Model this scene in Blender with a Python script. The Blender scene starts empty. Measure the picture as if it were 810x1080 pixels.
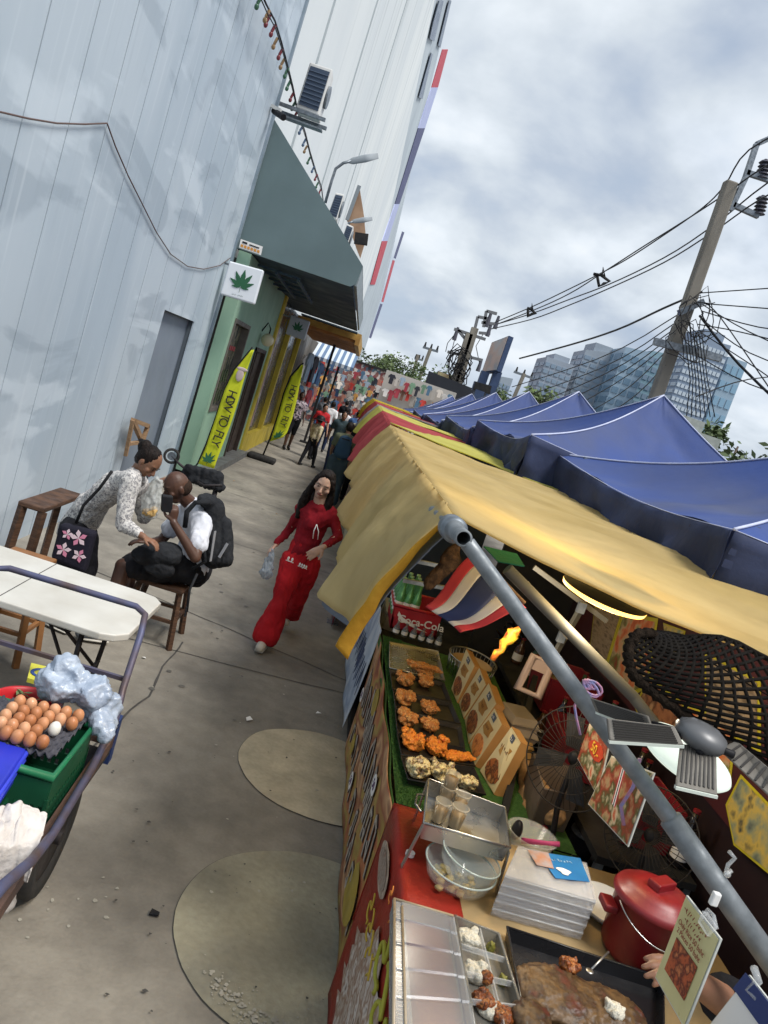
import bpy, bmesh, math, random
from mathutils import Vector, Matrix, noise, Quaternion
R_ = math.radians
sc = bpy.context.scene
COL = sc.collection
random.seed(7)
V = Vector
# ------------------------------------------------------------------ camera
FP, CX, CY, CAMH = 811.0, 405.0, 540.0, 2.26
yaw, pitch, roll = R_(4.3), R_(8.0), R_(18.5)
cf = V((math.sin(yaw)*math.cos(pitch), math.cos(yaw)*math.cos(pitch), -math.sin(pitch)))
r0 = V((math.cos(yaw), -math.sin(yaw), 0)); u0 = r0.cross(cf)
cr = r0*math.cos(roll)+u0*math.sin(roll); cu = u0*math.cos(roll)-r0*math.sin(roll)
CAM = V((0, 0, CAMH))
cam = bpy.data.objects.new('camera', bpy.data.cameras.new('camera')); COL.objects.link(cam)
cam.matrix_world = Matrix(((cr.x, cu.x, -cf.x, 0), (cr.y, cu.y, -cf.y, 0), (cr.z, cu.z, -cf.z, CAMH), (0, 0, 0, 1)))
cam.data.sensor_fit = 'VERTICAL'; cam.data.sensor_height = 24; cam.data.lens = 24*FP/1080
cam.data.clip_start = 0.05; cam.data.clip_end = 3000
sc.camera = cam
def ray(x, y): return cf + cr*((x-CX)/FP) - cu*((y-CY)/FP)
def PZ(x, y, z):
    d = ray(x, y); return CAM + d*((z-CAMH)/d.z)
def PX(x, y, X):
    d = ray(x, y); return CAM + d*(X/d.x)
def PY(x, y, Y):
    d = ray(x, y); return CAM + d*(Y/d.y)
def PD(x, y, D): return CAM + ray(x, y)*D
# ------------------------------------------------------------------ materials
def lin(c):
    if isinstance(c, str):
        c = tuple(int(c[i:i+2], 16)/255 for i in (0, 2, 4))
        return tuple((v/12.92 if v <= .04045 else ((v+.055)/1.055)**2.4) for v in c)
    return tuple(c)
MATS = {}
def mat(name, c, c2=None, rough=.6, scale=8, detail=5, metal=0, bump=0, bscale=None, emit=None, estr=0, trans=0, ior=1.45, alpha=1, spec=.5, contrast=(.35, .65), sheen=0, coat=0, stretch=None, sub=0):
    if name in MATS: return MATS[name]
    m = bpy.data.materials.new(name); m.use_nodes = True; MATS[name] = m
    nt = m.node_tree; b = nt.nodes['Principled BSDF']
    c = lin(c)
    b.inputs['Base Color'].default_value = (*c, 1); b.inputs['Roughness'].default_value = rough
    b.inputs['Metallic'].default_value = metal; b.inputs['Specular IOR Level'].default_value = spec
    b.inputs['Transmission Weight'].default_value = trans; b.inputs['IOR'].default_value = ior
    b.inputs['Alpha'].default_value = alpha; b.inputs['Coat Weight'].default_value = coat
    b.inputs['Sheen Weight'].default_value = sheen
    if sub: b.inputs['Subsurface Weight'].default_value = sub; b.inputs['Subsurface Scale'].default_value = .02
    if emit is not None:
        b.inputs['Emission Color'].default_value = (*lin(emit), 1); b.inputs['Emission Strength'].default_value = estr
    tc = nt.nodes.new('ShaderNodeTexCoord'); src = tc.outputs['Object']
    if stretch:
        mp = nt.nodes.new('ShaderNodeMapping'); mp.inputs['Scale'].default_value = stretch
        nt.links.new(src, mp.inputs['Vector']); src = mp.outputs['Vector']
    if c2 is not None:
        n = nt.nodes.new('ShaderNodeTexNoise'); n.inputs['Scale'].default_value = scale; n.inputs['Detail'].default_value = detail
        nt.links.new(src, n.inputs['Vector'])
        r = nt.nodes.new('ShaderNodeValToRGB')
        r.color_ramp.elements[0].position, r.color_ramp.elements[1].position = contrast
        r.color_ramp.elements[0].color = (*c, 1); r.color_ramp.elements[1].color = (*lin(c2), 1)
        nt.links.new(n.outputs['Fac'], r.inputs['Fac']); nt.links.new(r.outputs['Color'], b.inputs['Base Color'])
    if alpha == 1 and emit is None:      # uneven gloss: handled and dirty patches
        n3 = nt.nodes.new('ShaderNodeTexNoise'); n3.inputs['Scale'].default_value = max(2, scale*1.3); n3.inputs['Detail'].default_value = 4; nt.links.new(src, n3.inputs['Vector'])
        mr = nt.nodes.new('ShaderNodeMapRange'); mr.inputs['To Min'].default_value = max(.03, rough-.13); mr.inputs['To Max'].default_value = min(1, rough+.18); mr.inputs['From Min'].default_value = .3; mr.inputs['From Max'].default_value = .7; nt.links.new(n3.outputs['Fac'], mr.inputs['Value']); nt.links.new(mr.outputs['Result'], b.inputs['Roughness'])
    if bump:
        n2 = nt.nodes.new('ShaderNodeTexNoise'); n2.inputs['Scale'].default_value = bscale or scale*3; n2.inputs['Detail'].default_value = 6
        nt.links.new(src, n2.inputs['Vector'])
        bp = nt.nodes.new('ShaderNodeBump'); bp.inputs['Strength'].default_value = bump; bp.inputs['Distance'].default_value = .02
        nt.links.new(n2.outputs['Fac'], bp.inputs['Height']); nt.links.new(bp.outputs['Normal'], b.inputs['Normal'])
    return m
def ramp_mat(name, cols, scale=30, rough=.5, bump=.3, kind='noise', detail=3, stretch=None, dist=.01):
    """several colours chosen by noise / voronoi cells (food, printed pictures, patterned cloth)"""
    if name in MATS: return MATS[name]
    m = bpy.data.materials.new(name); m.use_nodes = True; MATS[name] = m
    nt = m.node_tree; b = nt.nodes['Principled BSDF']; b.inputs['Roughness'].default_value = rough
    tc = nt.nodes.new('ShaderNodeTexCoord'); src = tc.outputs['Object']
    if stretch:
        mp = nt.nodes.new('ShaderNodeMapping'); mp.inputs['Scale'].default_value = stretch
        nt.links.new(src, mp.inputs['Vector']); src = mp.outputs['Vector']
    if kind == 'noise':
        n = nt.nodes.new('ShaderNodeTexNoise'); n.inputs['Scale'].default_value = scale; n.inputs['Detail'].default_value = detail; out = n.outputs['Fac']
    else:
        n = nt.nodes.new('ShaderNodeTexVoronoi'); n.inputs['Scale'].default_value = scale; out = n.outputs['Color']
    nt.links.new(src, n.inputs['Vector'])
    r = nt.nodes.new('ShaderNodeValToRGB'); el = r.color_ramp.elements
    lo, hi = (.3, .7) if kind == 'noise' else (.05, .85)
    while len(el) < len(cols): el.new(.5)
    for i, c in enumerate(cols):
        el[i].position = lo+(hi-lo)*i/(len(cols)-1)
    for i, c in enumerate(cols): el[i].color = (*lin(c), 1)
    if kind != 'noise': r.color_ramp.interpolation = 'CONSTANT'
    nt.links.new(out, r.inputs['Fac']); nt.links.new(r.outputs['Color'], b.inputs['Base Color'])
    if bump:
        n2 = nt.nodes.new('ShaderNodeTexNoise'); n2.inputs['Scale'].default_value = scale*1.7; n2.inputs['Detail'].default_value = 5
        nt.links.new(src, n2.inputs['Vector'])
        bp = nt.nodes.new('ShaderNodeBump'); bp.inputs['Strength'].default_value = bump; bp.inputs['Distance'].default_value = dist
        nt.links.new(n2.outputs['Fac'], bp.inputs['Height']); nt.links.new(bp.outputs['Normal'], b.inputs['Normal'])
    return m
def cloth(name, c, c2=None, scale=3, rough=.85, trans=.0, bump=.25, bscale=60, stretch=None):
    """woven cloth; trans adds light coming through it"""
    if name in MATS: return MATS[name]
    m = mat(name, c, c2, rough=rough, scale=scale, bump=bump, bscale=bscale, spec=.2, stretch=stretch)
    if trans:
        nt = m.node_tree; b = nt.nodes['Principled BSDF']; o = nt.nodes['Material Output']
        t = nt.nodes.new('ShaderNodeBsdfTranslucent'); mx = nt.nodes.new('ShaderNodeMixShader'); mx.inputs[0].default_value = trans
        t.inputs['Color'].default_value = (*lin(c), 1)
        if b.inputs['Base Color'].links: nt.links.new(b.inputs['Base Color'].links[0].from_socket, t.inputs['Color'])
        nt.links.new(b.outputs[0], mx.inputs[1]); nt.links.new(t.outputs[0], mx.inputs[2]); nt.links.new(mx.outputs[0], o.inputs['Surface'])
    return m
# ------------------------------------------------------------------ mesh builder
class MB:
    def __init__(s): s.v = []; s.f = []; s.mi = []; s.sm = []; s.m = 0; s.smooth = False
    def add(s, vs, fs, smooth=None):
        o = len(s.v); s.v += [V(p) for p in vs]
        for f in fs:
            s.f.append([i+o for i in f]); s.mi.append(s.m); s.sm.append(s.smooth if smooth is None else smooth)
        return s
    def hexa(s, p):      # p: 4 bottom, 4 top
        return s.add(p, [(3, 2, 1, 0), (4, 5, 6, 7), (0, 1, 5, 4), (1, 2, 6, 5), (2, 3, 7, 6), (3, 0, 4, 7)], False)
    def box(s, x0, x1, y0, y1, z0, z1):
        return s.hexa([(x0, y0, z0), (x1, y0, z0), (x1, y1, z0), (x0, y1, z0), (x0, y0, z1), (x1, y0, z1), (x1, y1, z1), (x0, y1, z1)])
    def obox(s, c, ax, ay, az):      # centre and three half vectors
        c, ax, ay, az = V(c), V(ax), V(ay), V(az)
        return s.hexa([c-ax-ay-az, c+ax-ay-az, c+ax+ay-az, c-ax+ay-az, c-ax-ay+az, c+ax-ay+az, c+ax+ay+az, c-ax+ay+az])
    def slab(s, pts, t):   # polygon given thickness t along -normal
        pts = [V(p) for p in pts]; n = (pts[1]-pts[0]).cross(pts[2]-pts[0]).normalized(); k = len(pts)
        vs = pts+[p-n*t for p in pts]
        fs = [tuple(range(k)), tuple(range(2*k-1, k-1, -1))]+[(i, i+k, (i+1) % k+k, (i+1) % k) for i in range(k)]
        return s.add(vs, fs, False)
    def quad(s, *p): return s.add(p, [tuple(range(len(p)))], False)
    def bar(s, a, b, w, h=None, up=(0, 0, 1)):
        a, b = V(a), V(b); h = h or w; d = (b-a); u = V(up); sd = d.cross(u)
        if sd.length < 1e-6: sd = d.cross(V((1, 0, 0)))
        sd.normalize(); u = sd.cross(d).normalized()
        return s.obox((a+b)/2, d/2, sd*w/2, u*h/2)
    def ring(s, pts, seg, closed_ends=True):
        pass
    def tube(s, pts, r, seg=8, cap=True, closed=False):
        pts = [V(p) for p in pts]; n = len(pts); rr = r if isinstance(r, (list, tuple)) else [r]*n
        base = len(s.v); vs = []; fs = []; pu = None
        for i, p in enumerate(pts):
            if closed: d = pts[(i+1) % n]-pts[i-1]
            else: d = pts[min(i+1, n-1)]-pts[max(i-1, 0)]
            if d.length < 1e-9: d = V((0, 0, 1))
            d.normalize()
            if pu is None: pu = d.orthogonal().normalized()
            pu = (pu-d*pu.dot(d)); pu = pu.normalized() if pu.length > 1e-6 else d.orthogonal().normalized()
            w = d.cross(pu)
            for k in range(seg):
                a = 2*math.pi*k/seg; vs.append(p+(pu*math.cos(a)+w*math.sin(a))*rr[i])
        m = n if closed else n-1
        for i in range(m):
            j = (i+1) % n
            for k in range(seg):
                k2 = (k+1) % seg; fs.append((i*seg+k, i*seg+k2, j*seg+k2, j*seg+k))
        if cap and not closed:
            fs.append(tuple(range(seg-1, -1, -1))); fs.append(tuple((n-1)*seg+k for k in range(seg)))
        return s.add(vs, fs, True)
    def cyl(s, a, b, r, r2=None, seg=16, cap=True):
        a, b = V(a), V(b); r2 = r if r2 is None else r2; d = (b-a).normalized(); u = d.orthogonal().normalized(); w = d.cross(u)
        vs = []
        for p, q in ((a, r), (b, r2)):
            for k in range(seg):
                t = 2*math.pi*k/seg; vs.append(p+(u*math.cos(t)+w*math.sin(t))*q)
        s.add(vs, [(k, (k+1) % seg, (k+1) % seg+seg, k+seg) for k in range(seg)], True)
        if cap: s.add(vs, [tuple(range(seg-1, -1, -1)), tuple(range(seg, 2*seg))], False)
        return s
    def lathe(s, prof, c=(0, 0, 0), ax=(0, 0, 1), seg=20, sx=1, sy=1, u=None):
        c = V(c); d = V(ax).normalized(); u = V(u).normalized() if u is not None else (V((1, 0, 0)) if abs(d.x) < .9 else V((0, 1, 0)))
        u = (u-d*u.dot(d)).normalized(); w = d.cross(u); vs = []
        for r, z in prof:
            for k in range(seg):
                t = 2*math.pi*k/seg; vs.append(c+d*z+u*math.cos(t)*r*sx+w*math.sin(t)*r*sy)
        n = len(prof)
        return s.add(vs, [(i*seg+k, i*seg+(k+1) % seg, (i+1)*seg+(k+1) % seg, (i+1)*seg+k) for i in range(n-1) for k in range(seg)], True)
    def ell(s, c, r, ax=None, nu=12, nv=8, wob=0):
        """ellipsoid; ax: three unit axes"""
        c = V(c); r = (r, r, r) if isinstance(r, (int, float)) else r
        A = [V(a) for a in ax] if ax else [V((1, 0, 0)), V((0, 1, 0)), V((0, 0, 1))]; vs = []
        for i in range(nv+1):
            th = math.pi*i/nv
            for k in range(nu):
                ph = 2*math.pi*k/nu
                d = (math.sin(th)*math.cos(ph), math.sin(th)*math.sin(ph), math.cos(th)); q = 1+(wob*noise.noise(V(d)*2.1+c*9) if wob else 0)
                vs.append(c+A[0]*d[0]*r[0]*q+A[1]*d[1]*r[1]*q+A[2]*d[2]*r[2]*q)
        return s.add(vs, [(i*nu+k, (i+1)*nu+k, (i+1)*nu+(k+1) % nu, i*nu+(k+1) % nu) for i in range(nv) for k in range(nu)], True)
    def grid(s, f, nu, nv, smooth=True, thick=0):
        vs = [V(f(i/nu, j/nv)) for j in range(nv+1) for i in range(nu+1)]; w = nu+1
        fs = [(j*w+i, j*w+i+1, (j+1)*w+i+1, (j+1)*w+i) for j in range(nv) for i in range(nu)]
        if thick:
            nr = [V((0, 0, 0)) for _ in vs]
            for a, b, c, d in fs:
                n = (vs[b]-vs[a]).cross(vs[d]-vs[a])
                for q in (a, b, c, d): nr[q] += n
            k = len(vs); vs2 = [vs[i]-nr[i].normalized()*thick if nr[i].length > 0 else vs[i] for i in range(k)]
            bnd = [i for i in range(w)]+[j*w+nu for j in range(1, nv+1)]+[nv*w+i for i in range(nu-1, -1, -1)]+[j*w for j in range(nv-1, 0, -1)]
            fs2 = [tuple(reversed([q+k for q in f_])) for f_ in fs]+[(bnd[i], bnd[i]+k, bnd[(i+1) % len(bnd)]+k, bnd[(i+1) % len(bnd)]) for i in range(len(bnd))]
            return s.add(vs+vs2, fs+fs2, smooth)
        return s.add(vs, fs, smooth)
    def poly(s, pts2, o, ux, uy, t):    # flat shape traced in a plane, thickness t along ux x uy
        o, ux, uy = V(o), V(ux), V(uy); n = ux.cross(uy).normalized()
        return s.slab([o+ux*a+uy*b+n*t for a, b in pts2], t)
    def build(s, name, m, parent=None, world=True):
        me = bpy.data.meshes.new(name)
        off = V((0, 0, 0))
        if parent is not None and world:
            p = parent
            while p is not None: off += p.location; p = p.parent
        me.from_pydata([v-off for v in s.v], [], s.f)
        for mm in (m if isinstance(m, (list, tuple)) else [m]): me.materials.append(mm)
        for i, p in enumerate(me.polygons): p.use_smooth = s.sm[i]; p.material_index = s.mi[i]
        me.update()
        o = bpy.data.objects.new(name, me); COL.objects.link(o); o.parent = parent
        return o
def bevel(o, w=.01, seg=2):
    md = o.modifiers.new('bevel', 'BEVEL'); md.width = w; md.segments = seg; md.limit_method = 'ANGLE'; md.angle_limit = R_(40); return o
def thing(name, label, cat, loc=(0, 0, 0), group=None, kind=None):
    o = bpy.data.objects.new(name, None); COL.objects.link(o); o.location = loc; o.empty_display_size = .1
    return tag(o, label, cat, group, kind)
def tag(o, label, cat, group=None, kind=None):
    o['label'] = label; o['category'] = cat
    if group: o['group'] = group
    if kind: o['kind'] = kind
    return o
def struct(o, kind='structure'):
    o['kind'] = kind; return o
def copy_tree(o, parent=None, loc=None, label=None, rz=None):
    c = o.copy(); COL.objects.link(c); c.parent = parent
    for ch in [x for x in bpy.data.objects if x.parent == o]: copy_tree(ch, c)
    if loc is not None: c.location = loc
    if rz is not None: c.rotation_euler.z = rz
    if label: c['label'] = label
    return c
def text(s, o, ux, uy, size, m, parent=None, name='lettering', ext=.001, align='CENTER', lift=.0015, bold=0):
    """real lettering: o = centre, ux = reading direction, uy = up of the letters"""
    cu_ = bpy.data.curves.new('t', 'FONT'); cu_.body = s; cu_.size = size; cu_.extrude = ext; cu_.align_x = align; cu_.align_y = 'CENTER'; cu_.offset = bold; cu_.resolution_u = 3
    ob = bpy.data.objects.new('t', cu_); COL.objects.link(ob)
    dg = bpy.context.evaluated_depsgraph_get(); me = bpy.data.meshes.new_from_object(ob.evaluated_get(dg))
    bpy.data.objects.remove(ob)
    ux, uy = V(ux).normalized(), V(uy); uy = (uy-ux*uy.dot(ux)).normalized(); n = ux.cross(uy)
    off = V((0, 0, 0)); p = parent
    while p is not None: off += p.location; p = p.parent
    for v in me.vertices: c = v.co.copy(); v.co = V(o)+ux*c.x+uy*c.y+n*(c.z+lift)-off
    me.materials.clear(); me.materials.append(m); me.name = name
    r = bpy.data.objects.new(name, me); COL.objects.link(r); r.parent = parent
    return r
def squig(n, o, ux, uy, size, m, parent, name='lettering', seed=0, lift=.0015):
    """a row of small strokes too fine to read, like distant or foreign lettering"""
    ux, uy = V(ux).normalized(), V(uy); uy = (uy-ux*uy.dot(ux)).normalized(); nn = ux.cross(uy); r = random.Random(seed+n); b = MB()
    for i in range(n):
        c = V(o)+ux*size*(i-n/2)*.8+nn*lift; P = [c+ux*size*r.uniform(-.25, .3)+uy*size*r.uniform(-.5, .5) for _ in range(4)]
        for a, d in zip(P, P[1:]):
            if (a-d).length > size*.1: b.bar(a, d, size*.14, .0006, up=nn)
    return b.build(name, m, parent)
def nz(p, s=1.0, o=0.0): return noise.noise(V((p[0]*s+o, p[1]*s+o*1.7, p[2]*s-o)))
def lerp(a, b, t): return a+(b-a)*t
def interp(tab, x):
    if x <= tab[0][0]: return tab[0][1]
    for (a, u), (b, w) in zip(tab, tab[1:]):
        if x <= b: return u+(w-u)*(x-a)/(b-a)
    return tab[-1][1]
# palette
M_steel = mat('galvanised_steel', '8a9198', '6a7178', rough=.45, metal=.7, scale=20)
M_black = mat('black_plastic', (.012, .012, .014), rough=.5, spec=.25)
M_dark = mat('dark_paint', (.018, .019, .022), (.03, .029, .028), rough=.65, scale=6, spec=.2)
M_white = mat('white_plastic', (.72, .72, .7), (.6, .6, .58), rough=.5, scale=5)
M_wood = mat('brown_wood', (.11, .055, .03), (.05, .025, .015), rough=.6, scale=10, stretch=(1, 1, 6), bump=.2)
M_lwood = mat('light_wood', (.35, .22, .12), (.25, .15, .08), rough=.65, scale=10, stretch=(1, 1, 5), bump=.2)
M_chrome = mat('stainless_steel', (.5, .5, .49), (.4, .4, .39), rough=.28, metal=.95, scale=6)
M_red = mat('red_plastic', (.35, .015, .02), (.25, .01, .015), rough=.4, scale=5)
M_leafg = mat('leaf_print_green', (.02, .11, .05), rough=.6)
M_ink = mat('dark_ink', (.02, .02, .02), rough=.7)
M_whiteink = mat('white_ink', (.75, .74, .72), rough=.6)
M_card = mat('cardboard', (.34, .23, .13), (.28, .18, .1), rough=.85, scale=6)
M_skin = mat('tan_skin', (.36, .2, .135), (.31, .165, .11), rough=.5, scale=9, sub=.1)
M_skind = mat('brown_skin', (.1, .048, .03), (.075, .034, .022), rough=.45, scale=9, sub=.05)
M_skinm = mat('medium_brown_skin', (.25, .125, .075), (.2, .1, .06), rough=.5, scale=9, sub=.1)
M_hair = mat('black_hair', (.007, .005, .0045), (.016, .010, .008), rough=.5, spec=.18, scale=60, stretch=(1, 1, .1), bump=.5, bscale=120)
M_clear = mat('clear_plastic', (.85, .87, .88), rough=.12, alpha=.28, spec=.8)
M_rubber = mat('black_rubber', (.015, .015, .016), (.03, .028, .026), rough=.85, scale=12)
# ------------------------------------------------------------------ people
def hem_cut(me, ankles, up=.035):
    for v in me.vertices:
        a = min(ankles, key=lambda q: (q.x-v.co.x)**2+(q.y-v.co.y)**2); zc = a.z-up
        if v.co.z < zc: v.co.z = zc+(v.co.z-zc)*.06
    return me
def caps_mesh(caps, voxel, smooth=3, disp=0, dscale=9, seg=12, name='m', crease=False):
    """caps: ('c', p0, r0, p1, r1, flat, side) or ('e', centre, radii, axes) -> one continuous remeshed surface"""
    b = MB()
    for c in caps:
        if c[0] == 'c':
            _, p0, q0, p1, q1 = c[:5]; flat = c[5] if len(c) > 5 else 1; side = V(c[6]) if len(c) > 6 else None
            p0, p1 = V(p0), V(p1); L = (p1-p0).length; d = (p1-p0)/L if L > 1e-6 else V((0, 0, 1)); prof = []
            f0 = f1 = 1
            for i in range(5): a = math.pi/2*i/4; prof.append((max(q0*math.sin(a), .0004), -q0*math.cos(a)*(.7 if flat != 1 else 1)))
            for i in range(5): a = math.pi/2*i/4; prof.append((max(q1*math.cos(a), .0004), L+q1*math.sin(a)*(.7 if flat != 1 else 1)))
            b.lathe(prof, p0, d, seg, 1, flat, side)
        else: b.ell(c[1], c[2], c[3] if len(c) > 3 else None, 16, 12)
    o = b.build('tmp', M_skin)
    bm = bmesh.new(); bm.from_mesh(o.data); bmesh.ops.remove_doubles(bm, verts=bm.verts, dist=.0005); bmesh.ops.holes_fill(bm, edges=bm.edges); bmesh.ops.recalc_face_normals(bm, faces=bm.faces); bm.to_mesh(o.data); bm.free()
    m = o.modifiers.new('r', 'REMESH'); m.mode = 'VOXEL'; m.voxel_size = voxel; m.use_smooth_shade = True
    if smooth: s = o.modifiers.new('s', 'SMOOTH'); s.iterations = smooth; s.factor = .5
    dg = bpy.context.evaluated_depsgraph_get(); dg.update(); me = bpy.data.meshes.new_from_object(o.evaluated_get(dg))
    bpy.data.objects.remove(o)
    if disp:
        NR = [v.normal.copy() for v in me.vertices]; CO = [v.co.copy() for v in me.vertices]; out = []
        for n, co in zip(NR, CO):
            q = (noise.noise(co*dscale)*.4+abs(noise.noise(V((co.x*dscale*2.3+5, co.y*dscale*2.3, co.z*dscale*.8))))*1.1+abs(noise.noise(V((co.x*dscale*1.1+co.z*dscale*1.6, co.y*dscale*2, 3))))*.5-.4) if not crease else (.3*abs(noise.noise(co*dscale*5))+noise.voronoi(co*dscale)[0][0]*1.1+.45*noise.voronoi(co*dscale*2.2+V((3, 7, 1)))[0][0]-.7)
            co = co+n*disp*q; out += co[:]
        me.vertices.foreach_set('co', out)
    me.update(); return me
def mesh_obj(name, me, m, parent):
    me.materials.clear()
    for x in (m if isinstance(m, (list, tuple)) else [m]): me.materials.append(x)
    off = V((0, 0, 0)); p = parent
    while p is not None: off += p.location; p = p.parent
    me.transform(Matrix.Translation(-off)); me.name = name
    for p_ in me.polygons: p_.use_smooth = True
    o = bpy.data.objects.new(name, me); COL.objects.link(o); o.parent = parent; return o
def hand_caps(w, d, n, s=1.0, curl=.5, mirror=1):
    """w wrist, d direction of the hand, n palm normal (fingers curl towards it)"""
    d = V(d).normalized(); n = V(n); n = (n-d*n.dot(d)).normalized(); t = d.cross(n)*mirror; w = V(w); c = []
    pe = w+d*.085*s
    c.append(('c', w+d*.012*s, .026*s, w+d*.075*s, .038*s, .42, t))
    for k, (off, L) in enumerate(((.028, .068), (.01, .078), (-.009, .072), (-.027, .056))):
        p = w+d*.08*s+t*off*s; a = 0; q = p
        for j in range(3):
            a += curl*(.55 if j == 0 else .75); dd = d*math.cos(a)+n*math.sin(a)+t*off*2.2
            q2 = q+dd.normalized()*L*s*(.42, .32, .26)[j]; c.append(('c', q, (.0092-.0008*j)*s, q2, (.0086-.0008*j)*s)); q = q2
    b = w+d*.025*s+t*.022*s; b2 = b+(d*.6+t*.75+n*.25*curl).normalized()*.04*s; b3 = b2+(d*.9+t*.25+n*.6*curl).normalized()*.032*s
    c += [('c', b, .014*s, b2, .0105*s), ('c', b2, .0105*s, b3, .0085*s)]
    return c
def person(J, sp, label, group=None):
    """J: joints in world space; sp: clothing"""
    s = sp.get('s', 1.0); vox = sp.get('vox', .012); fine = sp.get('fine', False); sk = sp.get('skin', M_skin)
    loc = V(((J['anL'].x+J['anR'].x)/2, (J['anL'].y+J['anR'].y)/2, sp.get('base', 0)))
    t = thing('person', label, 'person', loc, group)
    sd = (J['shL']-J['shR']).normalized(); hs = (J['hipL']-J['hipR']).normalized()
    f = V(J['face']).normalized(); up = V(J.get('up', (0, 0, 1))); up = (up-f*up.dot(f)).normalized(); rt = f.cross(up); H = J['head']
    hc = [('e', H+up*.012*s, (.073*s, .092*s, .108*s), (rt, f, up)), ('c', H-up*.01*s, .066*s, H-up*.072*s+f*.028*s, .043*s),
          ('e', H-up*.083*s+f*.055*s, (.022*s, .02*s, .017*s), (rt, f, up)),
          ('c', H+f*.088*s+up*.005*s, .008*s, H+f*.105*s-up*.026*s, .0125*s),
          ('e', H+f*.094*s-up*.031*s, (.019*s, .011*s, .009*s), (rt, f, up)),
          ('e', H+f*.078*s-up*.052*s, (.027*s, .018*s, .015*s), (rt, f, up)),
          ('e', H+f*.07*s+up*.032*s, (.05*s, .02*s, .012*s), (rt, f, up))]
    for q in (-1, 1):
        hc += [('e', H+rt*.074*s*q-up*.008*s-f*.005*s, (.01*s, .019*s, .03*s), (rt, f, up)), ('e', H+rt*.042*s*q+f*.06*s-up*.02*s, (.024*s, .02*s, .02*s), (rt, f, up))]
    neck = [('c', J['neck'], .056*s, H-up*.06*s-f*.012*s, .05*s)]
    tr = sp.get('torso', 1.0)
    torso = [('c', J['chest'], .135*s*tr, J['waist'], .12*s*tr, .72, sd), ('c', J['waist'], .12*s*tr, J['pelvis'], .135*s*tr, .78, hs),
             ('c', J['shL'], .05*s, J['neck'], .055*s), ('c', J['shR'], .05*s, J['neck'], .055*s), ('c', J['shL']-sd*.04*s, .07*s, J['chest'], .1*s), ('c', J['shR']+sd*.04*s, .07*s, J['chest'], .1*s)]
    am = sp.get('arm', 1.0); lg = sp.get('leg', 1.0)
    arms = []; legs = []
    for q in 'LR':
        arms += [('c', J['sh'+q], .05*s*am, J['el'+q], .038*s*am), ('c', J['el'+q], .039*s*am, J['wr'+q], .026*s*am)]
        legs += [('c', J['hip'+q], .088*s*lg, J['kn'+q], .058*s*lg), ('c', J['kn'+q], .056*s*lg, lerp(J['kn'+q], J['an'+q], .35), .055*s*lg), ('c', lerp(J['kn'+q], J['an'+q], .35), .055*s*lg, J['an'+q], .036*s)]
        td = V(J.get('toe'+q, (f.x, f.y, 0))).normalized()
        legs.append(('c', J['an'+q]-V((0, 0, .035*s)), .036*s, J['an'+q]+td*.13*s-V((0, 0, .05*s)), .028*s))
    hands = []
    for q in 'LR':
        hd = J.get('hd'+q, J['wr'+q]-J['el'+q]); hn = J.get('hn'+q, -sd if q == 'L' else sd)
        hands += hand_caps(J['wr'+q], hd, hn, s*sp.get('hand', 1.0), J.get('curl'+q, .5), 1 if q == 'L' else -1)
    me = caps_mesh(hc+neck+torso+arms+legs+hands, vox*(.5 if fine else 1), 2)
    body = mesh_obj('body', me, sk, t)
    if fine or sp.get('face', True):
        for q in (-1, 1):
            if not sp.get('lookdown'): e = MB(); e.ell(H+rt*.031*s*q+f*.082*s+up*.004*s, (.0135*s, .007*s, .006*s), (rt, f, up), 12, 8); e.build('eye', mat('eye_white', (.55, .53, .5), rough=.25), t)
            e = MB(); e.ell(H+rt*.031*s*q+f*.0868*s+up*.003*s, (.0062*s, .004*s, .0055*s if not sp.get('lookdown') else .0028*s), (rt, f, up), 10, 6); e.build('iris', M_ink, t)
            e = MB(); e.tube([H+rt*x*s*q+f*(.091-.25*x*x*8)*s+up*z*s for x, z in ((.014, .022), (.026, .028), (.04, .028), (.05, .021))], [.0022*s, .0032*s, .003*s, .0015*s], 6); e.build('eyebrow', M_hair, t)
            e = MB(); e.tube([H+rt*x*s*q+f*(.0885-.25*x*x*6)*s+up*z*s for x, z in ((.018, .007), (.031, .0115), (.044, .007))], [.001*s, .0018*s, .001*s], 5); e.build('eyelid', M_hair, t)
        e = MB(); e.ell(H+f*.091*s-up*.049*s, (.021*s, .008*s, .0045*s), (rt, f, up), 12, 6); e.ell(H+f*.09*s-up*.056*s, (.017*s, .008*s, .005*s), (rt, f, up), 12, 6)
        e.build('lips', sp.get('lips', mat('lips_rose', (.33, .1, .085), rough=.45)), t)
    # clothing
    if sp.get('shirt'):
        k = sp.get('sleeve', .5); sc_ = []
        g = .014*s
        for c in torso: sc_.append((c[0], c[1], c[2]+g, c[3], c[4]+g)+tuple(c[5:]))
        for q in 'LR':
            a, b_, c_ = J['sh'+q], J['el'+q], J['wr'+q]; lo = sp.get('loose', 1.0)
            if k <= 1: sc_.append(('c', a, .066*s*am*lo, lerp(a, b_, k), .06*s*am*lo))
            else: sc_ += [('c', a, .066*s*am*lo, b_, .052*s*am*lo), ('c', b_, .052*s*am*lo, lerp(b_, c_, k-1), .038*s*am*lo*sp.get('cuff', 1))]
        sc_.append(('c', J['waist'], .14*s*tr, J['pelvis']+(J['waist']-J['pelvis'])*sp.get('hem', -.1), .155*s*tr*sp.get('hemw', 1), .8, hs))
        mesh_obj(sp.get('shirtname', 'shirt'), caps_mesh(sc_, vox*(.8 if fine else 1), 3, .009*s*(1.6 if fine else 1), 11/s), sp['shirt'], t)
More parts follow.
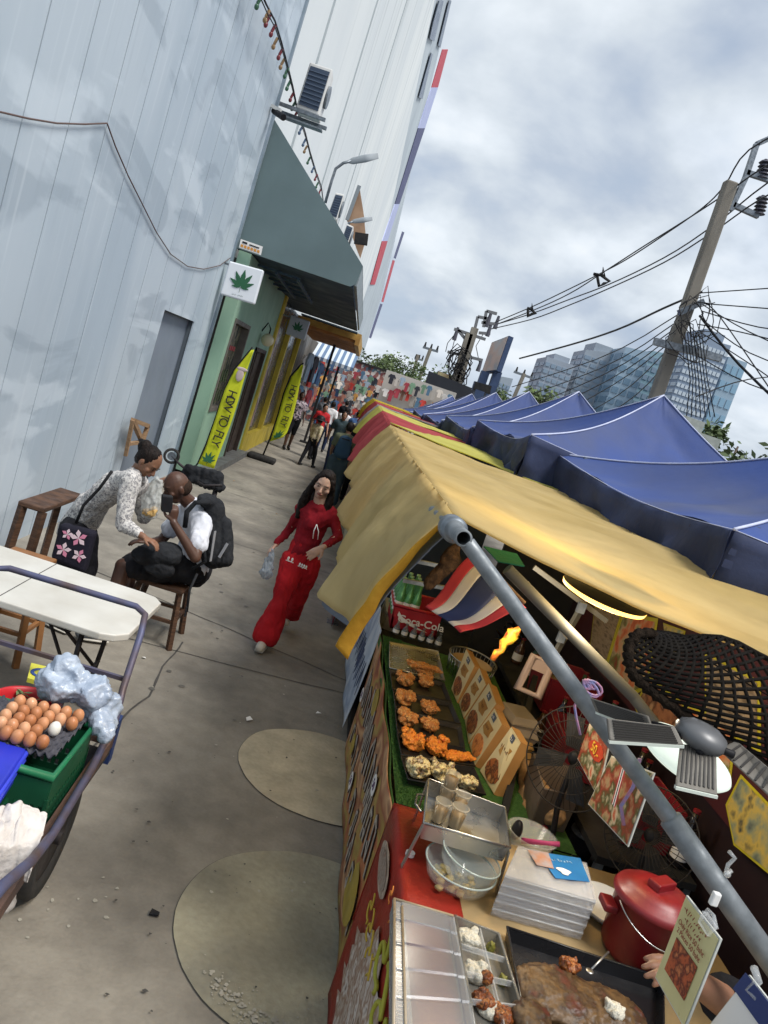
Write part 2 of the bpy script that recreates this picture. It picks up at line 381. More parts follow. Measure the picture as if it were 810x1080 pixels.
    if sp.get('pants'):
        k = sp.get('plen', 1.9); pw = sp.get('pw', 1.0); hw = sp.get('hemw2', 1.0)
        pc = [('c', lerp(J['pelvis'], J['waist'], sp.get('ptop', .35)), .14*s*tr, J['pelvis'], .158*s*tr, .8, hs)]
        for q in 'LR':
            a, b_, c_ = J['hip'+q], J['kn'+q], J['an'+q]
            if k <= 1: pc.append(('c', a, .105*s*lg*pw, lerp(a, b_, k), .08*s*lg*pw))
            else: pc += [('c', a, .105*s*lg*pw, b_, .072*s*lg*pw), ('c', b_, .072*s*lg*pw, lerp(b_, c_, k-1), .055*s*hw)]
        pm = caps_mesh(pc, vox*(.8 if fine else 1), 3, .012*s*(1.5 if fine else 1), 8/s)
        if k > 1.5: hem_cut(pm, [J['anL'], J['anR']])
        mesh_obj(sp.get('pantsname', 'trousers'), pm, sp['pants'], t)
    for q in 'LR':
        td = V(J.get('toe'+q, (f.x, f.y, 0))).normalized(); a = J['an'+q]; sm_ = sp.get('shoe', M_black)
        sh = [('c', a-V((0, 0, .03*s))-td*.02*s, .045*s, a+td*.14*s-V((0, 0, .045*s)), .036*s), ('c', a+V((0, 0, .01*s)), .045*s, a-V((0, 0, .03*s))-td*.01*s, .046*s)]
        so = mesh_obj('shoe', caps_mesh(sh, .008, 2), sm_, t)
        if fine:
            b = MB(); b.tube([a-V((0, 0, .072*s))-td*.05*s, a-V((0, 0, .072*s))+td*.05*s, a-V((0, 0, .075*s))+td*.15*s], [.04*s, .042*s, .035*s], 10)
            for i, v in enumerate(b.v): b.v[i] = V((v.x, v.y, a.z-.072*s+(v.z-a.z+.072*s)*.3))
            b.build('sole', mat('white_sole', (.6, .58, .53), (.45, .43, .38), rough=.7, scale=30), so)
    # hair
    hm = sp.get('hairm', M_hair); st = sp.get('hair', 'short')
    if st == 'short':
        h = MB(); h.ell(H+up*.026*s-f*.014*s, (.081*s, .092*s, .104*s), (rt, f, up), 20, 14, .12); h.build('hair', hm, t)
    elif st == 'bun' or st == 'tail':
        h = caps_mesh([('e', H+up*.024*s-f*.017*s, (.082*s, .094*s, .104*s), (rt, f, up)), ('e', H-f*.105*s+up*.05*s, (.055*s, .05*s, .055*s), (rt, f, up)), ('c', H-f*.12*s+up*.06*s, .03*s, H-f*.17*s+up*.04*s-rt*.02*s, .018*s), ('c', H-f*.04*s, .08*s, H-f*.08*s+up*.03*s, .05*s)], .008, 1, .006, 30)
        mesh_obj('hair', h, hm, t)
    elif st == 'crop':
        h = MB(); h.ell(H+up*.0*s-f*.022*s, (.079*s, .08*s, .086*s), (rt, f, up), 20, 14, .05); h.build('hair', hm, t)
    return t
def standing(x, y, ang, h=1.65, stride=.12, arm=.15, lean=0):
    """joints of a simple standing or walking figure at (x, y) facing ang (0 = towards the camera, -Y)"""
    s = h/1.7; f = V((math.sin(ang), -math.cos(ang), 0)); sd = V((0, 0, 1)).cross(f)*-1; sd = V((f.y*-1, f.x, 0)); B = V((x, y, 0)); Z = V((0, 0, 1))
    J = dict(face=f, head=B+Z*1.56*s+f*(.03+lean), neck=B+Z*1.41*s+f*lean*.7, chest=B+Z*1.26*s+f*lean*.5, waist=B+Z*1.06*s, pelvis=B+Z*.94*s)
    for q, m in (('L', 1), ('R', -1)):
        J['sh'+q] = B+Z*1.36*s+sd*.17*s*m+f*lean*.6; J['el'+q] = B+Z*1.09*s+sd*.22*s*m+f*(-.02+arm*m*.5)*s; J['wr'+q] = B+Z*.87*s+sd*.21*s*m+f*(.06+arm*m)*s
        J['hip'+q] = B+Z*.9*s+sd*.085*s*m; J['kn'+q] = B+Z*.5*s+sd*.09*s*m+f*(.03-stride*m*.6)*s; J['an'+q] = B+Z*.09*s+sd*.09*s*m-f*stride*m*s
        J['hn'+q] = -sd*m
    return J
# ------------------------------------------------------------------ sky, sun
w = bpy.data.worlds.new('World'); sc.world = w; w.use_nodes = True; nt = w.node_tree; nt.nodes.clear()
N = nt.nodes.new; L = nt.links.new
out = N('ShaderNodeOutputWorld'); sky = N('ShaderNodeTexSky'); sky.sky_type = 'NISHITA'; sky.sun_disc = False
SUN_EL, SUN_AZ = R_(60), R_(125)
sky.sun_elevation = SUN_EL; sky.sun_rotation = SUN_AZ
bg1 = N('ShaderNodeBackground'); bg1.inputs['Strength'].default_value = .1; L(sky.outputs[0], bg1.inputs['Color'])
tc = N('ShaderNodeTexCoord'); sx = N('ShaderNodeSeparateXYZ'); L(tc.outputs['Generated'], sx.inputs[0])
ad = N('ShaderNodeMath'); ad.operation = 'MAXIMUM'; L(sx.outputs['Z'], ad.inputs[0]); ad.inputs[1].default_value = 0
ad2 = N('ShaderNodeMath'); ad2.operation = 'ADD'; L(ad.outputs[0], ad2.inputs[0]); ad2.inputs[1].default_value = .42
cb = N('ShaderNodeCombineXYZ')
for i, a in enumerate('XY'):
    d = N('ShaderNodeMath'); d.operation = 'DIVIDE'; L(sx.outputs[a], d.inputs[0]); L(ad2.outputs[0], d.inputs[1]); L(d.outputs[0], cb.inputs[i])
n1 = N('ShaderNodeTexNoise'); n1.inputs['Scale'].default_value = 3.0; n1.inputs['Detail'].default_value = 6; n1.inputs['Roughness'].default_value = .5; n1.inputs['Distortion'].default_value = .15; L(cb.outputs[0], n1.inputs['Vector'])
rp = N('ShaderNodeValToRGB'); L(n1.outputs['Fac'], rp.inputs['Fac']); e = rp.color_ramp.elements
e[0].position = .36; e[0].color = (*lin('a3afbf'), 1); e[1].position = .64; e[1].color = (*lin('e2e6e9'), 1)
for p, c in ((.42, 'b0bac7'), (.5, 'c4ccd4'), (.57, 'd4dbe2')): x = e.new(p); x.color = (*lin(c), 1)
n2 = N('ShaderNodeTexNoise'); n2.inputs['Scale'].default_value = 1.3; n2.inputs['Detail'].default_value = 4
mp = N('ShaderNodeMapping'); mp.inputs['Location'].default_value = (4, 2, 1); L(cb.outputs[0], mp.inputs[0]); L(mp.outputs[0], n2.inputs['Vector'])
r2 = N('ShaderNodeValToRGB'); L(n2.outputs['Fac'], r2.inputs['Fac']); r2.color_ramp.elements[0].position = .3; r2.color_ramp.elements[0].color = (.72, .77, .86, 1); r2.color_ramp.elements[1].position = .62; r2.color_ramp.elements[1].color = (1.06, 1.05, 1.03, 1)
mx = N('ShaderNodeMix'); mx.data_type = 'RGBA'; mx.blend_type = 'MULTIPLY'; mx.inputs[0].default_value = 1; L(rp.outputs[0], mx.inputs[6]); L(r2.outputs[0], mx.inputs[7])
bg2 = N('ShaderNodeBackground'); bg2.inputs['Strength'].default_value = .5; L(mx.outputs[2], bg2.inputs['Color'])
r3 = N('ShaderNodeValToRGB'); L(n1.outputs['Fac'], r3.inputs['Fac']); r3.color_ramp.elements[0].position = .3; r3.color_ramp.elements[0].color = (.9, .9, .9, 1); r3.color_ramp.elements[1].position = .42; r3.color_ramp.elements[1].color = (.97, .97, .97, 1)
ms = N('ShaderNodeMixShader'); L(r3.outputs[0], ms.inputs[0]); L(bg1.outputs[0], ms.inputs[1]); L(bg2.outputs[0], ms.inputs[2]); L(ms.outputs[0], out.inputs[0])
sl = bpy.data.lights.new('sun', 'SUN'); sl.energy = 1.5; sl.angle = R_(22); sl.color = (1, .96, .9)
so = bpy.data.objects.new('sun', sl); COL.objects.link(so)
sdv = V((math.sin(SUN_AZ)*math.cos(SUN_EL), math.cos(SUN_AZ)*math.cos(SUN_EL), math.sin(SUN_EL)))
so.rotation_euler = sdv.to_track_quat('Z', 'Y').to_euler()
sc.view_settings.view_transform = 'Standard'; sc.view_settings.look = 'None'; sc.view_settings.exposure = 1.35; sc.view_settings.gamma = 1
# ------------------------------------------------------------------ ground
M_conc = mat('concrete_path', (.285, .262, .222), (.165, .152, .132), rough=.75, scale=1.3, detail=9, bump=.25, bscale=30, contrast=(.38, .68))
def mottled(m, fac=.45, s2=9, s3=60):
    """second, finer layer of stains and speckle over the first"""
    nt = m.node_tree; b = nt.nodes['Principled BSDF']; src = b.inputs['Base Color'].links[0].from_socket; tc = nt.nodes.new('ShaderNodeTexCoord')
    for sc_, lo, hi, f in ((s2, .38, .62, fac), (s3, .3, .7, fac*.7)):
        n = nt.nodes.new('ShaderNodeTexNoise'); n.inputs['Scale'].default_value = sc_; n.inputs['Detail'].default_value = 6; nt.links.new(tc.outputs['Object'], n.inputs['Vector'])
        r = nt.nodes.new('ShaderNodeValToRGB'); r.color_ramp.elements[0].position = lo; r.color_ramp.elements[0].color = (.62, .6, .58, 1); r.color_ramp.elements[1].position = hi; r.color_ramp.elements[1].color = (1.12, 1.12, 1.1, 1)
        nt.links.new(n.outputs['Fac'], r.inputs['Fac'])
        mx = nt.nodes.new('ShaderNodeMix'); mx.data_type = 'RGBA'; mx.blend_type = 'MULTIPLY'; mx.inputs[0].default_value = f
        nt.links.new(src, mx.inputs[6]); nt.links.new(r.outputs[0], mx.inputs[7]); src = mx.outputs[2]
    nt.links.new(src, b.inputs['Base Color'])
mottled(M_conc, .3)
b = MB(); b.quad((-900, -60, -.006), (900, -60, -.006), (900, 1500, -.006), (-900, 1500, -.006)); struct(b.build('ground', mat('far_ground', (.12, .12, .11), (.09, .09, .085), scale=.2)))
b = MB(); b.quad((-2.6, -3, 0), (14, -3, 0), (14, 140, 0), (-2.6, 140, 0)); struct(b.build('alley_pavement', M_conc))
# joints, shading slab next to the wall, round cast patches
M_joint = mat('joint_grime', (.05, .047, .043), (.08, .075, .07), rough=.9, scale=14)
b = MB()
def crack(pts, w=.012):
    P = []
    for a, c in zip(pts, pts[1:]):
        n = max(2, int((V(c)-V(a)).length/.12))
        for i in range(n): P.append(lerp(V(a), V(c), i/n))
    P.append(V(pts[-1])); P = [p+V((0, 0, 0)) for p in P]
    L_, R2 = [], []
    for i, p in enumerate(P):
        d = (P[min(i+1, len(P)-1)]-P[max(i-1, 0)]).normalized(); n = V((-d.y, d.x, 0)); j = noise.noise(p*3)*.02; k = w*(.5+.6*abs(noise.noise(p*11)))
        L_.append(p+n*(j+k)); R2.append(p+n*(j-k))
    for i in range(len(P)-1): b.quad(R2[i], R2[i+1], L_[i+1], L_[i])
zj = .004
for a, c in ((( -2.3, 5.35, zj), (.8, 5.72, zj)), ((-2.2, 6.9, zj), (.6, 5.98, zj)), ((-2.2, 9.4, zj), (.4, 9.3, zj)), ((-2.2, 12.6, zj), (.3, 12.6, zj)), ((-2.2, 16, zj), (.3, 16, zj)), ((-2.2, 20, zj), (.3, 20, zj))): crack([a, c], .008)
crack([(-.72, 5.75, zj), (-.74, 5.2, zj), (-.7, 4.7, zj), (-.78, 4.2, zj), (-.84, 3.4, zj), (-.86, 2.6, zj)], .011)
struct(b.build('pavement_joints', M_joint))
M_disc1 = mat('smooth_cast_concrete', (.55, .49, .36), (.42, .375, .275), rough=.6, scale=4, detail=8, bump=.15, bscale=50); mottled(M_disc1, .35, 5, 40)
M_disc2 = mat('worn_cast_concrete', (.42, .40, .30), (.23, .22, .175), rough=.7, scale=3, detail=8, bump=.3, bscale=40); mottled(M_disc2, .5, 6, 30)
def disc(c, r, m, name, wob=.03, z=.006):
    b = MB(); pts = []
    for k in range(72):
        a = 2*math.pi*k/72; q = r*(1+wob*noise.noise(V((math.cos(a)*1.6, math.sin(a)*1.6, c[0]*7)))+.006*noise.noise(V((math.cos(a)*14, math.sin(a)*14, 3))))
        pts.append(V((c[0]+math.cos(a)*q, c[1]+math.sin(a)*q, z)))
    b.quad(*pts); return struct(b.build(name, m))
disc((.47, 4.37), .523, M_joint, 'patch_edge', z=.004); disc((.47, 4.37), .52, M_disc1, 'concrete_patch')
disc((.50, 2.95), .588, M_joint, 'patch_edge', z=.004); disc((.50, 2.95), .585, M_disc2, 'concrete_patch')
# white spilled paint / lime residue at the near rim of the second patch, damp stain beside the cart
M_spill = mat('white_residue', (.44, .42, .36), (.33, .315, .265), rough=.8, scale=40)
b = MB(); rnd = random.Random(3)
for i in range(260):
    a = R_(rnd.gauss(255, 17)); q = rnd.gauss(.5, .035); x, y = .5+math.cos(a)*q, 2.95+math.sin(a)*q; k = rnd.uniform(.002, .011)*(1 if abs(q-.5) < .03 else .5)
    b.quad(*[(x+math.cos(t+i)*k*rnd.uniform(.5, 1.4), y+math.sin(t+i)*k*rnd.uniform(.5, 1.4), .010+i*1e-5) for t in (0, 1.2, 2.3, 3.5, 4.8)])
for i in range(26):
    p = PZ(rnd.uniform(20, 130), rnd.uniform(925, 990), .004) if i < 12 else PZ(rnd.uniform(150, 340), rnd.uniform(720, 1060), .010); k = rnd.uniform(.004, .012)
    b.quad(*[(p.x+math.cos(t)*k*rnd.uniform(.5, 1.4), p.y+math.sin(t)*k*rnd.uniform(.5, 1.4), p.z+i*1e-5) for t in (0, 1.2, 2.3, 3.5, 4.8)])
struct(b.build('ground_stains', M_spill))
b = MB(); rnd = random.Random(9)
for i in range(60):
    p = PZ(rnd.uniform(110, 360), rnd.uniform(640, 1070), .004); k = rnd.uniform(.002, .011)
    if p.x > .62: continue
    b.quad(*[(p.x+math.cos(t)*k*rnd.uniform(.4, 1.5), p.y+math.sin(t)*k*rnd.uniform(.4, 1.3), .0125+i*1e-5) for t in (0, 1.1, 2.1, 3.3, 4.3, 5.2)])
struct(b.build('ground_stains', M_joint))
b = MB(); rnd = random.Random(5)
p = PZ(333, 752, .02); b.slab([p, p+V((.035, .004, .012)), p+V((.04, .02, 0)), p+V((.01, .02, .01))], .002); tag(b.build('paper_scrap', M_whiteink), 'small white paper scrap lying on the concrete path in front of the walking girl', 'litter')
b = MB(); p = PZ(163, 963, .012); b.slab([p+V(q) for q in ((-.02, -.012, 0), (.02, -.01, .004), (.018, .014, 0), (-.016, .016, .006))], .006); tag(b.build('dark_scrap', M_black), 'small dark scrap on the concrete left of the large near round patch', 'litter')
# ------------------------------------------------------------------ left: pale metal facade
M_panel = mat('pale_blue_painted_metal', lin('b8c4ce'), lin('aab8c4'), rough=.5, scale=.9, detail=6, contrast=(.4, .62), stretch=(1, 1, .35))
def overlay_patches(m):
    nt = m.node_tree; b = nt.nodes['Principled BSDF']; src = b.inputs['Base Color'].links[0].from_socket; tc = nt.nodes.new('ShaderNodeTexCoord')
    def layer(src, scl, stretch, lo, hi, col, fac, loc=(0, 0, 0), dist=0):
        mp = nt.nodes.new('ShaderNodeMapping'); mp.inputs['Scale'].default_value = stretch; mp.inputs['Location'].default_value = loc; nt.links.new(tc.outputs['Object'], mp.inputs[0])
        n = nt.nodes.new('ShaderNodeTexNoise'); n.inputs['Scale'].default_value = scl; n.inputs['Detail'].default_value = 5; n.inputs['Distortion'].default_value = dist; nt.links.new(mp.outputs[0], n.inputs['Vector'])
        r = nt.nodes.new('ShaderNodeValToRGB'); r.color_ramp.elements[0].position = lo; r.color_ramp.elements[0].color = (0, 0, 0, 1); r.color_ramp.elements[1].position = hi; r.color_ramp.elements[1].color = (fac, fac, fac, 1); nt.links.new(n.outputs['Fac'], r.inputs['Fac'])
        x = nt.nodes.new('ShaderNodeMix'); x.data_type = 'RGBA'; nt.links.new(r.outputs[0], x.inputs[0]); nt.links.new(src, x.inputs[6]); x.inputs[7].default_value = (*col, 1); return x.outputs[2]
    src = layer(src, .7, (1, .7, 2.6), .55, .61, lin('8c9aa7'), .45, (3, 1.2, .4), .8)
    src = layer(src, .8, (1, .7, 2.2), .55, .62, lin('cfdae3'), .6, (7, 3, 2), .6)  # lighter patches: sheen on the panels put into the colour
    src = layer(src, 5, (1, 3, .12), .58, .72, lin('d2dbe2'), .3, (1, 1, 1))
    src = layer(src, 3, (1, 2.2, .15), .62, .75, lin('8795a2'), .22, (5, 1, 1))
    nt.links.new(src, b.inputs['Base Color'])
overlay_patches(M_panel)
M_groove = mat('panel_groove', (.08, .1, .12), rough=.7)
M_recess = mat('recess_grey_blue', lin('7f8996'), lin('737d8a'), rough=.6, scale=1.2)
WX = -2.57
fac = thing('metal_facade', 'tall pale blue painted metal panel wall with worn patches, painted-in sheen and a grey doorway recess', 'building', (WX, 6, 0))
b = MB(); ys = [12.42-.652*i for i in range(25)]; rec = (9.62, 11.27, 2.43)
for y1, y0 in zip(ys, ys[1:]):
    a, c = y0+.0085, y1-.0085
    segs = [(a, c, 0, 9.5)]
    lo, hi = max(a, rec[0]), min(c, rec[1])
    if lo < hi:
        segs = [(lo, hi, rec[2], 9.5)]
        if a < lo: segs.append((a, lo, 0, 9.5))
        if c > hi: segs.append((hi, c, 0, 9.5))
    for s0, s1, z0, z1 in segs: b.box(WX-.03, WX, s0, s1, z0, z1)
b.build('cladding', M_panel, fac)
b = MB(); b.box(WX-.08, WX-.02, ys[-1], rec[0], 0, 9.4); b.box(WX-.08, WX-.02, rec[1], 12.4, 0, 9.4); b.box(WX-.08, WX-.02, rec[0], rec[1], rec[2], 9.4); b.build('backing', M_groove, fac)
b = MB(); b.box(WX-.5, WX-.45, rec[0]-.1, rec[1]+.1, 0, 2.5); b.box(WX-.45, WX-.082, rec[0]-.04, rec[0], 0, 2.47); b.box(WX-.45, WX-.082, rec[1], rec[1]+.04, 0, 2.47); b.box(WX-.45, WX-.082, rec[0], rec[1], 2.43, 2.47)
b.build('doorway_recess', M_recess, fac)
b = MB(); b.box(WX-.1, WX+.035, 12.4, 12.5, 0, 9.5); b.build('corner_trim', mat('grey_trim', lin('8c9aa8'), lin('76858f'), rough=.5, scale=3), fac)
b = MB(); b.box(WX-3, WX-.09, ys[-1], 12.39, 0, 9.3); b.build('wall', M_recess, fac)
# sagging cable on the facade
b = MB(); pts = [(-30, 108), (0, 118), (30, 125), (60, 130), (90, 131), (113, 130), (122, 155), (135, 185), (150, 215), (165, 245), (180, 268), (198, 281), (215, 284), (232, 280), (243, 272)]
b.tube([PX(x, y, WX+.02) for x, y in pts], .006, 6); tag(b.build('cable', mat('brown_cable', (.1, .06, .05))), 'thin brown cable sagging across the pale blue metal wall', 'cable')
# cctv camera at the top of the awning
t = thing('security_camera', 'small white bullet security camera above the green shop awning', 'camera', PY(290, 118, 12.2))
b = MB(); b.bar(PY(280, 108, 12.2), PY(296, 117, 12.1), .05, .05); b.bar(PY(290, 112, 12.2), PY(294, 122, 12.2), .02); b.build('bracket', M_white, t)
b = MB(); b.cyl(PY(289, 117, 12.2), PY(299, 124, 11.95), .045); b.build('camera_body', M_black, t)
# ------------------------------------------------------------------ tall white building
def xa(y): return -3.1-.012*y
M_wb = mat('white_render', lin('e4e8e8'), lin('d4dadd'), rough=.7, scale=.12, detail=7, stretch=(1, 1, .5))
def streaks(m, col, fac=.5, sy=.9, sz=.04, lo=.56, hi=.75):
    nt = m.node_tree; b = nt.nodes['Principled BSDF']; src = b.inputs['Base Color'].links[0].from_socket; tc = nt.nodes.new('ShaderNodeTexCoord')
    mp = nt.nodes.new('ShaderNodeMapping'); mp.inputs['Scale'].default_value = (1, sy, sz); nt.links.new(tc.outputs['Object'], mp.inputs[0])
    n = nt.nodes.new('ShaderNodeTexNoise'); n.inputs['Scale'].default_value = 1.5; n.inputs['Detail'].default_value = 8; nt.links.new(mp.outputs[0], n.inputs['Vector'])
    r = nt.nodes.new('ShaderNodeValToRGB'); r.color_ramp.elements[0].position = lo; r.color_ramp.elements[0].color = (0, 0, 0, 1); r.color_ramp.elements[1].position = hi; r.color_ramp.elements[1].color = (fac,)*3+(1,); nt.links.new(n.outputs['Fac'], r.inputs['Fac'])
    x = nt.nodes.new('ShaderNodeMix'); x.data_type = 'RGBA'; nt.links.new(r.outputs[0], x.inputs[0]); nt.links.new(src, x.inputs[6]); x.inputs[7].default_value = (*col, 1); nt.links.new(x.outputs[2], b.inputs['Base Color'])
streaks(M_wb, lin('9aa3a6'), .7)
wb = thing('white_building', 'very tall stained white windowless building rising behind the shops', 'building', (-5, 60, 0))
b = MB(); zt = 31.3
b.hexa([(xa(12.6)-8, 12.6, 0), (xa(12.6), 12.6, 0), (xa(150), 150, 0), (xa(150)-8, 150, 0), (xa(12.6)-8, 12.6, zt), (xa(12.6), 12.6, zt), (xa(150), 150, zt), (xa(150)-8, 150, zt)])
b.build('wall', M_wb, wb)
b = MB()
for yy, z0 in ((19, 5), (27, 4), (38, 4)): b.bar((xa(yy)+.02, yy, z0), (xa(yy)+.02, yy, 31.2), .05)
b.build('panel_seam', mat('seam_grey', lin('a9b1b5')), wb)
# second tower: banded facade with long windows and a vertical run of flag colours
def xb(y): return -4.2-.004*y
def PB(x, y):      # point of the photo's ray on the tower's facade plane
    d = ray(x, y); k = (-4.2+0)/(d.x+.004*d.y); return CAM+d*k
tb = thing('banded_tower', 'higher grey tower behind the white building with dark window bands and flag coloured strips', 'building', (-6, 160, 0))
M_tb = mat('grey_render', lin('bcc6cc'), lin('aab4bc'), rough=.7, scale=.1)
b = MB(); b.hexa([(-30, 40, 0), (xb(40)-.0, 40, 0), (xb(420), 420, 0), (-30, 420, 0), (-30, 40, 52.5), (xb(40), 40, 52.5), (xb(420), 420, 52.5), (-30, 420, 52.5)]); b.build('wall', M_tb, tb)
def face(px, m, name, off=.12):
    b = MB(); P = [PB(*p)+V((off, 0, 0)) for p in px]; b.slab(P, .1); b.build(name, m, tb)
M_fr, M_fw, M_fb = mat('flag_red', lin('c2414f'), lin('b53a48'), rough=.6, scale=.3), mat('flag_white', lin('b6bde0'), lin('a9b1d6'), rough=.6, scale=.3), mat('flag_blue', lin('4d4f78'), lin('44476c'), rough=.6, scale=.3)
def strip(cl, cr_, m, nm): face([cl[1], cr_[1], cr_[0], cl[0]], m, nm)
Lx = lambda y: interp([(52, 466), (92, 454.5), (135, 440.5), (215, 416), (254, 402.5), (300, 390)], y); Rx = lambda y: interp([(53, 472), (94, 461), (136, 447.5), (216, 420.5), (255, 408), (297, 395)], y)
for (ya, yb, m) in ((52, 92, M_fr), (92, 135, M_fw), (135, 215, M_fb), (215, 254, M_fw), (254, 300, M_fr)):
    strip(((Lx(ya), ya), (Lx(yb), yb)), ((Rx(ya), ya), (Rx(yb), yb)), m, 'flag_panel')
for (a, c, m) in (((424, 244), (415, 272), M_fb), ((414, 274), (402, 318), M_fr), ((401, 320), (389, 356), M_fb)):
    strip((a, c), ((a[0]+2.4, a[1]+1), (c[0]+2.2, c[1]+1)), m, 'flag_panel')
M_win = mat('dark_window_band', lin('55647a'), lin('48566a'), rough=.3, scale=.5)
for px in (((461, 0), (466, 0), (456, 43), (451, 40), (455, 22)), ((472, 0), (474.5, 0), (463, 50), (460.5, 47)), ((453, 55), (454.5, 57), (444, 104), (440, 102))): face(px, M_win, 'window_band')
# ------------------------------------------------------------------ air conditioners, street lamps, gable piece on the white wall
def ac(px, Y, dep, label, br=True):
    P = [PY(x, y, Y) for x, y in px]; t = thing('air_conditioner', label, 'air conditioner', (P[0]+P[2])/2, 'air conditioner units high on the wall')
    D = V((0, dep, 0)); Q = [P[3], P[2], P[1], P[0]]     # bl, br, tr, tl
    b = MB(); b.hexa([Q[0], Q[1], Q[1]+D, Q[0]+D, Q[3], Q[2], Q[2]+D, Q[3]+D]); bevel(b.build('casing', M_white, t), .02)
    c = (P[0]+P[1]+P[2]+P[3])/4; b = MB(); n = V((0, -.012, 0)); G = [c+(p-c)*.84+n for p in Q]; b.slab(G, .006); b.build('grille', mat('ac_grille', lin('3c4a5e'), rough=.5), t)
    b = MB()
    for i in range(1, 9): b.bar(lerp(G[0], G[3], i/9)+n*.6, lerp(G[1], G[2], i/9)+n*.6, .012)
    b.build('louvre', mat('louvre_grey', lin('526074')), t)
    b = MB(); cc = (Q[1]+Q[2])/2+D/2+V((.01, 0, 0)); b.cyl(cc, cc+V((.03, 0, 0)), min(dep, (Q[2]-Q[1]).length)*.42, seg=24); b.build('fan_guard', M_steel, t)
    if br:
        b = MB()
        for yy in (0, dep): b.bar(Q[0]+V((-.35, yy, -.03)), Q[1]+V((.12, yy, -.03)), .05)
        b.bar(Q[0]+V((-.35, 0, -.2)), Q[1]+V((.12, 0, -.2)), .16, .02); b.bar(Q[0]+V((-.3, 0, -.03)), Q[0]+V((-.3, 0, .55)), .04); b.build('bracket', M_steel, t)
ac([(327, 65), (351, 73), (336, 122), (312, 113)], 12.9, .4, 'large near air conditioner on a steel bracket above the grey awning')
ac([(354, 203), (363, 205), (355, 232), (345, 228)], 21, .5, 'middle air conditioner just left of the street lamp arm', False)
ac([(366, 236), (373, 239), (366, 260), (359, 256)], 24, .5, 'small farthest air conditioner near the awning corner', False)
def slamp(pts, head, label, Y, rr=.032):
    P = [PY(x, y, Y) for x, y in pts]; t = thing('street_lamp', label, 'street lamp', P[0], 'curved arm lamps on the white wall')
    b = MB(); b.tube(P, rr, 8); b.build('arm', M_steel, t)
    A, B = PY(*head[0], Y), PY(*head[1], Y); b = MB(); d = (B-A).normalized(); b.lathe([(.02, 0), (.07, .12), (.085, .4), (.06, .7), (.01, (B-A).length)], A, d, 12, 1, .45); b.build('lamp_head', mat('lamp_grey', lin('8d959c')), t)
slamp([(343, 214), (350, 190), (354, 178), (362, 172), (370, 170)], ((366, 171), (391, 166)), 'grey street lamp with curved arm highest on the white wall', 18)
slamp([(362, 262), (366, 245), (368, 235), (372, 234)], ((370, 234), (390, 231)), 'lower grey street lamp crossing the brown gable panel', 26, .04)
P = [PY(x, y, 27) for x, y in ((379, 196), (384, 228), (386, 252), (380, 272), (376, 262), (366, 232))]
t = thing('gable_panel', 'tall pointed brown wooden gable panel behind the lower lamp', 'panel', P[3]); b = MB(); b.slab(list(reversed(P)), .15); b.build('board', mat('faded_brown_board', lin('a98a70'), lin('8c6f58'), scale=2), t)
b = MB(); b.bar(PY(366, 232, 26.9), PY(379, 196, 26.9), .12); b.build('edge_trim', mat('lamp_grey2', lin('7c848a')), t)
b = MB(); b.bar(PY(374, 251, 26.7), PY(388, 253, 26.7), .2, .35); b.build('crossbar', M_dark, t)
# string lights
t = thing('string_lights', 'string of coloured bulbs on a dark cable above the awning', 'lights', PX(300, 60, -2.4))
pts = [(270, -20), (281, 5), (290, 22), (297, 45), (303, 68), (309, 92), (313, 112), (322, 140), (327, 160), (333, 180), (339, 197), (341, 212)]
P = [PX(x, y, -2.42) for x, y in pts]; b = MB(); b.tube(P, .012, 6); b.tube([p+V((.02, .05, -.06)) for p in P], .008, 5); b.build('cable', M_black, t)
cb_ = [mat('bulb_'+n, c, rough=.2) for n, c in (('red', (.22, .04, .05)), ('amber', (.32, .2, .1)), ('green', (.06, .15, .09)), ('blue', (.1, .16, .26)))]
k = 0
for i in range(len(P)-1):
    for u in (.22, .7):
        u += random.uniform(-.12, .12); p = lerp(P[i], P[i+1], u)+V((-.03+random.uniform(-.03, .03), 0, -.13)); b = MB(); b.ell(p, (.028, .028, .036), nu=10, nv=6); b.cyl(p+V((0, 0, .035)), p+V((.02, 0, .12)), .02, seg=8); b.build('bulb', random.choice(cb_), t); k += 1
# ------------------------------------------------------------------ grey awning and green shop
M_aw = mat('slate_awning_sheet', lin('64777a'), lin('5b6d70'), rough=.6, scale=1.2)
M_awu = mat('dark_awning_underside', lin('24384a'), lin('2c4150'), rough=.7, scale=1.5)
aw = thing('awning', 'big slate grey wedge awning with dark underside over the green shop', 'awning', (-2.55, 12.52, 3.73))
x0, x1, y0, y1 = -2.56, -.6, 12.52, 21.5
b = MB(); c = [(x0, y0, 3.73), (x1-.1, y0, 3.74), (x1-.02, y0, 3.8), (x1, y0, 4.1), (x0, y0, 5.73)]; b.slab(c, .04); b.build('side_cheek', M_aw, aw)
b = MB(); b.slab([(x0, y0+.05, 5.71), (x1, y0+.05, 4.1), (x1, y1, 4.1), (x0, y1, 5.71)], .04); b.build('roof_sheet', M_aw, aw)
b = MB(); b.box(x1-.04, x1, y0+.05, y1, 3.78, 4.08); b.build('fascia', mat('pale_grey_fascia', lin('8f9a9e'), lin('7f8a8e')), aw)
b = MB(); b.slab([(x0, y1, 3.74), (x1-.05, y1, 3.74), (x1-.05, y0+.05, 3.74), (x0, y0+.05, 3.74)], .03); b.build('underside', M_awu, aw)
b = MB()
for i in range(5): b.box(x0+.04, x0+1.0, 13.3+i*.75, 13.34+i*.75, 3.66, 3.7)
for i in range(3): b.box(x0+.2+i*.38, x0+.24+i*.38, 13.2, 16.6, 3.62, 3.66)
b.build('lattice', mat('lattice_grey', lin('3c5060')), aw)
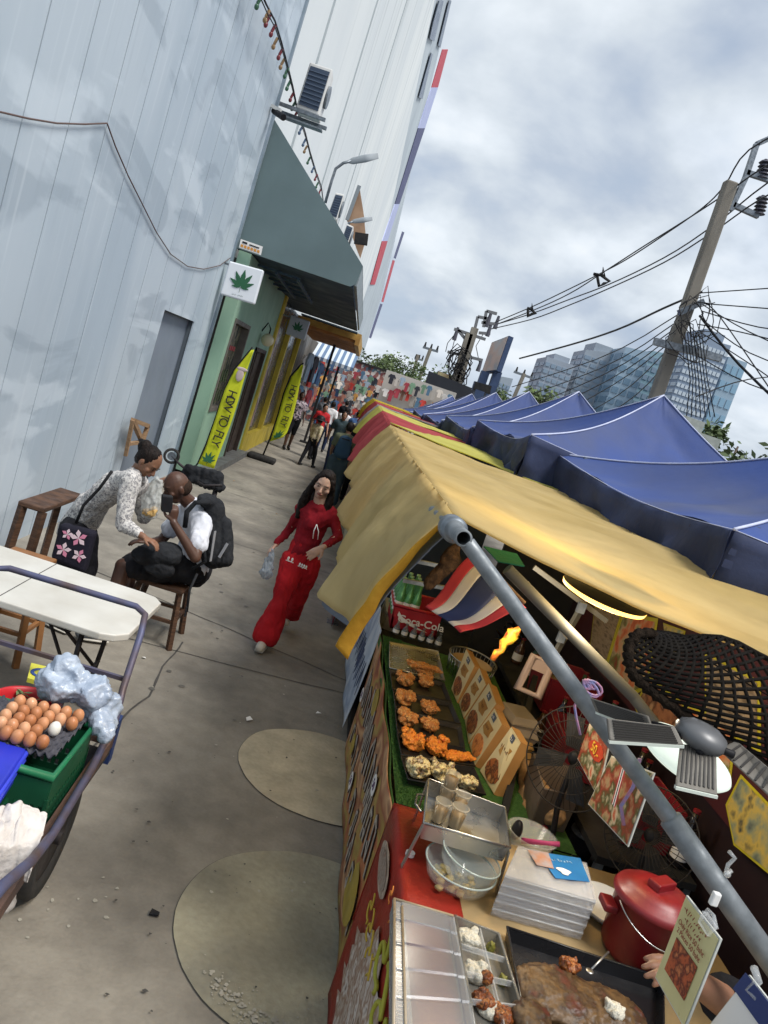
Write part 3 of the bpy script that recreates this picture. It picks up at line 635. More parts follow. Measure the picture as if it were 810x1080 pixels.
# green shop front
GX = -2.3
M_green = mat('sage_green_render', lin('93b39d'), lin('88a992'), rough=.7, scale=1.5, detail=7)
gs = thing('green_shop', 'sage green shop front with poster window and patterned door under the grey awning', 'shop', (GX, 15, 0))
b = MB()
def wallseg(y0, y1, z0, z1): b.box(GX-.2, GX, y0, y1, z0, z1)
wallseg(12.52, 12.75, 0, 3.72); wallseg(12.75, 14.35, 0, 1.15); wallseg(12.75, 14.35, 2.72, 3.72); wallseg(14.35, 15.75, 0, 3.72); wallseg(15.75, 17.3, 2.4, 3.72); wallseg(17.3, 17.75, 0, 3.72)
b.build('wall', M_green, gs)
fr = MB()
for a, c, z0, z1 in ((12.75, 14.35, 1.15, 1.22), (12.75, 14.35, 2.65, 2.72), (12.75, 12.83, 1.22, 2.65), (14.27, 14.35, 1.22, 2.65)): fr.box(GX-.16, GX+.02, a, c, z0, z1)
wf = fr.build('window', mat('taupe_frame', lin('6d6761'), lin('5d5751')), gs)
b = MB(); b.box(GX-.12, GX-.11, 12.83, 14.27, 1.22, 2.65); b.build('pane', ramp_mat('window_display', [lin('39403a'), lin('6f6a58'), lin('4c5a44'), lin('8a8470'), lin('3a2f2b')], scale=5, rough=.25, bump=0, kind='voronoi', stretch=(1, 2, 1)), wf)
b = MB(); rnd = random.Random(2)
for i in range(6): b.box(GX-.105, GX-.1, 12.95+i*.2, 13.1+i*.2, 2.2, 2.28)
b.build('red_letters', mat('red_letter', lin('b2494a')), wf)
b = MB()
for j in range(2):
    for i in range(6):
        y, z = 12.95+i*.21, 1.75-j*.35; b.slab([(GX-.1, y, z-.13), (GX-.1, y+.12, z-.1), (GX-.1, y+.08, z+.12), (GX-.1, y-.01, z+.05)], .004)
b.build('leaf_poster', mat('poster_olive', lin('5c6a44')), wf)
ds = MB(); ds.box(GX-.15, GX-.12, 15.75, 17.3, .12, 2.4)
dr = ds.build('door', ramp_mat('patterned_curtain', [lin('2a2524'), lin('4a3f39'), lin('a59a94'), lin('332c2a'), lin('7a6a62')], scale=9, rough=.8, bump=0, kind='voronoi', stretch=(1, 2, 1)), gs)
b = MB(); b.box(GX-.15, GX+.03, 15.75, 15.83, .12, 2.4); b.box(GX-.15, GX+.03, 17.22, 17.3, .12, 2.4); b.box(GX-.15, GX+.03, 15.75, 17.3, 2.34, 2.42); b.box(GX-.11, GX-.05, 16.55, 17.2, .12, 2.34); b.build('door_frame', mat('dark_brown_frame', lin('4a3c35'), lin('3a2f2a')), dr)
b = MB(); b.box(GX-.2, GX+.22, 12.52, 17.7, 0, .12); b.build('step', mat('step_grey', lin('6e6f6e'), lin('5d5e5d'), scale=4), gs)
t = thing('wall_lamp', 'round cream globe lamp on the green wall above the second doorway', 'lamp', (GX, 15.9, 2.6)); b = MB(); b.ell((GX+.16, 15.9, 2.62), .13, nu=16, nv=10); b.build('globe', mat('cream_glass', lin('d8cfae'), rough=.3), t); b = MB(); b.tube([(GX, 15.9, 2.75), (GX+.08, 15.9, 2.95), (GX+.16, 15.9, 2.85), (GX+.16, 15.9, 2.74)], .015, 6); b.build('arm', M_black, t)
# leaf emblem
def leaf(o, ux, uy, R, m, parent, th=.004):
    b = MB(); o, ux, uy = V(o), V(ux).normalized(), V(uy).normalized()
    for ang, l in ((90, 1), (60, .93), (120, .93), (28, .78), (152, .78), (-2, .5), (182, .5)):
        a = R_(ang); d = ux*math.cos(a)+uy*math.sin(a); s = ux*-math.sin(a)+uy*math.cos(a); pts = []
        n = 8
        for i in range(n+1): t = i/n; w_ = .13*math.sin(math.pi*t**.8)*(1+.18*(i % 2)); pts.append(o+d*R*l*(.04+t*.96)+s*R*l*w_)
        for i in range(n-1, 0, -1): t = i/n; w_ = .13*math.sin(math.pi*t**.8)*(1+.18*(i % 2)); pts.append(o+d*R*l*(.04+t*.96)-s*R*l*w_)
        b.slab([p+ux.cross(uy)*th*(1+.1*ang/90) for p in pts], th*.9)
    b.bar(o, o-uy*R*.3, R*.03, th)
    return b.build('leaf_emblem', m, parent)
def psign(px, Y, label, face_m, dep, R, m_leaf, txt=False):
    P = [PY(x, y, Y) for x, y in px]; t = thing('shop_sign', label, 'sign', (P[0]+P[2])/2, 'square projecting leaf signs')
    ux = (P[1]-P[0]).normalized(); uy = (P[0]-P[3]).normalized(); c = (P[0]+P[1]+P[2]+P[3])/4
    b = MB(); b.slab([P[3], P[2], P[1], P[0]], dep); bevel(b.build('panel', face_m, t), .02); leaf(c-uy*R*.28, ux, uy, R, m_leaf, t)
    if txt: squig(8, c-uy*R*.75, ux, uy, R*.1, m_leaf, t)
    b = MB(); b.bar(P[0]+V((-.4, .06, -.05)), P[0]+V((.05, .06, -.05)), .03); b.build('bracket', M_steel, t)
psign([(242, 275), (278, 285), (268, 321), (232, 310)], 12.05, 'square white sign with green cannabis leaf', mat('sign_white', lin('dfe4ea'), rough=.4), .12, .27, M_leafg, True)
psign([(307, 332), (327, 339), (321, 359), (301, 352)], 17.9, 'smaller grey square sign with green leaf beside the yellow post', mat('sign_grey', lin('a7adb5'), rough=.4), .15, .2, M_leafg)
P = [PY(x, y, 12.42) for x, y in ((254, 252), (277, 260), (275, 269), (252, 261))]; t = thing('number_plate', 'small white plate with flag and orange squares stuck on the awning side', 'sign', P[0]); b = MB(); b.slab([P[3], P[2], P[1], P[0]], .02); b.build('panel', M_whiteink, t)
ux = (P[1]-P[0]); uy = (P[0]-P[3]); b = MB(); b.m = 0
for i in range(6): o = P[3]+ux*(.06+i*.15)+uy*.15; b.slab([o+V((0, -.006, 0)), o+ux*.11+V((0, -.006, 0)), o+ux*.11+uy*.3+V((0, -.006, 0)), o+uy*.3+V((0, -.006, 0))], .004)
b.build('orange_squares', mat('orange_print', lin('c98c3e')), t)
b = MB(); o = P[3]+ux*.1+uy*.62; b.slab([o+V((0, -.006, 0)), o+ux*.22+V((0, -.006, 0)), o+ux*.22+uy*.22+V((0, -.006, 0)), o+uy*.22+V((0, -.006, 0))], .004); o = P[3]+ux*.42+uy*.62; b.slab([o+V((0, -.006, 0)), o+ux*.45+V((0, -.006, 0)), o+ux*.45+uy*.14+V((0, -.006, 0)), o+uy*.14+V((0, -.006, 0))], .004); b.build('dark_marks', M_ink, t)
# feather flags
M_yel = cloth('yellow_flag_cloth', lin('dde33c'), lin('cfd636'), trans=.25, scale=3, bump=.2, bscale=12)
def feather(left, right, Y, label, tsz, poletop, polebot, base=None):
    t = thing('feather_flag', label, 'flag', PY(*polebot, Y), 'yellow feather flags reading HOW TO FLY')
    n = len(left)-1
    Lp = [PY(x, y, Y) for x, y in left]; Rp = [PY(x, y, Y) for x, y in right]
    def f(u, v):
        i = min(int(v*n), n-1); w_ = v*n-i; p = lerp(lerp(Lp[i], Lp[i+1], w_), lerp(Rp[i], Rp[i+1], w_), u); return p+V((0, .03*math.sin(u*3+v*9)*Y/14, 0))
    b = MB(); b.grid(f, 6, 30, thick=.006); b.build('cloth', M_yel, t)
    b = MB(); b.tube([PY(polebot[0], polebot[1], Y+.02)]+[p+V((-.01*Y/12, .02, 0)) for p in reversed(Lp)]+[PY(*poletop, Y+.02)], .014*Y/12, 6); b.build('pole', M_black, t)
    return t, f
t, f = feather([(265, 369), (247, 390), (237, 412), (228, 440), (218, 468), (209, 489)], [(268, 369), (259, 396), (252, 420), (243, 448), (234, 472), (226, 494)], 12.2, 'nearer yellow feather flag reading HOW TO FLY on the green wall', .2, (266, 366), (204, 494))
def flagtext(f, t, s, v0, v1, size, u=.52):
    for i, ch in enumerate(s):
        if ch == ' ': continue
        v = v0+(v1-v0)*i/(len(s)-1); p = f(u, v); d = (f(u, v+.02)-f(u, v-.02)).normalized(); uu = (f(.9, v)-f(.1, v)).normalized()
        text(ch, p+V((0, -.03, 0)), d, uu, size, M_ink, t, ext=.002)
flagtext(f, t, 'HOW TO FLY', .4, .78, .2)
p = f(.5, .955); leaf(p+V((0, -.03, 0)), f(.9, .93)-f(.1, .93), f(.5, .9)-f(.5, .96), .17, M_leafg, t)
b = MB(); p = f(.6, .22)+V((0, -.03, 0)); b.ell(p, (.06, .008, .1), nu=12, nv=6); b.ell(p+V((.01, 0, .1)), (.09, .008, .03), nu=12, nv=6); b.build('figure_print', mat('pink_grey_print', lin('b9a7a4')), t)
t2, f2 = feather([(318, 385), (307, 397), (300, 415), (294, 437), (288, 455), (284, 466)], [(320, 385), (317, 402), (313, 422), (308, 442), (303, 456), (299, 461)], 17.9, 'farther yellow feather flag standing in a black slab base by the yellow storefront', .2, (320, 383), (277, 481))
flagtext(f2, t2, 'HOW TO FLY', .3, .7, .2); p = f2(.5, .94); leaf(p+V((0, -.03, 0)), f2(.9, .93)-f2(.1, .93), f2(.5, .9)-f2(.5, .96), .2, M_leafg, t2)
b = MB(); p = PZ(276, 483, .06); b.box(p.x-.33, p.x+.33, p.y-.2, p.y+.2, 0, .13); bevel(b.build('base', M_rubber, t2), .05, 3)
# yellow storefront and the dim shops beyond
ys_ = thing('yellow_storefront', 'yellow framed storefront with dark glass beside the green shop', 'shop', (GX, 20, 0))
M_yp = mat('yellow_paint', lin('d2bb45'), lin('bfa93c'), rough=.55, scale=3)
b = MB(); b.box(GX-.15, GX+.05, 17.76, 18.05, .0, 3.72); b.box(GX-.15, GX+.05, 18.05, 24, 0, .45); b.box(GX-.15, GX+.05, 20.6, 20.8, .45, 3.4); b.box(GX-.15, GX+.05, 23.8, 24, .45, 3.4); b.build('frame', M_yp, ys_)
b = MB(); b.box(GX-.1, GX-.07, 18.05, 23.8, .45, 3.7); b.build('glass', mat('shop_glass', lin('20242b'), lin('3a3a3c'), rough=.2, scale=2), ys_)
b = MB(); b.box(GX-.06, GX-.03, 18.4, 19.0, .6, 3.0); b.build('poster_strip', ramp_mat('poster_colours', [lin('2b3550'), lin('a88c8c'), lin('3a4060'), lin('c7b9b0'), lin('7a4a4a')], scale=4, bump=0, kind='voronoi'), ys_)
b = MB(); b.box(GX-4, GX-.16, 12.6, 60, 0, 3.6); tag(b.build('shop_block', mat('dim_shop_wall', lin('6d6a64'), lin('57544f'), scale=.8)), 'low dim shop block running along the foot of the white building', 'building')
pg = thing('pergola', 'orange brown slatted pergola roof beyond the grey awning', 'pergola', (-1.5, 24, 3.3)); b = MB()
for i in range(16): b.box(-2.28, -.62, 21.7+i*.42, 21.85+i*.42, 3.42, 3.6)
b.build('slats', mat('orange_wood', lin('b07a46'), lin('96643a'), scale=4), pg); b = MB(); b.box(-.62, -.5, 21.6, 28.4, 3.38, 3.7); b.box(-2.3, -.62, 21.58, 21.68, 3.5, 3.66); b.build('beam', mat('pergola_beam', lin('a0783c'), lin('c09a50'), scale=3), pg)
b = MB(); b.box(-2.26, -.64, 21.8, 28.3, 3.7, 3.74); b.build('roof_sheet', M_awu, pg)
sa = thing('striped_awning', 'blue and white striped awning beyond the pergola', 'awning', (-1.4, 30, 3.2)); b = MB(); b2 = MB()
for i in range(14):
    xx0, xx1 = -2.2+i*.115, -2.2+(i+1)*.115; (b if i % 2 else b2).slab([(xx0, 29, 2.95), (xx1, 29, 2.95), (xx1, 31.5, 3.75), (xx0, 31.5, 3.75)], .02); (b if i % 2 else b2).slab([(xx0, 28.98, 2.82), (xx1, 28.98, 2.82), (xx1, 28.98, 2.95), (xx0, 28.98, 2.95)], .02)
b.build('blue_stripes', mat('stripe_blue', lin('5b7392')), sa); b2.build('white_stripes', mat('stripe_white', lin('c4ccd4')), sa)
# shop bays with hanging goods
cols = ['b9b2ab', 'c8473f', '4e6a94', '2c2e38', 'd8cfc6', '6f8f78', 'c98a7a', '8f9fb0', '3b3b45', 'a8434f', 'd9a25a', '5d7f9b', 'e0dcd8', '7d5a4c']
GM = [mat('garment_'+c, lin(c), rough=.85, bump=.3, bscale=10) for c in cols]
GN = ['beige', 'red', 'blue', 'black', 'cream', 'green', 'salmon', 'pale blue', 'charcoal', 'crimson', 'orange', 'teal', 'white', 'brown']
def garment(c, ux, h, w_, mi, label, group, uz=(0, 0, 1)):
    ux = V(ux).normalized(); n = ux.cross(V(uz)); b = MB(); t = w_*.14
    pts = [(-.28, -1), (.28, -1), (.3, -.25), (.5, -.45), (.6, -.25), (.34, .0), (.12, .04), (0, -.03), (-.12, .04), (-.34, 0), (-.6, -.25), (-.5, -.45), (-.3, -.25)]
    b.slab([V(c)+ux*x*w_+V((0, 0, 1))*y*h for x, y in pts], t)
    return tag(b.build('hanging_garment', GM[mi]), label, 'clothes', group)
rnd = random.Random(11)
# left rack along the shop fronts, then the stall across the far end

for y in [24.6+.55*i for i in range(14)]:
    for z in (2.75, 1.75):
        mi = rnd.randrange(14); garment((-1.95+rnd.uniform(-.12, .15), y, z+rnd.uniform(-.12, .12)), (.25, 1, 0), rnd.uniform(.65, .95), rnd.uniform(.45, .6), mi, 'garment hanging among the colourful clothes along the left shop fronts', 'clothes hanging along the left shop fronts')
for z in (3.4, 3.05, 2.7, 2.35, 2.0, 1.65):
    for i in range(19):
        x = -2.2+i*.235+rnd.uniform(-.06, .06); mi = rnd.randrange(14); garment((x+rnd.uniform(-.05, .05), 38+rnd.uniform(-.4, .4), z-.3+rnd.uniform(-.1, .1)), (1, rnd.uniform(-.5, .5), 0), rnd.uniform(.28, .42), rnd.uniform(.2, .32), mi, 'garment hanging on the packed clothes stall across the far end of the alley', 'clothes hanging on the far end stall')
ct = thing('clothes_stall', 'clothes stall wall closing the far end of the alley', 'stall', (0, 38.6, 0)); b = MB(); b.box(-2.4, 3.4, 38.6, 38.7, 0, 3.5); b.build('back_panel', ramp_mat('packed_clothes', [lin('b7a79f'), lin('93625a'), lin('5f7c8c'), lin('d5cdc6'), lin('8a4a4c'), lin('35414c')], scale=7, bump=0, kind='voronoi', stretch=(1, 1, .8)), ct); b = MB(); b.box(-2.4, 3.4, 38.5, 39.8, 3.5, 3.6); b.build('roof', M_dark, ct)
for i in range(12):
    mi = rnd.randrange(14); garment((.95+i*.24, 33.5, 2.75+rnd.uniform(-.1, .12)), (1, rnd.uniform(-.4, .4), 0), rnd.uniform(.3, .5), rnd.uniform(.2, .3), mi, 'garment pinned on the panel above the striped canopies', 'clothes hanging above the striped canopies')
for i in range(12):
    mi = rnd.randrange(14); garment((1.0+i*.24, 33.4, 3.25+rnd.uniform(-.12, .12)), (1, rnd.uniform(-.4, .4), 0), rnd.uniform(.3, .5), rnd.uniform(.2, .3), mi, 'garment pinned on the panel above the striped canopies', 'clothes hanging above the striped canopies')
b = MB(); b.box(.7, 3.9, 33.7, 33.75, 1.5, 3.45); tag(b.build('display_panel', mat('pale_display_panel', lin('b9b4ae'))), 'pale panel behind the clothes above the striped canopies', 'panel')
for i, (x, y) in enumerate(((-1.35, 26), (-1.2, 31))):
    t = thing('post', ['nearer dark post in front of the hanging clothes', 'farther dark post in front of the hanging clothes'][i], 'post', (x, y, 0)); b = MB(); b.bar((x, y, .06), (x, y, 3.4), .08); b.build('shaft', M_dark, t); b = MB(); b.box(x-.15, x+.15, y-.15, y+.15, 0, .06); b.build('foot_plate', M_dark, t)
# ------------------------------------------------------------------ black hoarding, trees, far signs
b = MB()
b.hexa([(3.2, 44, 0), (14, 40, 0), (14, 40.2, 0), (3.2, 44.2, 0), (3.2, 44, 4.5), (14, 40, 3.7), (14, 40.2, 3.7), (3.2, 44.2, 4.5)])
tag(b.build('hoarding', mat('black_hoarding', lin('33363f'), lin('2b2e36'), scale=.6)), 'long black hoarding beyond the blue tents', 'fence')
M_leaf = [mat('foliage_'+n, c, c2, rough=.7, scale=1.2) for n, c, c2 in (('dark', (.05, .08, .035), (.08, .11, .05)), ('mid', (.08, .12, .05), (.12, .16, .07)), ('light', (.1, .15, .045), (.14, .19, .07)))]
M_bark = mat('bark', (.09, .065, .045), (.05, .038, .03), scale=6)
def tree(x, y, h, r, label, group=None, n=1700, lean=0, ls=.22, seed=1, z0=0):
    rnd = random.Random(seed); t = thing('tree', label, 'tree', (x, y, z0), group)
    b = MB(); b.tube([(x, y, z0), (x+.1, y, z0+h*.3), (x-.1+lean, y, z0+h*.6), (x+lean, y, z0+h*.85)], [h*.03, h*.024, h*.015, h*.006], 8)
    cl = []
    for i in range(22):
        a = rnd.uniform(0, 6.28); q = rnd.uniform(.25, 1)**.6; zz = rnd.uniform(-.75, 1); k = math.sqrt(max(.08, 1-zz*zz*.8))
        c = V((x+lean+math.cos(a)*r*q*k, y+math.sin(a)*r*q*k, z0+h*.66+zz*h*.32)); cl.append((c, r*rnd.uniform(.2, .42))); b.tube([(x, y, z0+h*.4), lerp(V((x, y, z0+h*.45)), c, .5)+V((0, 0, .1)), c], [h*.01, h*.006, h*.002], 5, cap=False)
    b.build('trunk', M_bark, t)
    b = MB()
    for i in range(n):
        c, q = rnd.choice(cl); d = V((rnd.gauss(0, 1), rnd.gauss(0, 1), rnd.gauss(0, .8))); d = d.normalized()*q*rnd.uniform(.3, 1.1); p = c+d; a = V((rnd.gauss(0, 1), rnd.gauss(0, 1), rnd.gauss(0, .6))).normalized()*ls*rnd.uniform(.6, 1.3); e_ = a.cross(V((rnd.gauss(0, 1), rnd.gauss(0, 1), rnd.gauss(0, 1)))).normalized()*ls*.45; b.m = min(2, max(0, int(1.2+noise.noise(c*1.3)*1.4+rnd.uniform(-.5, .9)+d.z*.5/q)))
        b.quad(p-a, p-e_, p+a, p+e_)
    b.build('crown', M_leaf, t)
G = 'trees beyond the far end of the market'
tree(1.6, 62, 5.4, 2.8, 'leftmost dark bushy tree beyond the clothes stall, beside the white building', G, 2600, seed=3, ls=.17)
tree(5.0, 66, 5.6, 3.2, 'dark bushy tree behind the black hoarding, right of the leftmost tree', G, 2600, seed=4, ls=.17)
tree(10.2, 60, 5.5, 2.4, 'bushy tree left of the twin concrete poles', G, 2000, seed=5, ls=.17)
tree(12.2, 55, 6.4, 1.6, 'small tree standing close behind the twin poles', G, 900, seed=6, ls=.22)
tree(24, 68, 5.4, 3.0, 'low green tree right of the tall billboard', G, 2000, seed=7, ls=.18)
tree(13.4, 21, 5.6, 2.3, 'leafy tree with orange tinted twigs at the right edge behind the blue tents', None, 4200, seed=8, ls=.15)
tree(10.8, 22, 4.9, 1.5, 'lighter green sapling beside the large concrete pole', None, 1800, seed=12, ls=.13)
# billboards
def bill(px, Y, dep, label, fm, legs, skew=2.0):
    P = [PY(px[0][0], px[0][1], Y), PY(px[1][0], px[1][1], Y-skew), PY(px[2][0], px[2][1], Y-skew), PY(px[3][0], px[3][1], Y)]
    t = thing('billboard', label, 'billboard', (P[0].x, Y, 0)); n = (P[2]-P[3]).cross(P[0]-P[3]).normalized(); b = MB()
    b.slab([P[3], P[2], P[1], P[0]], dep); b.build('casing', mat('navy_casing', lin('35486a'), lin('2f4060')), t)
    c = sum(P, V((0, 0, 0)))/4; b = MB(); b.slab([c+(p-c)*.95+n*.03 for p in (P[3], P[2], P[1], P[0])], .02); b.build('face', fm, t)
    for q in legs:
        x_, y_ = PY(*q, Y-skew*.5).x, Y-skew*.5; m = MB(); m.bar((x_, y_, 0), (x_, y_, PY(*q, Y-skew*.5).z), .35); m.build('post', mat('navy_casing', lin('35486a')), t)
    return t
bill([(519, 361), (537, 354), (524, 391), (508, 393)], 34, .25, 'tall worn billboard in a navy casing right of the twin poles', ramp_mat('faded_advert', [lin('8d939c'), lin('a2a6ac'), lin('b0988f'), lin('838b96')], scale=1.1, bump=0, stretch=(1, 1, .6)), [(512, 392), (525, 392)], 1.0)
bill([(501, 402), (519, 407), (517, 416), (498, 411)], 30, .3, 'low dark screen sign in a pale frame under the tall billboard', M_dark, [(506, 412)], 0)
bill([(462, 391), (476, 396), (472, 408), (458, 404)], 48, .2, 'small pale yellow sign left of the twin poles', ramp_mat('yellow_advert', [lin('c9bd90'), lin('c0ab84'), lin('c7a182')], scale=1.4, bump=0), [(466, 405)], 0)
# ------------------------------------------------------------------ utility poles and wires
M_cp = mat('concrete_pole', lin('8a857b'), lin('6f6a62'), rough=.85, scale=2.5, bump=.2, stretch=(1, 1, .3))
up = thing('utility_pole', 'large near concrete utility pole with steel arms above the blue tents', 'utility pole', (5.05, 13.9, 0))
A = PY(694, 412, 13.9); Bt = PY(771, 192, 13.9); ax_ = (Bt-A).normalized(); foot = A-ax_*(A.z/ax_.z)
b = MB(); b.bar(foot, Bt, .22, .2, up=(0, 1, 0)); bevel(b.build('shaft', M_cp, up), .03)
b = MB(); q = lambda x, y, d=13.9: PY(x, y, d)
fr_ = .085
b.bar(q(770, 222), q(786, 188), fr_); b.bar(q(786, 188), q(798, 152), fr_); b.bar(q(798, 152), q(825, 140), fr_); b.bar(q(773, 216), q(800, 228), fr_); b.bar(q(787, 182), q(830, 196), fr_); b.build('steel_arms', M_steel, up)
b = MB()
for (x, y), (x2, y2) in (((800, 226), (805, 206)), ((803, 188), (808, 168)), ((822, 160), (827, 140))):
    A_, B_ = q(x, y), q(x2, y2); d = (B_-A_); n = 5
    b = MB(); b.cyl(A_, B_, .03, seg=8)
    for i in range(n): b.cyl(A_+d*(i/n), A_+d*((i+.6)/n), .11, .07, 10)
    b.build('insulator', mat('insulator_brown', lin('4a4a55')), up)
b = MB(); b.bar(q(690, 360, 13.7), q(760, 378, 13.7), .12); b.bar(q(716, 330, 13.75), q(742, 318, 13.75), .1); b.build('crossarm', M_steel, up)
b = MB(); b.box(q(684, 420).x-.25, q(684, 420).x+.35, 13.6, 14.2, 2.2, 3.15); b.build('base_block', mat('pale_concrete_block', lin('a8a69c'), lin('94928a')), up)
rnd = random.Random(4)
b = MB()
for i in range(10):
    z = rnd.uniform(0, 1); c = q(738-10*z+rnd.uniform(-8, 12), 325+40*z, 13.5); b.tube([c+V((math.cos(a)*.25*rnd.uniform(.6, 1.5), math.sin(a)*.15, math.sin(a)*.35*rnd.uniform(.6, 1.4))) for a in [k*.7+i for k in range(9)]], .009, 5)
for i in range(7): b.tube([q(722+i*3, 350, 13.5), q(728+i*3, 400, 13.6), q(724+i*5, 440, 13.6)], .009, 5)
b.build('cable_tangle', M_black, up)
b = MB(); b.tube([q(700, 425, 13.4)+V((math.cos(a)*.2, 0, -.35+math.sin(a)*.2)) for a in [k*.4 for k in range(30)]], .02, 6); b.build('coiled_cable', M_black, up)
b = MB(); b.box(q(715, 432).x-.2, q(715, 432).x+.35, 13.4, 13.9, q(715, 440).z-.3, q(715, 420).z-.3); b.box(q(735, 440).x-.2, q(735, 440).x+.3, 13.3, 13.9, q(735, 445).z-.4, q(735, 430).z-.45); b.build('junction_box', mat('box_grey', lin('a4aaa4'), lin('8d938d')), up)
# twin poles
tp = thing('twin_poles', 'pair of concrete poles carrying crossarms and insulators in the middle distance', 'utility pole', (9.3, 48, 0))
q = lambda x, y, d=48: PY(x, y, d)
b = MB()
for (x, y), (x2, y2) in (((486, 395), (501, 346)), ((480, 400), (495, 352))):
    A, B_ = q(x, y), q(x2, y2); a = (B_-A).normalized(); b.bar(A-a*(A.z/a.z), B_, .42, .42, up=(0, 1, 0))
b.build('shafts', M_cp, tp)
b = MB()
for s in (((479, 347), (512, 358)), ((472, 371), (509, 380)), ((500, 350), (504, 334)), ((504, 334), (514, 336)), ((513, 328), (524, 331)), ((513, 328), (510, 345)), ((508, 340), (524, 342)), ((505, 351), (517, 352)), ((483, 348), (492, 359))): b.bar(q(*s[0]), q(*s[1]), .17)
b.build('crossarms', mat('rusty_steel', lin('6c6e72')), tp)
b = MB()
for x, y in ((515, 338), (524, 340), (516, 348), (481, 352), (506, 385), (516, 336)): c = q(x, y); b = MB(); b.cyl(c-V((0, 0, .4)), c+V((0, 0, .4)), .14, .08, 8); b.build('insulator', mat('insulator_brown', lin('4a4a55')), tp)
rnd = random.Random(8); b = MB()
for i in range(16): c = q(482+rnd.uniform(-3, 7), rnd.uniform(375, 400), 47.5); b.tube([c+V((math.cos(a)*rnd.uniform(.3, .6), 0, math.sin(a)*rnd.uniform(.4, .9))) for a in [k*.8+i for k in range(8)]], .035, 4)
for s in (((481, 352), (476, 372), (468, 388)), ((506, 385), (502, 365), (511, 350)), ((480, 352), (472, 362), (470, 371))): b.tube([q(*p) for p in s], .03, 4)
b.build('cable_tangle', M_black, tp)
for i, (px, Y, l) in enumerate(((((444, 395), (454, 368), (446, 366), (462, 371)), 70, 'small far pole with crossarm left of the twin poles'), (((436, 392), (441, 374), (437, 378), (446, 380)), 85, 'tiny thin far pole left of the small pole'), (((546, 410), (553, 394), (542, 392), (562, 399)), 70, 'small far pole standing right of the billboard'))):
    t = thing('utility_pole', l, 'utility pole', (PY(*px[0], Y).x, Y, 0), 'small far utility poles'); A, B_ = PY(*px[0], Y), PY(*px[1], Y); a = (B_-A).normalized()
    b = MB(); b.bar(A-a*(A.z/a.z), B_, .3, up=(0, 1, 0)); b.build('shaft', M_cp, t); b = MB(); b.bar(PY(*px[2], Y), PY(*px[3], Y), .2); b.build('crossarm', M_steel, t)
    b = MB()
    for u in (.1, .5, .9): c = lerp(PY(*px[2], Y), PY(*px[3], Y), u); b = MB(); b.cyl(c, c+V((0, 0, .5)), .12, .06, 6); b.build('insulator', M_dark, t)
# overhead wires: from the near pole to the twin poles, and the fan of wires beside the near pole
def wire(pts, ya, yb, r, label, group, name='overhead_wire'):
    n = len(pts)-1; P = []
    for i, p in enumerate(pts):
        # true perspective spacing between two depths
        L0 = (V(pts[i])-V(pts[0])).length/(V(pts[-1])-V(pts[0])).length; P.append(PY(p[0], p[1], 1/((1-L0)/ya+L0/yb)))
    Q = []
    for i in range(n):
        for u in (0, .25, .5, .75):
            p0, p1, p2, p3 = P[max(i-1, 0)], P[i], P[i+1], P[min(i+2, n)]; Q.append(.5*((2*p1)+(p2-p0)*u+(2*p0-5*p1+4*p2-p3)*u*u+(3*p1-p0-3*p2+p3)*u**3))
    Q.append(P[-1]); b = MB(); b.tube(Q, [r*(.5+.5*p.y/14) if p.y > 14 else r for p in Q], 5); return tag(b.build(name, M_black), label, 'wire', group)
Gw = 'power wires between the near pole and the twin poles'
wire([(870, 118), (790, 158), (764, 196), (740, 220), (700, 248), (660, 274), (632, 289), (600, 305), (560, 324), (522, 340)], 11, 47, .014, 'topmost of the four power wires running to the twin poles', Gw)
wire([(870, 140), (803, 178), (760, 208), (720, 234), (680, 259), (638, 286), (600, 310), (563, 327), (524, 342)], 11, 47, .014, 'second from top of the four power wires running to the twin poles', Gw)
wire([(870, 160), (808, 194), (752, 238), (700, 272), (642, 300), (600, 316), (560, 331), (524, 342)], 11, 47, .014, 'third from top of the four power wires running to the twin poles', Gw)
wire([(870, 178), (802, 210), (750, 246), (700, 277), (645, 303), (600, 322), (560, 337), (518, 347)], 11, 47, .014, 'lowest of the four power wires running to the twin poles', Gw)
for i, (px, l) in enumerate((([(626, 289), (638, 291), (636, 283), (635, 291), (643, 297), (637, 299), (632, 302), (630, 291)], 'nearer wire spacer bracket on the power wires'), ([(556, 325), (562, 327), (561, 321), (561, 327), (565, 331), (561, 331), (557, 334), (557, 326)], 'farther small wire spacer bracket on the power wires'))):
    Y = (24, 34)[i]; b = MB(); b.tube([PY(x, y, Y) for x, y in px], .05+.02*i, 5); tag(b.build('wire_spacer', M_dark), l, 'bracket', 'spacers on the power wires')
wire([(548, 378), (600, 364), (650, 348), (700, 325), (740, 308)], 40, 14, .022, 'single thin wire rising to the near pole above the lower bundle', 'thin wires left of the near pole')
rnd = random.Random(6)
ends = [((540, 408), (718, 330)), ((548, 420), (716, 338)), ((560, 428), (714, 345)), ((570, 436), (712, 352)), ((585, 440), (708, 360)), ((600, 446), (705, 368)), ((615, 450), (702, 385))]
for i, (a, c) in enumerate(ends):
    mx_, my_ = (a[0]+c[0])/2, (a[1]+c[1])/2+6+rnd.uniform(0, 5); wire([a, (mx_, my_), c], 38, 13.8, .011, 'wire in the sloping bundle left of the near pole', 'sloping wire bundle left of the near pole')
ends = [((738, 309), (870, 300)), ((740, 320), (870, 330)), ((742, 322), (790, 350), (870, 385)), ((740, 328), (800, 345), (870, 352)), ((738, 333), (780, 385), (870, 470)), ((742, 338), (790, 372), (870, 400)), ((736, 342), (780, 350), (870, 372)), ((738, 350), (800, 390), (870, 440)), ((730, 372), (790, 405), (870, 430)), ((860, 395), (790, 400), (735, 418)), ((742, 318), (760, 335), (812, 410))]
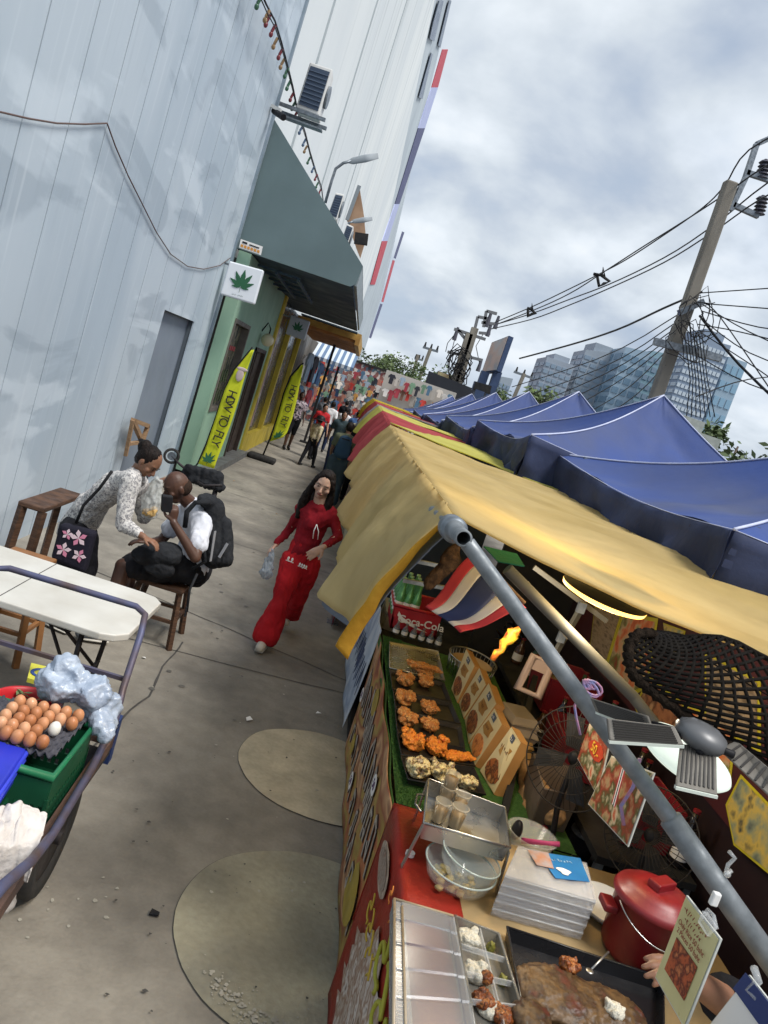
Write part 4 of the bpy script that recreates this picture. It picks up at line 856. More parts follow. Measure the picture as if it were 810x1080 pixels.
for i, p in enumerate(ends): wire(list(p), 13.8, 11, .010 if i != 4 else .022, 'dark wire in the fan of wires right of the near pole' if i != 4 else 'thickest dark cable drooping right of the near pole', 'fan of wires right of the near pole')
# ------------------------------------------------------------------ far towers
def tower(px, Y, dep, m1, m2, rows, cols_, label, band=None, roof=None):
    P = [PY(x, y, Y) for x, y in px]; t = thing('high_rise', label, 'building', (P[3].x, Y, 0), 'far glass high rises')
    TL, TR, BR, BL = P; w0, h0 = (TR.x-TL.x), 0; x0, x1 = BL.x, BR.x; z1l, z1r = TL.z, TR.z
    b = MB(); b.hexa([(x0, Y, 0), (x1, Y, 0), (x1, Y+dep, 0), (x0, Y+dep, 0), (x0, Y, z1l), (x1, Y, z1r), (x1, Y+dep, z1r), (x0, Y+dep, z1l)]); b.build('wall', m1, t)
    b = MB(); zt_ = min(z1l, z1r)-2
    for r in range(rows):
        z0 = zt_*(r+.25)/rows; z2 = zt_*(r+.8)/rows
        for c in range(cols_):
            a0 = lerp(x0, x1, (c+.12)/cols_); a1 = lerp(x0, x1, (c+.88)/cols_)
            if z2 > 15: b.box(a0, a1, Y-.35, Y-.05, z0, z2)
        # the side face
        nc = max(2, cols_//2)
        for c in range(nc):
            a0 = lerp(Y, Y+dep, (c+.12)/nc); a1 = lerp(Y, Y+dep, (c+.88)/nc)
            if z2 > 15: b.box(x0-.35, x0-.05, a0, a1, z0, z2)
    b.build('windows', m2, t)
    if roof:
        b = MB(); b.box(lerp(x0, x1, .25), lerp(x0, x1, .8), Y+2, Y+dep-2, min(z1l, z1r)-1, max(z1l, z1r)+roof); b.build('roof_plant', m1, t)
    return t
c1, c2, c3, c4 = mat('tower_haze_grey', lin('9aa4b0'), lin('909aa7'), scale=.05), mat('tower_glass', lin('7a8da0'), lin('8598aa'), rough=.35, scale=.05), mat('tower_pale', lin('9ba6b0'), lin('8d98a4'), scale=.05), mat('tower_blue', lin('8da4b6'), lin('98adbd'), rough=.3, scale=.04)  # distance haze is put into these bluish tower colours
tower([(571, 374), (604, 385), (592, 425), (560, 425)], 420, 25, c1, c2, 13, 5, 'leftmost stepped grey high rise behind the wires', roof=3)
tower([(613, 367), (650, 372), (632, 430), (596, 430)], 430, 25, c3, c2, 17, 4, 'second pale high rise from the left with rounded roof frame', roof=2)
tower([(655, 364), (676, 368), (664, 432), (636, 432)], 410, 30, c4, mat('tower_blue2', lin('6b879d'), rough=.3), 11, 3, 'slim blue glass high rise with a slanted roof left of the near pole')
tower([(676, 366), (702, 371), (690, 432), (664, 432)], 440, 25, mat('tower_teal', lin('7d9ca8'), lin('8aa8b4'), scale=.05), c2, 14, 4, 'greenish glass high rise partly behind the near pole')
tower([(722, 350), (764, 362), (742, 440), (700, 440)], 380, 30, mat('tower_slate', lin('8493a6'), lin('7c8b9f'), scale=.05), mat('tower_light_band', lin('b7c2cc')), 22, 9, 'tallest slate high rise with rows of pale windows right of the near pole', roof=4)
tower([(757, 372), (775, 378), (762, 450), (740, 450)], 390, 30, c4, mat('tower_blue3', lin('84a6bd'), rough=.3), 9, 3, 'low pale blue glass high rise right of the slate one')
tower([(526, 396), (537, 398), (534, 420), (522, 418)], 300, 18, c3, c2, 8, 3, 'small distant high rise beside the tall billboard')
# ------------------------------------------------------------------ left foreground: table, cart, stools, bench
M_tbl = mat('white_table_top', (.62, .61, .57), (.5, .48, .43), rough=.45, scale=3, detail=8)
M_rust = mat('worn_painted_tube', lin('565a78'), lin('5a4b4a'), rough=.55, scale=6, metal=.3, bump=.1)
M_dtube = mat('dark_tube', lin('3a3638'), lin('2b2728'), rough=.5, metal=.4)
t = thing('folding_table', 'long white plastic folding table behind the push cart', 'table', (-1.45, 4.05, 0))
b = MB(); pts = [(-2.15, 3.74), (-.86, 3.66), (-.79, 3.69), (-.74, 3.76), (-.73, 4.34), (-.78, 4.41), (-.86, 4.43), (-2.15, 4.5)]; b.slab([(x, y, .745) for x, y in pts], .04); bevel(b.build('table_top', M_tbl, t), .008, 3)
b = MB(); b.slab([(-1.395, 3.70, .7465), (-1.39, 3.70, .7465), (-1.39, 4.462, .7465), (-1.395, 4.462, .7465)], .001); b.build('fold_seam', M_joint, t)
for x in (-.98, -2.0):
    b = MB(); b.tube([(x, 3.82, .705), (x-.0, 3.82, .4), (x-.02, 3.84, .02)], .014, 8); b.tube([(x, 4.34, .705), (x, 4.34, .4), (x-.02, 4.32, .02)], .014, 8); b.tube([(x, 3.83, .3), (x, 4.33, .3)], .012, 8); b.tube([(x-.35, 4.1, .7), (x, 3.9, .3)], .01, 6); b.tube([(x-.35, 4.05, .7), (x, 4.25, .3)], .01, 6); b.build('leg', M_dtube, t)
def stool(x, y, h, w_, label, rz=0, m=M_wood, name='stool'):
    t = thing(name, label, 'stool', (x, y, 0)); b = MB(); b.box(x-w_/2, x+w_/2, y-w_/2, y+w_/2, h-.035, h); bevel(b.build('seat', m, t), .01)
    for i, (sx, sy) in enumerate(((-1, -1), (1, -1), (1, 1), (-1, 1))): b = MB(); b.bar((x+sx*(w_/2-.03), y+sy*(w_/2-.03), h-.035), (x+sx*(w_/2+.02), y+sy*(w_/2+.02), 0), .035); b.build('leg', m, t)
    b = MB(); k = w_/2-.01
    b.bar((x-k, y-k, .2), (x+k, y-k, .2), .025); b.bar((x-k, y+k, .2), (x+k, y+k, .2), .025); b.bar((x-k, y-k, .2), (x-k, y+k, .2), .025); b.bar((x+k, y-k, .2), (x+k, y+k, .2), .025); b.build('rail', m, t)
    return t
stool(-.98, 5.72, .46, .36, 'dark brown wooden stool under the seated man')
stool(-1.78, 4.0, .6, .4, 'reddish brown wooden stool below the left end of the white table', m=mat('red_brown_wood', lin('6d3f2c'), lin('54301f'), rough=.6, scale=8, stretch=(1, 1, 5)))
stool(-1.66, 4.72, .64, .28, 'tan topped stool showing past the far edge of the white table', m=mat('tan_wood', lin('96683f'), lin('7a522f'), rough=.5, scale=5))
t = thing('bench', 'dark brown bench against the pale blue wall behind the bending woman', 'bench', (-2.3, 6.4, 0)); b = MB(); b.box(-2.17, -1.97, 5.7, 6.5, .66, .70); bevel(b.build('top', M_wood, t), .01); b = MB(); b.bar((-1.99, 5.73, .66), (-2.0, 5.7, 0), .05); b.bar((-2.14, 5.73, .66), (-2.16, 5.7, 0), .05); b.build('leg', M_wood, t); b = MB(); b.bar((-1.99, 6.47, .66), (-2.0, 6.5, 0), .05); b.bar((-2.14, 6.47, .66), (-2.16, 6.5, 0), .05); b.build('leg', M_wood, t)
# plank leaning in the doorway recess
P = [PX(x, y, -2.45) for x, y in ((140, 443), (156, 449), (150, 466), (136, 468))]; t = thing('wooden_frame', 'small light wooden brace frame in the grey doorway recess', 'frame', P[0]); b = MB(); b.bar(P[0], P[1], .05); b.bar(P[1], P[2], .05); b.bar(P[0], P[2], .05); b.build('slats', M_lwood, t); b = MB(); b.bar(P[3], P[2], .04); b.bar(P[3]+V((0, 0, -.15)), P[0], .04); b.build('leg', M_lwood, t)
# push cart
t = thing('push_cart', 'metal push cart with worn blue tube rail, loaded with a green crate', 'cart', (-.9, 2.6, 0))
rail = [(-.47, 1.55, .86), (-.48, 1.8, .80), (-.50, 2.1, .66), (-.52, 2.35, .575), (-.545, 2.8, .57), (-.575, 3.15, .60), (-.60, 3.25, .70), (-.62, 3.4, .90), (-.645, 3.5, .96), (-.70, 3.53, .975), (-1.3, 3.52, .975), (-1.36, 3.5, .96), (-1.38, 3.3, .8), (-1.36, 3.15, .6), (-1.32, 2.3, .57), (-1.3, 1.8, .8)]
b = MB(); b.tube(rail, .0155, 10); b.build('rail', M_rust, t)
b = MB(); b.box(-1.33, -.56, 1.95, 3.15, .44, .46); b.build('deck', M_rubber, t)
b = MB(); b.bar((-.555, 1.95, .47), (-.575, 3.2, .5), .03, .06); b.bar((-1.33, 1.95, .47), (-1.35, 3.2, .5), .03, .06); b.bar((-.56, 3.17, .5), (-1.35, 3.17, .5), .03, .05); b.build('side_beam', mat('rusty_beam', lin('6a5044'), lin('433532'), rough=.8, scale=9, bump=.4), t)
b = MB(); b.bar((-.575, 3.2, .38), (-.575, 3.18, .6), .035, .05); b.bar((-1.36, 3.3, .36), (-1.36, 3.28, .9), .06, .06); b.build('corner_post', mat('blue_painted_post', lin('2a3f73'), lin('22345f'), rough=.5), t)
b = MB(); b.bar((-.62, 3.3, .72), (-1.37, 3.3, .72), .018); b.build('crossbar', M_rust, t)
for x in (-.635, -1.28):
    b = MB(); c = V((x, 2.82, .24)); b.lathe([(.17, -.03), (.225, -.036), (.24, -.018), (.24, .018), (.225, .036), (.17, .03), (.17, -.03)], c, (1, 0, 0), 32); w_ = b.build('wheel', M_rubber, t); b = MB(); b.cyl(c-V((.02, 0, 0)), c+V((.02, 0, 0)), .172, seg=24); b.cyl(c-V((.05, 0, 0)), c+V((.05, 0, 0)), .03, seg=12); b.build('hub', M_dtube, w_)
b = MB(); b.bar((-1.28, 2.82, .24), (-.635, 2.82, .24), .03); b.bar((-.66, 2.82, .24), (-.66, 2.82, .46), .03); b.bar((-1.25, 2.82, .24), (-1.25, 2.82, .46), .03); b.build('axle', M_dtube, t)
# green crate
M_gc = mat('green_plastic', lin('17583a'), lin('114a30'), rough=.4, scale=4)
t = thing('crate', 'dark green perforated plastic crate under the egg tray on the cart', 'crate', (-.86, 2.7, .465)); x0, x1, y0, y1, z0, z1 = -1.14, -.60, 2.48, 2.88, .465, .70
b = MB()
for (xa_, ya_), (xb_, yb_) in (((x0, y0), (x1, y0)), ((x1, y0), (x1, y1)), ((x1, y1), (x0, y1)), ((x0, y1), (x0, y0))):
    dx, dy = (xb_-xa_), (yb_-ya_); Ln = math.hypot(dx, dy); ux = V((dx/Ln, dy/Ln, 0)); n = V((-ux.y, ux.x, 0))*.004
    nn = int(Ln/.028)
    for r_, (za, zb) in enumerate(((z0, z0+.03), (z0+.055, z0+.085), (z0+.11, z1-.03))): b.obox(V(((xa_+xb_)/2, (ya_+yb_)/2, (za+zb)/2)), ux*Ln/2, n, (0, 0, (zb-za)/2))
    for i in range(nn+1):
        p = V((xa_, ya_, 0))+ux*(Ln*i/nn); b.obox(p+V((0, 0, z0+.07)), ux*.007, n*.95, (0, 0, .069))
b.build('walls', M_gc, t)
b = MB(); b.tube([(x0, y0, z1-.012), (x1, y0, z1-.012), (x1, y1, z1-.012), (x0, y1, z1-.012)], .016, 8, closed=True); b.build('rim', mat('green_rim', lin('257550'), lin('1d6644'), rough=.35), t); b = MB(); b.box(x0, x1, y0, y1, z0-.002, z0+.004); b.build('bottom', M_gc, t)
# egg tray and eggs
et = thing('egg_tray', 'dark pulp egg tray lying on the green crate', 'tray', (-.86, 2.7, .70)); E0 = PZ(97, 759, .715); 
TL, TR, BR, BL = PZ(-17, 731, .715), PZ(94, 757, .715), PZ(57, 798, .715), PZ(-54, 772, .715)
def f(u, v):
    p = lerp(lerp(BL, BR, u), lerp(TL, TR, u), v); return p+V((0, 0, .012*math.cos(u*2*math.pi*11)*math.cos(v*2*math.pi*6)))
b = MB(); b.grid(f, 88, 48, thick=.004); b.build('tray_body', mat('grey_pulp', lin('4a4a52'), lin('3a3a42'), rough=.9, scale=30), et)
eggs = [(75, 218), (118, 228), (163, 240), (208, 250), (250, 260), (297, 270), (45, 243), (90, 255), (137, 263), (185, 277), (228, 287), (273, 300), (20, 272), (70, 283), (113, 292), (160, 303), (207, 320), (2, 300), (45, 310), (92, 322), (137, 330), (22, 335), (65, 350), (113, 360), (162, 370)]
eggm = [mat('brown_egg', lin('c38a63'), lin('b57a52'), rough=.45, scale=20), mat('pale_brown_egg', lin('cf9c78'), lin('c08a64'), rough=.45, scale=20), mat('dark_brown_egg', lin('b47850'), lin('a86c46'), rough=.45, scale=20)]
rnd = random.Random(1)
for i, (x, y) in enumerate(eggs):
    p = PZ(x/3.6, 680+y/3.6, .748); b = MB(); b.lathe([(.0001, -.026), (.012, -.0235), (.0195, -.014), (.022, -.002), (.0205, .012), (.0145, .022), (.007, .0275), (.0001, .029)], p, (rnd.uniform(-.2, .2), rnd.uniform(-.2, .2), 1), 16)
    wht = i == 16
    tag(b.build('egg', mat('white_egg', lin('dcdad2'), rough=.45) if wht else eggm[rnd.randrange(3)]), 'single white egg near the empty cups of the tray' if wht else 'brown egg standing in the dark egg tray on the green crate', 'egg', None if wht else 'brown eggs in the tray')
# red bowl with greens
c = PZ(28, 741, .70)-V((0, 0, .115)); t = thing('bowl', 'red plastic bowl of green vegetables behind the egg tray', 'bowl', c)
b = MB(); b.lathe([(.0001, 0), (.08, .0), (.12, .09), (.125, .115), (.134, .118), (.137, .11), (.13, .09), (.09, -.012), (.0001, -.012)], c, seg=36); b.build('bowl_body', mat('bright_red_plastic', lin('c02a30'), lin('b02228'), rough=.35), t)
b = MB(); rnd = random.Random(2)
for i in range(160):
    a, q = rnd.uniform(0, 6.28), rnd.uniform(0, .115); p = c+V((math.cos(a)*q, math.sin(a)*q, .065+rnd.uniform(0, .045))); a_ = V((rnd.gauss(0, 1), rnd.gauss(0, 1), rnd.gauss(0, .5))).normalized()*.02; e_ = a_.cross(V((rnd.gauss(0, 1), rnd.gauss(0, 1), rnd.gauss(0, 1)))).normalized()*.009; b.quad(p-a_, p-e_, p+a_, p+e_)
tag(b.build('leaf_vegetables', mat('salad_green', lin('5d7448'), lin('74875a'), scale=20)), 'loose green leaf vegetables inside the red bowl', 'vegetables')
t['label'] = 'red plastic bowl partly hidden behind the brown eggs'
# blue basket
t = thing('basket', 'bright blue plastic basket cut off by the left edge beside the green crate', 'basket', (-.95, 2.3, .6)); c = PZ(0, 815, .72)
Q = [PZ(29, 789, .72), PZ(-50, 765, .72), PZ(-90, 830, .72), PZ(-6, 842, .72)]
b = MB(); b.hexa([p*1+V((0, 0, -.10)) for p in (Q[3], Q[0], Q[1], Q[2])]+[p for p in (Q[3], Q[0], Q[1], Q[2])]); bevel(b.build('body', mat('royal_blue_plastic', lin('2a35b8'), lin('2430a6'), rough=.35), t), .012, 3)
b = MB(); b.tube([p+V((0, 0, -.02)) for p in Q], .012, 8, closed=True); b.tube([p+V((0, 0, -.05)) for p in Q], .008, 8, closed=True); b.build('rim', mat('royal_blue_rim', lin('3a48d0'), rough=.3), t)
def crumple(name, cps, m, label, cat, vox=.008, disp=.03, ds=14, group=None):
    me = caps_mesh(cps, vox, 1, disp, ds*.75, crease=True); o = mesh_obj(name, me, m, None); return tag(o, label, cat, group)
M_bag = mat('silvery_plastic_bag', lin('a8b4c4'), lin('93a0b4'), rough=.25, scale=7, spec=.7, bump=.6, bscale=22)
g = lambda x, y, z: PZ(x, y, z)
crumple('plastic_bag', [('e', g(70, 722, .80), (.1, .09, .06)), ('e', g(95, 728, .80), (.08, .07, .06)), ('c', g(80, 715, .84), .05, g(112, 745, .74), .06), ('c', g(112, 742, .75), .055, g(112, 775, .68), .03), ('c', g(100, 745, .74), .045, g(108, 765, .7), .04), ('c', g(56, 722, .78), .03, g(70, 708, .85), .05)], M_bag, 'crumpled silvery grey plastic bag draped over the far corner of the cart', 'bag', .007, .045, 13)
RW = [[(-22, 862, .63), (2, 850, .64), (24, 844, .65), (50, 857, .62)], [(-22, 885, .615), (2, 872, .62), (22, 866, .625), (47, 874, .60)], [(-22, 905, .60), (0, 893, .605), (20, 888, .60), (40, 893, .575)], [(-22, 925, .52), (2, 914, .53), (18, 910, .53), (34, 916, .52)], [(-22, 955, .42), (4, 940, .44), (18, 926, .47), (30, 928, .47)]]
RW = [[PZ(*p) for p in r] for r in RW]
def cf_(u, v):
    a, c = min(u*3, 2.999), min(v*4, 3.999); i_, j_ = int(a), int(c); p = lerp(lerp(RW[j_][i_], RW[j_][i_+1], a-i_), lerp(RW[j_+1][i_], RW[j_+1][i_+1], a-i_), c-j_)
    d = noise.voronoi(V((u*4.2+v, v*3.6, 2)))[0]; e_ = noise.noise(V((u*9, v*5, 3)))
    return p+V((0, .006*e_, .035*(d[1]-d[0])-.012+.012*e_))
b = MB(); b.grid(cf_, 70, 70, thick=.003); tag(b.build('cloth_bundle', mat('white_cloth_bag', lin('d5d0cc'), lin('bdb7b2'), rough=.85, scale=7, bump=.4, bscale=40)), 'white cloth folded over the near side of the cart', 'cloth')
crumple('plastic_bag', [('c', g(2, 910, .5), .05, g(6, 950, .38), .03), ('e', g(-8, 930, .45), (.05, .05, .05))], mat('thin_clear_bag', lin('c9c3bf'), rough=.3, alpha=.55), 'thin clear plastic bag hanging below the white cloth bundle', 'bag', .008, .02, 15)
P = [PZ(x, y, .62) for x, y in ((33, 699), (58, 705), (54, 722), (29, 715))]; t = thing('booklet', 'yellow printed booklet behind the red bowl', 'booklet', P[0]); b = MB(); b.slab([P[3], P[2], P[1], P[0]], .02); b.build('cover', mat('yellow_print', lin('c9c64a'), lin('b9b440')), t); cc = (P[0]+P[2])/2; b = MB(); b.lathe([(.03, 0), (.045, 0), (.045, .003), (.03, .003), (.03, 0)], cc+V((0, 0, .001)), seg=20); b.build('ring_print', mat('blue_print', lin('2f4a86')), t)
# ------------------------------------------------------------------ people in front on the left
M_blouse = ramp_mat('patterned_blouse_cloth', [lin('8e8d90'), lin('d3d0cc'), lin('c4c1be'), lin('6f6e74'), lin('cfccc8')], scale=55, rough=.85, bump=.4, detail=3, dist=.004)
M_blackc = cloth('black_trouser_cloth', (.012, .012, .015), (.02, .02, .024), scale=6, bump=.3, bscale=25)
q = PY
J = dict(face=(.78, -.25, -.55), up=(.45, -.1, .85), head=q(156, 487, 5.45), neck=q(143, 500, 5.5), chest=q(122, 512, 5.52), waist=q(98, 532, 5.6), pelvis=q(82, 556, 5.7),
         shR=q(137, 507, 5.33), shL=q(146, 512, 5.68), elR=q(130, 553, 5.28), wrR=q(151, 566, 5.22), hdR=(.9, -.1, -.15), hnR=(0, .1, -1),
         elL=q(152, 545, 5.72), wrL=q(163, 516, 5.62), hdL=(.25, -.1, .9), hnL=(.8, 0, 0), curlL=.8,
         hipR=q(78, 560, 5.55), hipL=q(88, 566, 5.8), knR=q(70, 612, 5.42), knL=q(90, 615, 5.72), anR=V((-1.58, 5.3, .09)), anL=V((-1.42, 5.75, .09)), toeR=(.95, -.3, 0), toeL=(.9, -.4, 0))
wm = person(J, dict(skin=M_skinm, shirt=M_blouse, sleeve=1.7, loose=1.12, hem=-.1, pants=M_blackc, plen=1.92, pw=1.12, hair='bun', fine=True, shoe=mat('sneaker_black', (.02, .02, .022), rough=.6), s=.95, torso=1.05, shirtname='blouse', lookdown=True), 'woman in a grey white patterned blouse and black trousers bending over the seated man')
for o in [x for x in bpy.data.objects if x.parent == wm and x.name.startswith('body')]: pass
b = MB(); b.tube([q(118, 497, 5.3), q(105, 515, 5.32), q(88, 533, 5.3), q(80, 552, 5.28)], .012, 6); 
tb_ = thing('shoulder_bag', 'black shoulder bag printed with pink flowers hanging at the bending woman\'s hip', 'bag', q(78, 575, 5.3)); b.build('strap', M_black, tb_)
P = [q(x, y, 5.22) for x, y in ((62, 552), (100, 562), (88, 606), (52, 590))]; b = MB(); b.slab([P[3], P[2], P[1], P[0]], .1); bevel(b.build('pouch', cloth('navy_black_canvas', (.012, .012, .02), (.02, .018, .03)), tb_), .03, 3)
ux, uy = (P[1]-P[0]), (P[0]-P[3]); M_pk, M_pw = mat('pink_print', lin('d98aa6'), rough=.7), mat('pale_pink_print', lin('e3ccd4'), rough=.7); b = MB(); b2 = MB()
for (u, v, s_) in ((.3, .35, .055), (.62, .75, .06), (.75, .3, .05), (.3, .78, .04)):
    c = P[3]+ux*u+uy*v+V((0, -.004, 0))
    for k in range(5):
        a = k*1.257+u*5; d = (ux.normalized()*math.cos(a)+uy.normalized()*math.sin(a)); s2 = (ux.normalized()*-math.sin(a)+uy.normalized()*math.cos(a)); (b if k % 2 else b2).slab([c, c+d*s_*.6-s2*s_*.28, c+d*s_, c+d*s_*.6+s2*s_*.28], .003)
b.build('flower_print', M_pk, tb_); b2.build('flower_print', M_pw, tb_)
M_tee = cloth('white_tee_cloth', lin('dcdee6'), lin('cfd2dc'), scale=5, bump=.35, bscale=18)
J = dict(face=(-.72, -.48, -.5), up=(-.3, -.2, .9), head=q(187, 514, 5.6), neck=q(203, 533, 5.7), chest=q(207, 552, 5.7), waist=q(205, 578, 5.75), pelvis=q(203, 600, 5.8),
         shL=q(213, 551, 5.52), shR=q(196, 540, 5.9), elL=q(206, 588, 5.36), wrL=q(183, 551, 5.33), hdL=(-.25, .0, .95), hnL=(-.5, .85, .1), curlL=.95, elR=q(170, 570, 5.85), wrR=q(158, 572, 5.6), hdR=(-.9, -.3, -.1), hnR=(0, 0, -1),
         hipL=q(197, 600, 5.68), hipR=q(192, 592, 5.92), knL=q(130, 597, 5.42), knR=q(140, 590, 5.75), anL=V((-1.22, 5.28, .1)), anR=V((-1.2, 5.6, .1)), toeL=(-.9, -.4, 0), toeR=(-.9, -.3, 0))
mn = person(J, dict(skin=M_skind, shirt=M_tee, sleeve=.62, loose=1.2, pants=M_blackc, plen=.86, pw=1.15, hair='none', fine=True, shoe=mat('sneaker_grey', lin('4a5058'), rough=.7), s=1.02, torso=1.12, am=1.1, shirtname='t_shirt', hem=.25, hemw=.92, pantsname='shorts', lookdown=True, lips=mat('dark_lips', (.12, .05, .04))), 'seated balding man in a white t-shirt and black shorts raising a phone')
b = MB(); c = q(176, 531, 5.3); b.obox(c, (.03, .03, 0), (-.01, .012, .004), (-.012, 0, .055)); tag(bevel(b.build('phone', M_black), .006), 'black phone in the seated man\'s raised hand', 'phone')
J_=J; H=J['head']; f_=V(J['face']).normalized(); up_=V(J['up']); up_=(up_-f_*up_.dot(f_)).normalized(); rt_=f_.cross(up_)
mesh_obj('hair', caps_mesh([('e', H-f_*.028*1.02-up_*.01, (.0775, .082, .07), (rt_, f_, up_))], .006, 1, .001, 60), mat('cropped_dark_hair', (.02, .014, .011), (.05, .03, .022), rough=.9, scale=160, spec=.1), mn)
M_bp = cloth('black_backpack_nylon', (.014, .015, .018), (.028, .03, .034), scale=5, bump=.5, bscale=30)
bp = thing('backpack', 'big black backpack on the back of the seated man', 'backpack', q(228, 565, 5.6))
me = caps_mesh([('c', q(226, 535, 5.62), .10, q(226, 588, 5.6), .12, .8, (0, 1, 0)), ('c', q(238, 552, 5.6), .06, q(237, 590, 5.58), .085, .8, (0, 1, 0)), ('e', q(219, 528, 5.6), (.08, .12, .05))], .009, 2, .012, 12); mesh_obj('pack_body', me, M_bp, bp)
b = MB(); b.tube([q(222, 530, 5.44), q(206, 530, 5.42), q(197, 540, 5.4), q(195, 556, 5.42)], .018, 8); b.tube([q(215, 575, 5.4), q(217, 592, 5.42), q(203, 600, 5.42)], .012, 6); b.build('shoulder_strap', M_bp, bp)
b = MB(); b.bar(q(227, 560, 5.46), q(222, 592, 5.45), .028, .004); b.bar(q(240, 573, 5.5), q(231, 588, 5.47), .025, .004); b.build('grey_strap', mat('grey_webbing', lin('8f9094')), bp)
b = MB(); b.tube([q(208, 605, 5.45), q(200, 622, 5.4), q(197, 645, 5.38)], .01, 6); b.bar(q(197, 640, 5.37), q(195, 650, 5.37), .03, .01); b.build('hanging_strap', M_bp, bp)
crumple('sling_bag', [('c', q(150, 585, 5.3), .07, q(178, 585, 5.35), .09), ('e', q(168, 598, 5.32), (.11, .06, .07))], M_bp, 'black soft bag lying on the lap of the seated man', 'bag', .009, .02, 14)
t = thing('food_bag', 'clear plastic bag of food held between the woman and the man', 'bag', q(162, 530, 5.5))
me = caps_mesh([('c', q(166, 508, 5.5), .04, q(160, 528, 5.5), .075, .6, (1, 0, 0)), ('c', q(160, 528, 5.5), .075, q(157, 542, 5.5), .06, .6, (1, 0, 0))], .007, 1, .02, 22); mesh_obj('bag_film', me, mat('milky_plastic', lin('d6d9d6'), rough=.2, alpha=.5, spec=.7, bump=.5, scale=8), t)
me = caps_mesh([('e', q(157, 541, 5.49), (.055, .03, .03)), ('e', q(162, 538, 5.49), (.03, .03, .03))], .007, 1, .015, 30); mesh_obj('fried_snack', me, ramp_mat('snack', [lin('b98c4a'), lin('dcb878'), lin('a97a3c')], scale=40), t)
# stroller-like black folded item behind the man
t = thing('stroller', 'folded black stroller standing behind the seated man by the green shop', 'stroller', q(215, 510, 7.6)); me = caps_mesh([('c', q(198, 496, 7.6), .07, q(228, 506, 7.6), .09, .6, (0, 0, 1)), ('c', q(203, 504, 7.6), .06, q(232, 514, 7.6), .05)], .014, 1, .03, 9); mesh_obj('folded_canopy', me, M_bp, t)
b = MB(); b.tube([q(228, 515, 7.6), q(222, 535, 7.6), q(215, 560, 7.6)], .025, 8); b.tube([q(196, 500, 7.65), q(215, 512, 7.5), q(234, 512, 7.5)], .012, 8); b.build('frame', M_dtube, t)
b = MB(); c = q(181, 481, 7.6); b.lathe([(.055, -.015), (.075, -.015), (.08, 0), (.075, .015), (.055, .015), (.055, -.015)], c, (.3, -1, 0), 24); wq = b.build('wheel', M_rubber, t); b = MB(); b.cyl(c+V((0, .01, 0)), c+V((0, -.012, 0)), .04, seg=14); b.build('hub', M_steel, wq)
b = MB(); b.tube([c, q(190, 490, 7.6), q(200, 498, 7.6)], .014, 6); b.build('wheel_arm', M_dtube, t)
# ------------------------------------------------------------------ walking girl
M_rtop = cloth('dark_red_knit', lin('8e1d28'), lin('741620'), scale=5, bump=.3, bscale=30)
M_rpant = cloth('bright_red_cloth', lin('b9232b'), lin('9c1820'), scale=4, bump=.35, bscale=14)
J = dict(face=(-.12, -1, -.3), up=(.1, -.2, 1), head=q(342, 511, 6.2), neck=q(336, 535, 6.25), chest=q(331, 550, 6.26), waist=q(324, 570, 6.28), pelvis=q(317, 590, 6.3),
         shR=q(319, 538, 6.28), shL=q(352, 545, 6.24), elR=q(304, 560, 6.36), wrR=q(291, 574, 6.3), hdR=(-.35, -.4, -.8), hnR=(.3, 0, -.3), curlR=.9,
         elL=q(357, 566, 6.2), wrL=q(341, 577, 6.02), hdL=(-.55, -.15, -.62), hnL=(0, .9, -.2), curlL=.25,
         hipR=q(308, 593, 6.28), hipL=q(325, 597, 6.32), knR=q(296, 634, 6.15), knL=q(313, 634, 6.48), anR=V((-.14, 6.12, .1)), anL=V((-.03, 6.78, .16)), toeR=(-.1, -1, 0), toeL=(.05, -1, 0))
gl = person(J, dict(skin=mat('fair_skin', (.52, .33, .245), (.47, .285, .2), rough=.5, scale=9, sub=.12), shirt=M_rtop, sleeve=1.93, loose=.86, arm=.85, hem=.85, hemw=.8, ptop=.75, pants=M_rpant, plen=1.93, pw=1.1, hemw2=2.1, hair='none', fine=True, shoe=mat('cream_sneaker', lin('c9c2b4'), rough=.6), s=1.02, torso=.82, leg=.92, hand=1.0, shirtname='top', lookdown=True), 'young woman with long dark hair walking in a red top and loose red trousers')
H = J['head']; f_ = V(J['face']).normalized(); up_ = V(J['up']); up_ = (up_-f_*up_.dot(f_)).normalized(); rt_ = f_.cross(up_)
cp = [('e', H+up_*.034-f_*.008, (.08, .09, .098), (rt_, f_, up_)), ('c', H+up_*.10+f_*.045+rt_*.012, .022, H+up_*.015+f_*.035+rt_*.078, .02), ('c', H+up_*.10+f_*.045-rt_*.012, .022, H+up_*.015+f_*.035-rt_*.078, .02)]
for k, (sx, l) in enumerate(((-1, 1.0), (1, 1.0))):
    cp += [('c', H+rt_*.055*sx+up_*.05+f_*.02, .032, H+rt_*.088*sx-up_*.06+f_*.0, .026), ('c', H+rt_*.088*sx-up_*.06+f_*.0, .03, H+rt_*.10*sx-up_*.2+f_*.03, .042), ('c', H+rt_*.10*sx-up_*.2+f_*.03, .042, H+rt_*.095*sx-up_*.33+f_*.06, .024)]
cp += [('c', H-f_*.05, .08, H-f_*.09-up_*.28, .07, .6, rt_)]
mesh_obj('hair', caps_mesh(cp, .007, 1, .008, 24), M_hair, gl)
b = MB(); pc = J['chest']; cd = [q(334, 553, 6.1), q(331, 560, 6.08), q(330, 568, 6.09)]; b.tube(cd, .004, 5); b.tube([cd[0], q(336, 561, 6.08), q(335, 569, 6.09)], .004, 5); b.build('drawstring', M_whiteink, gl)
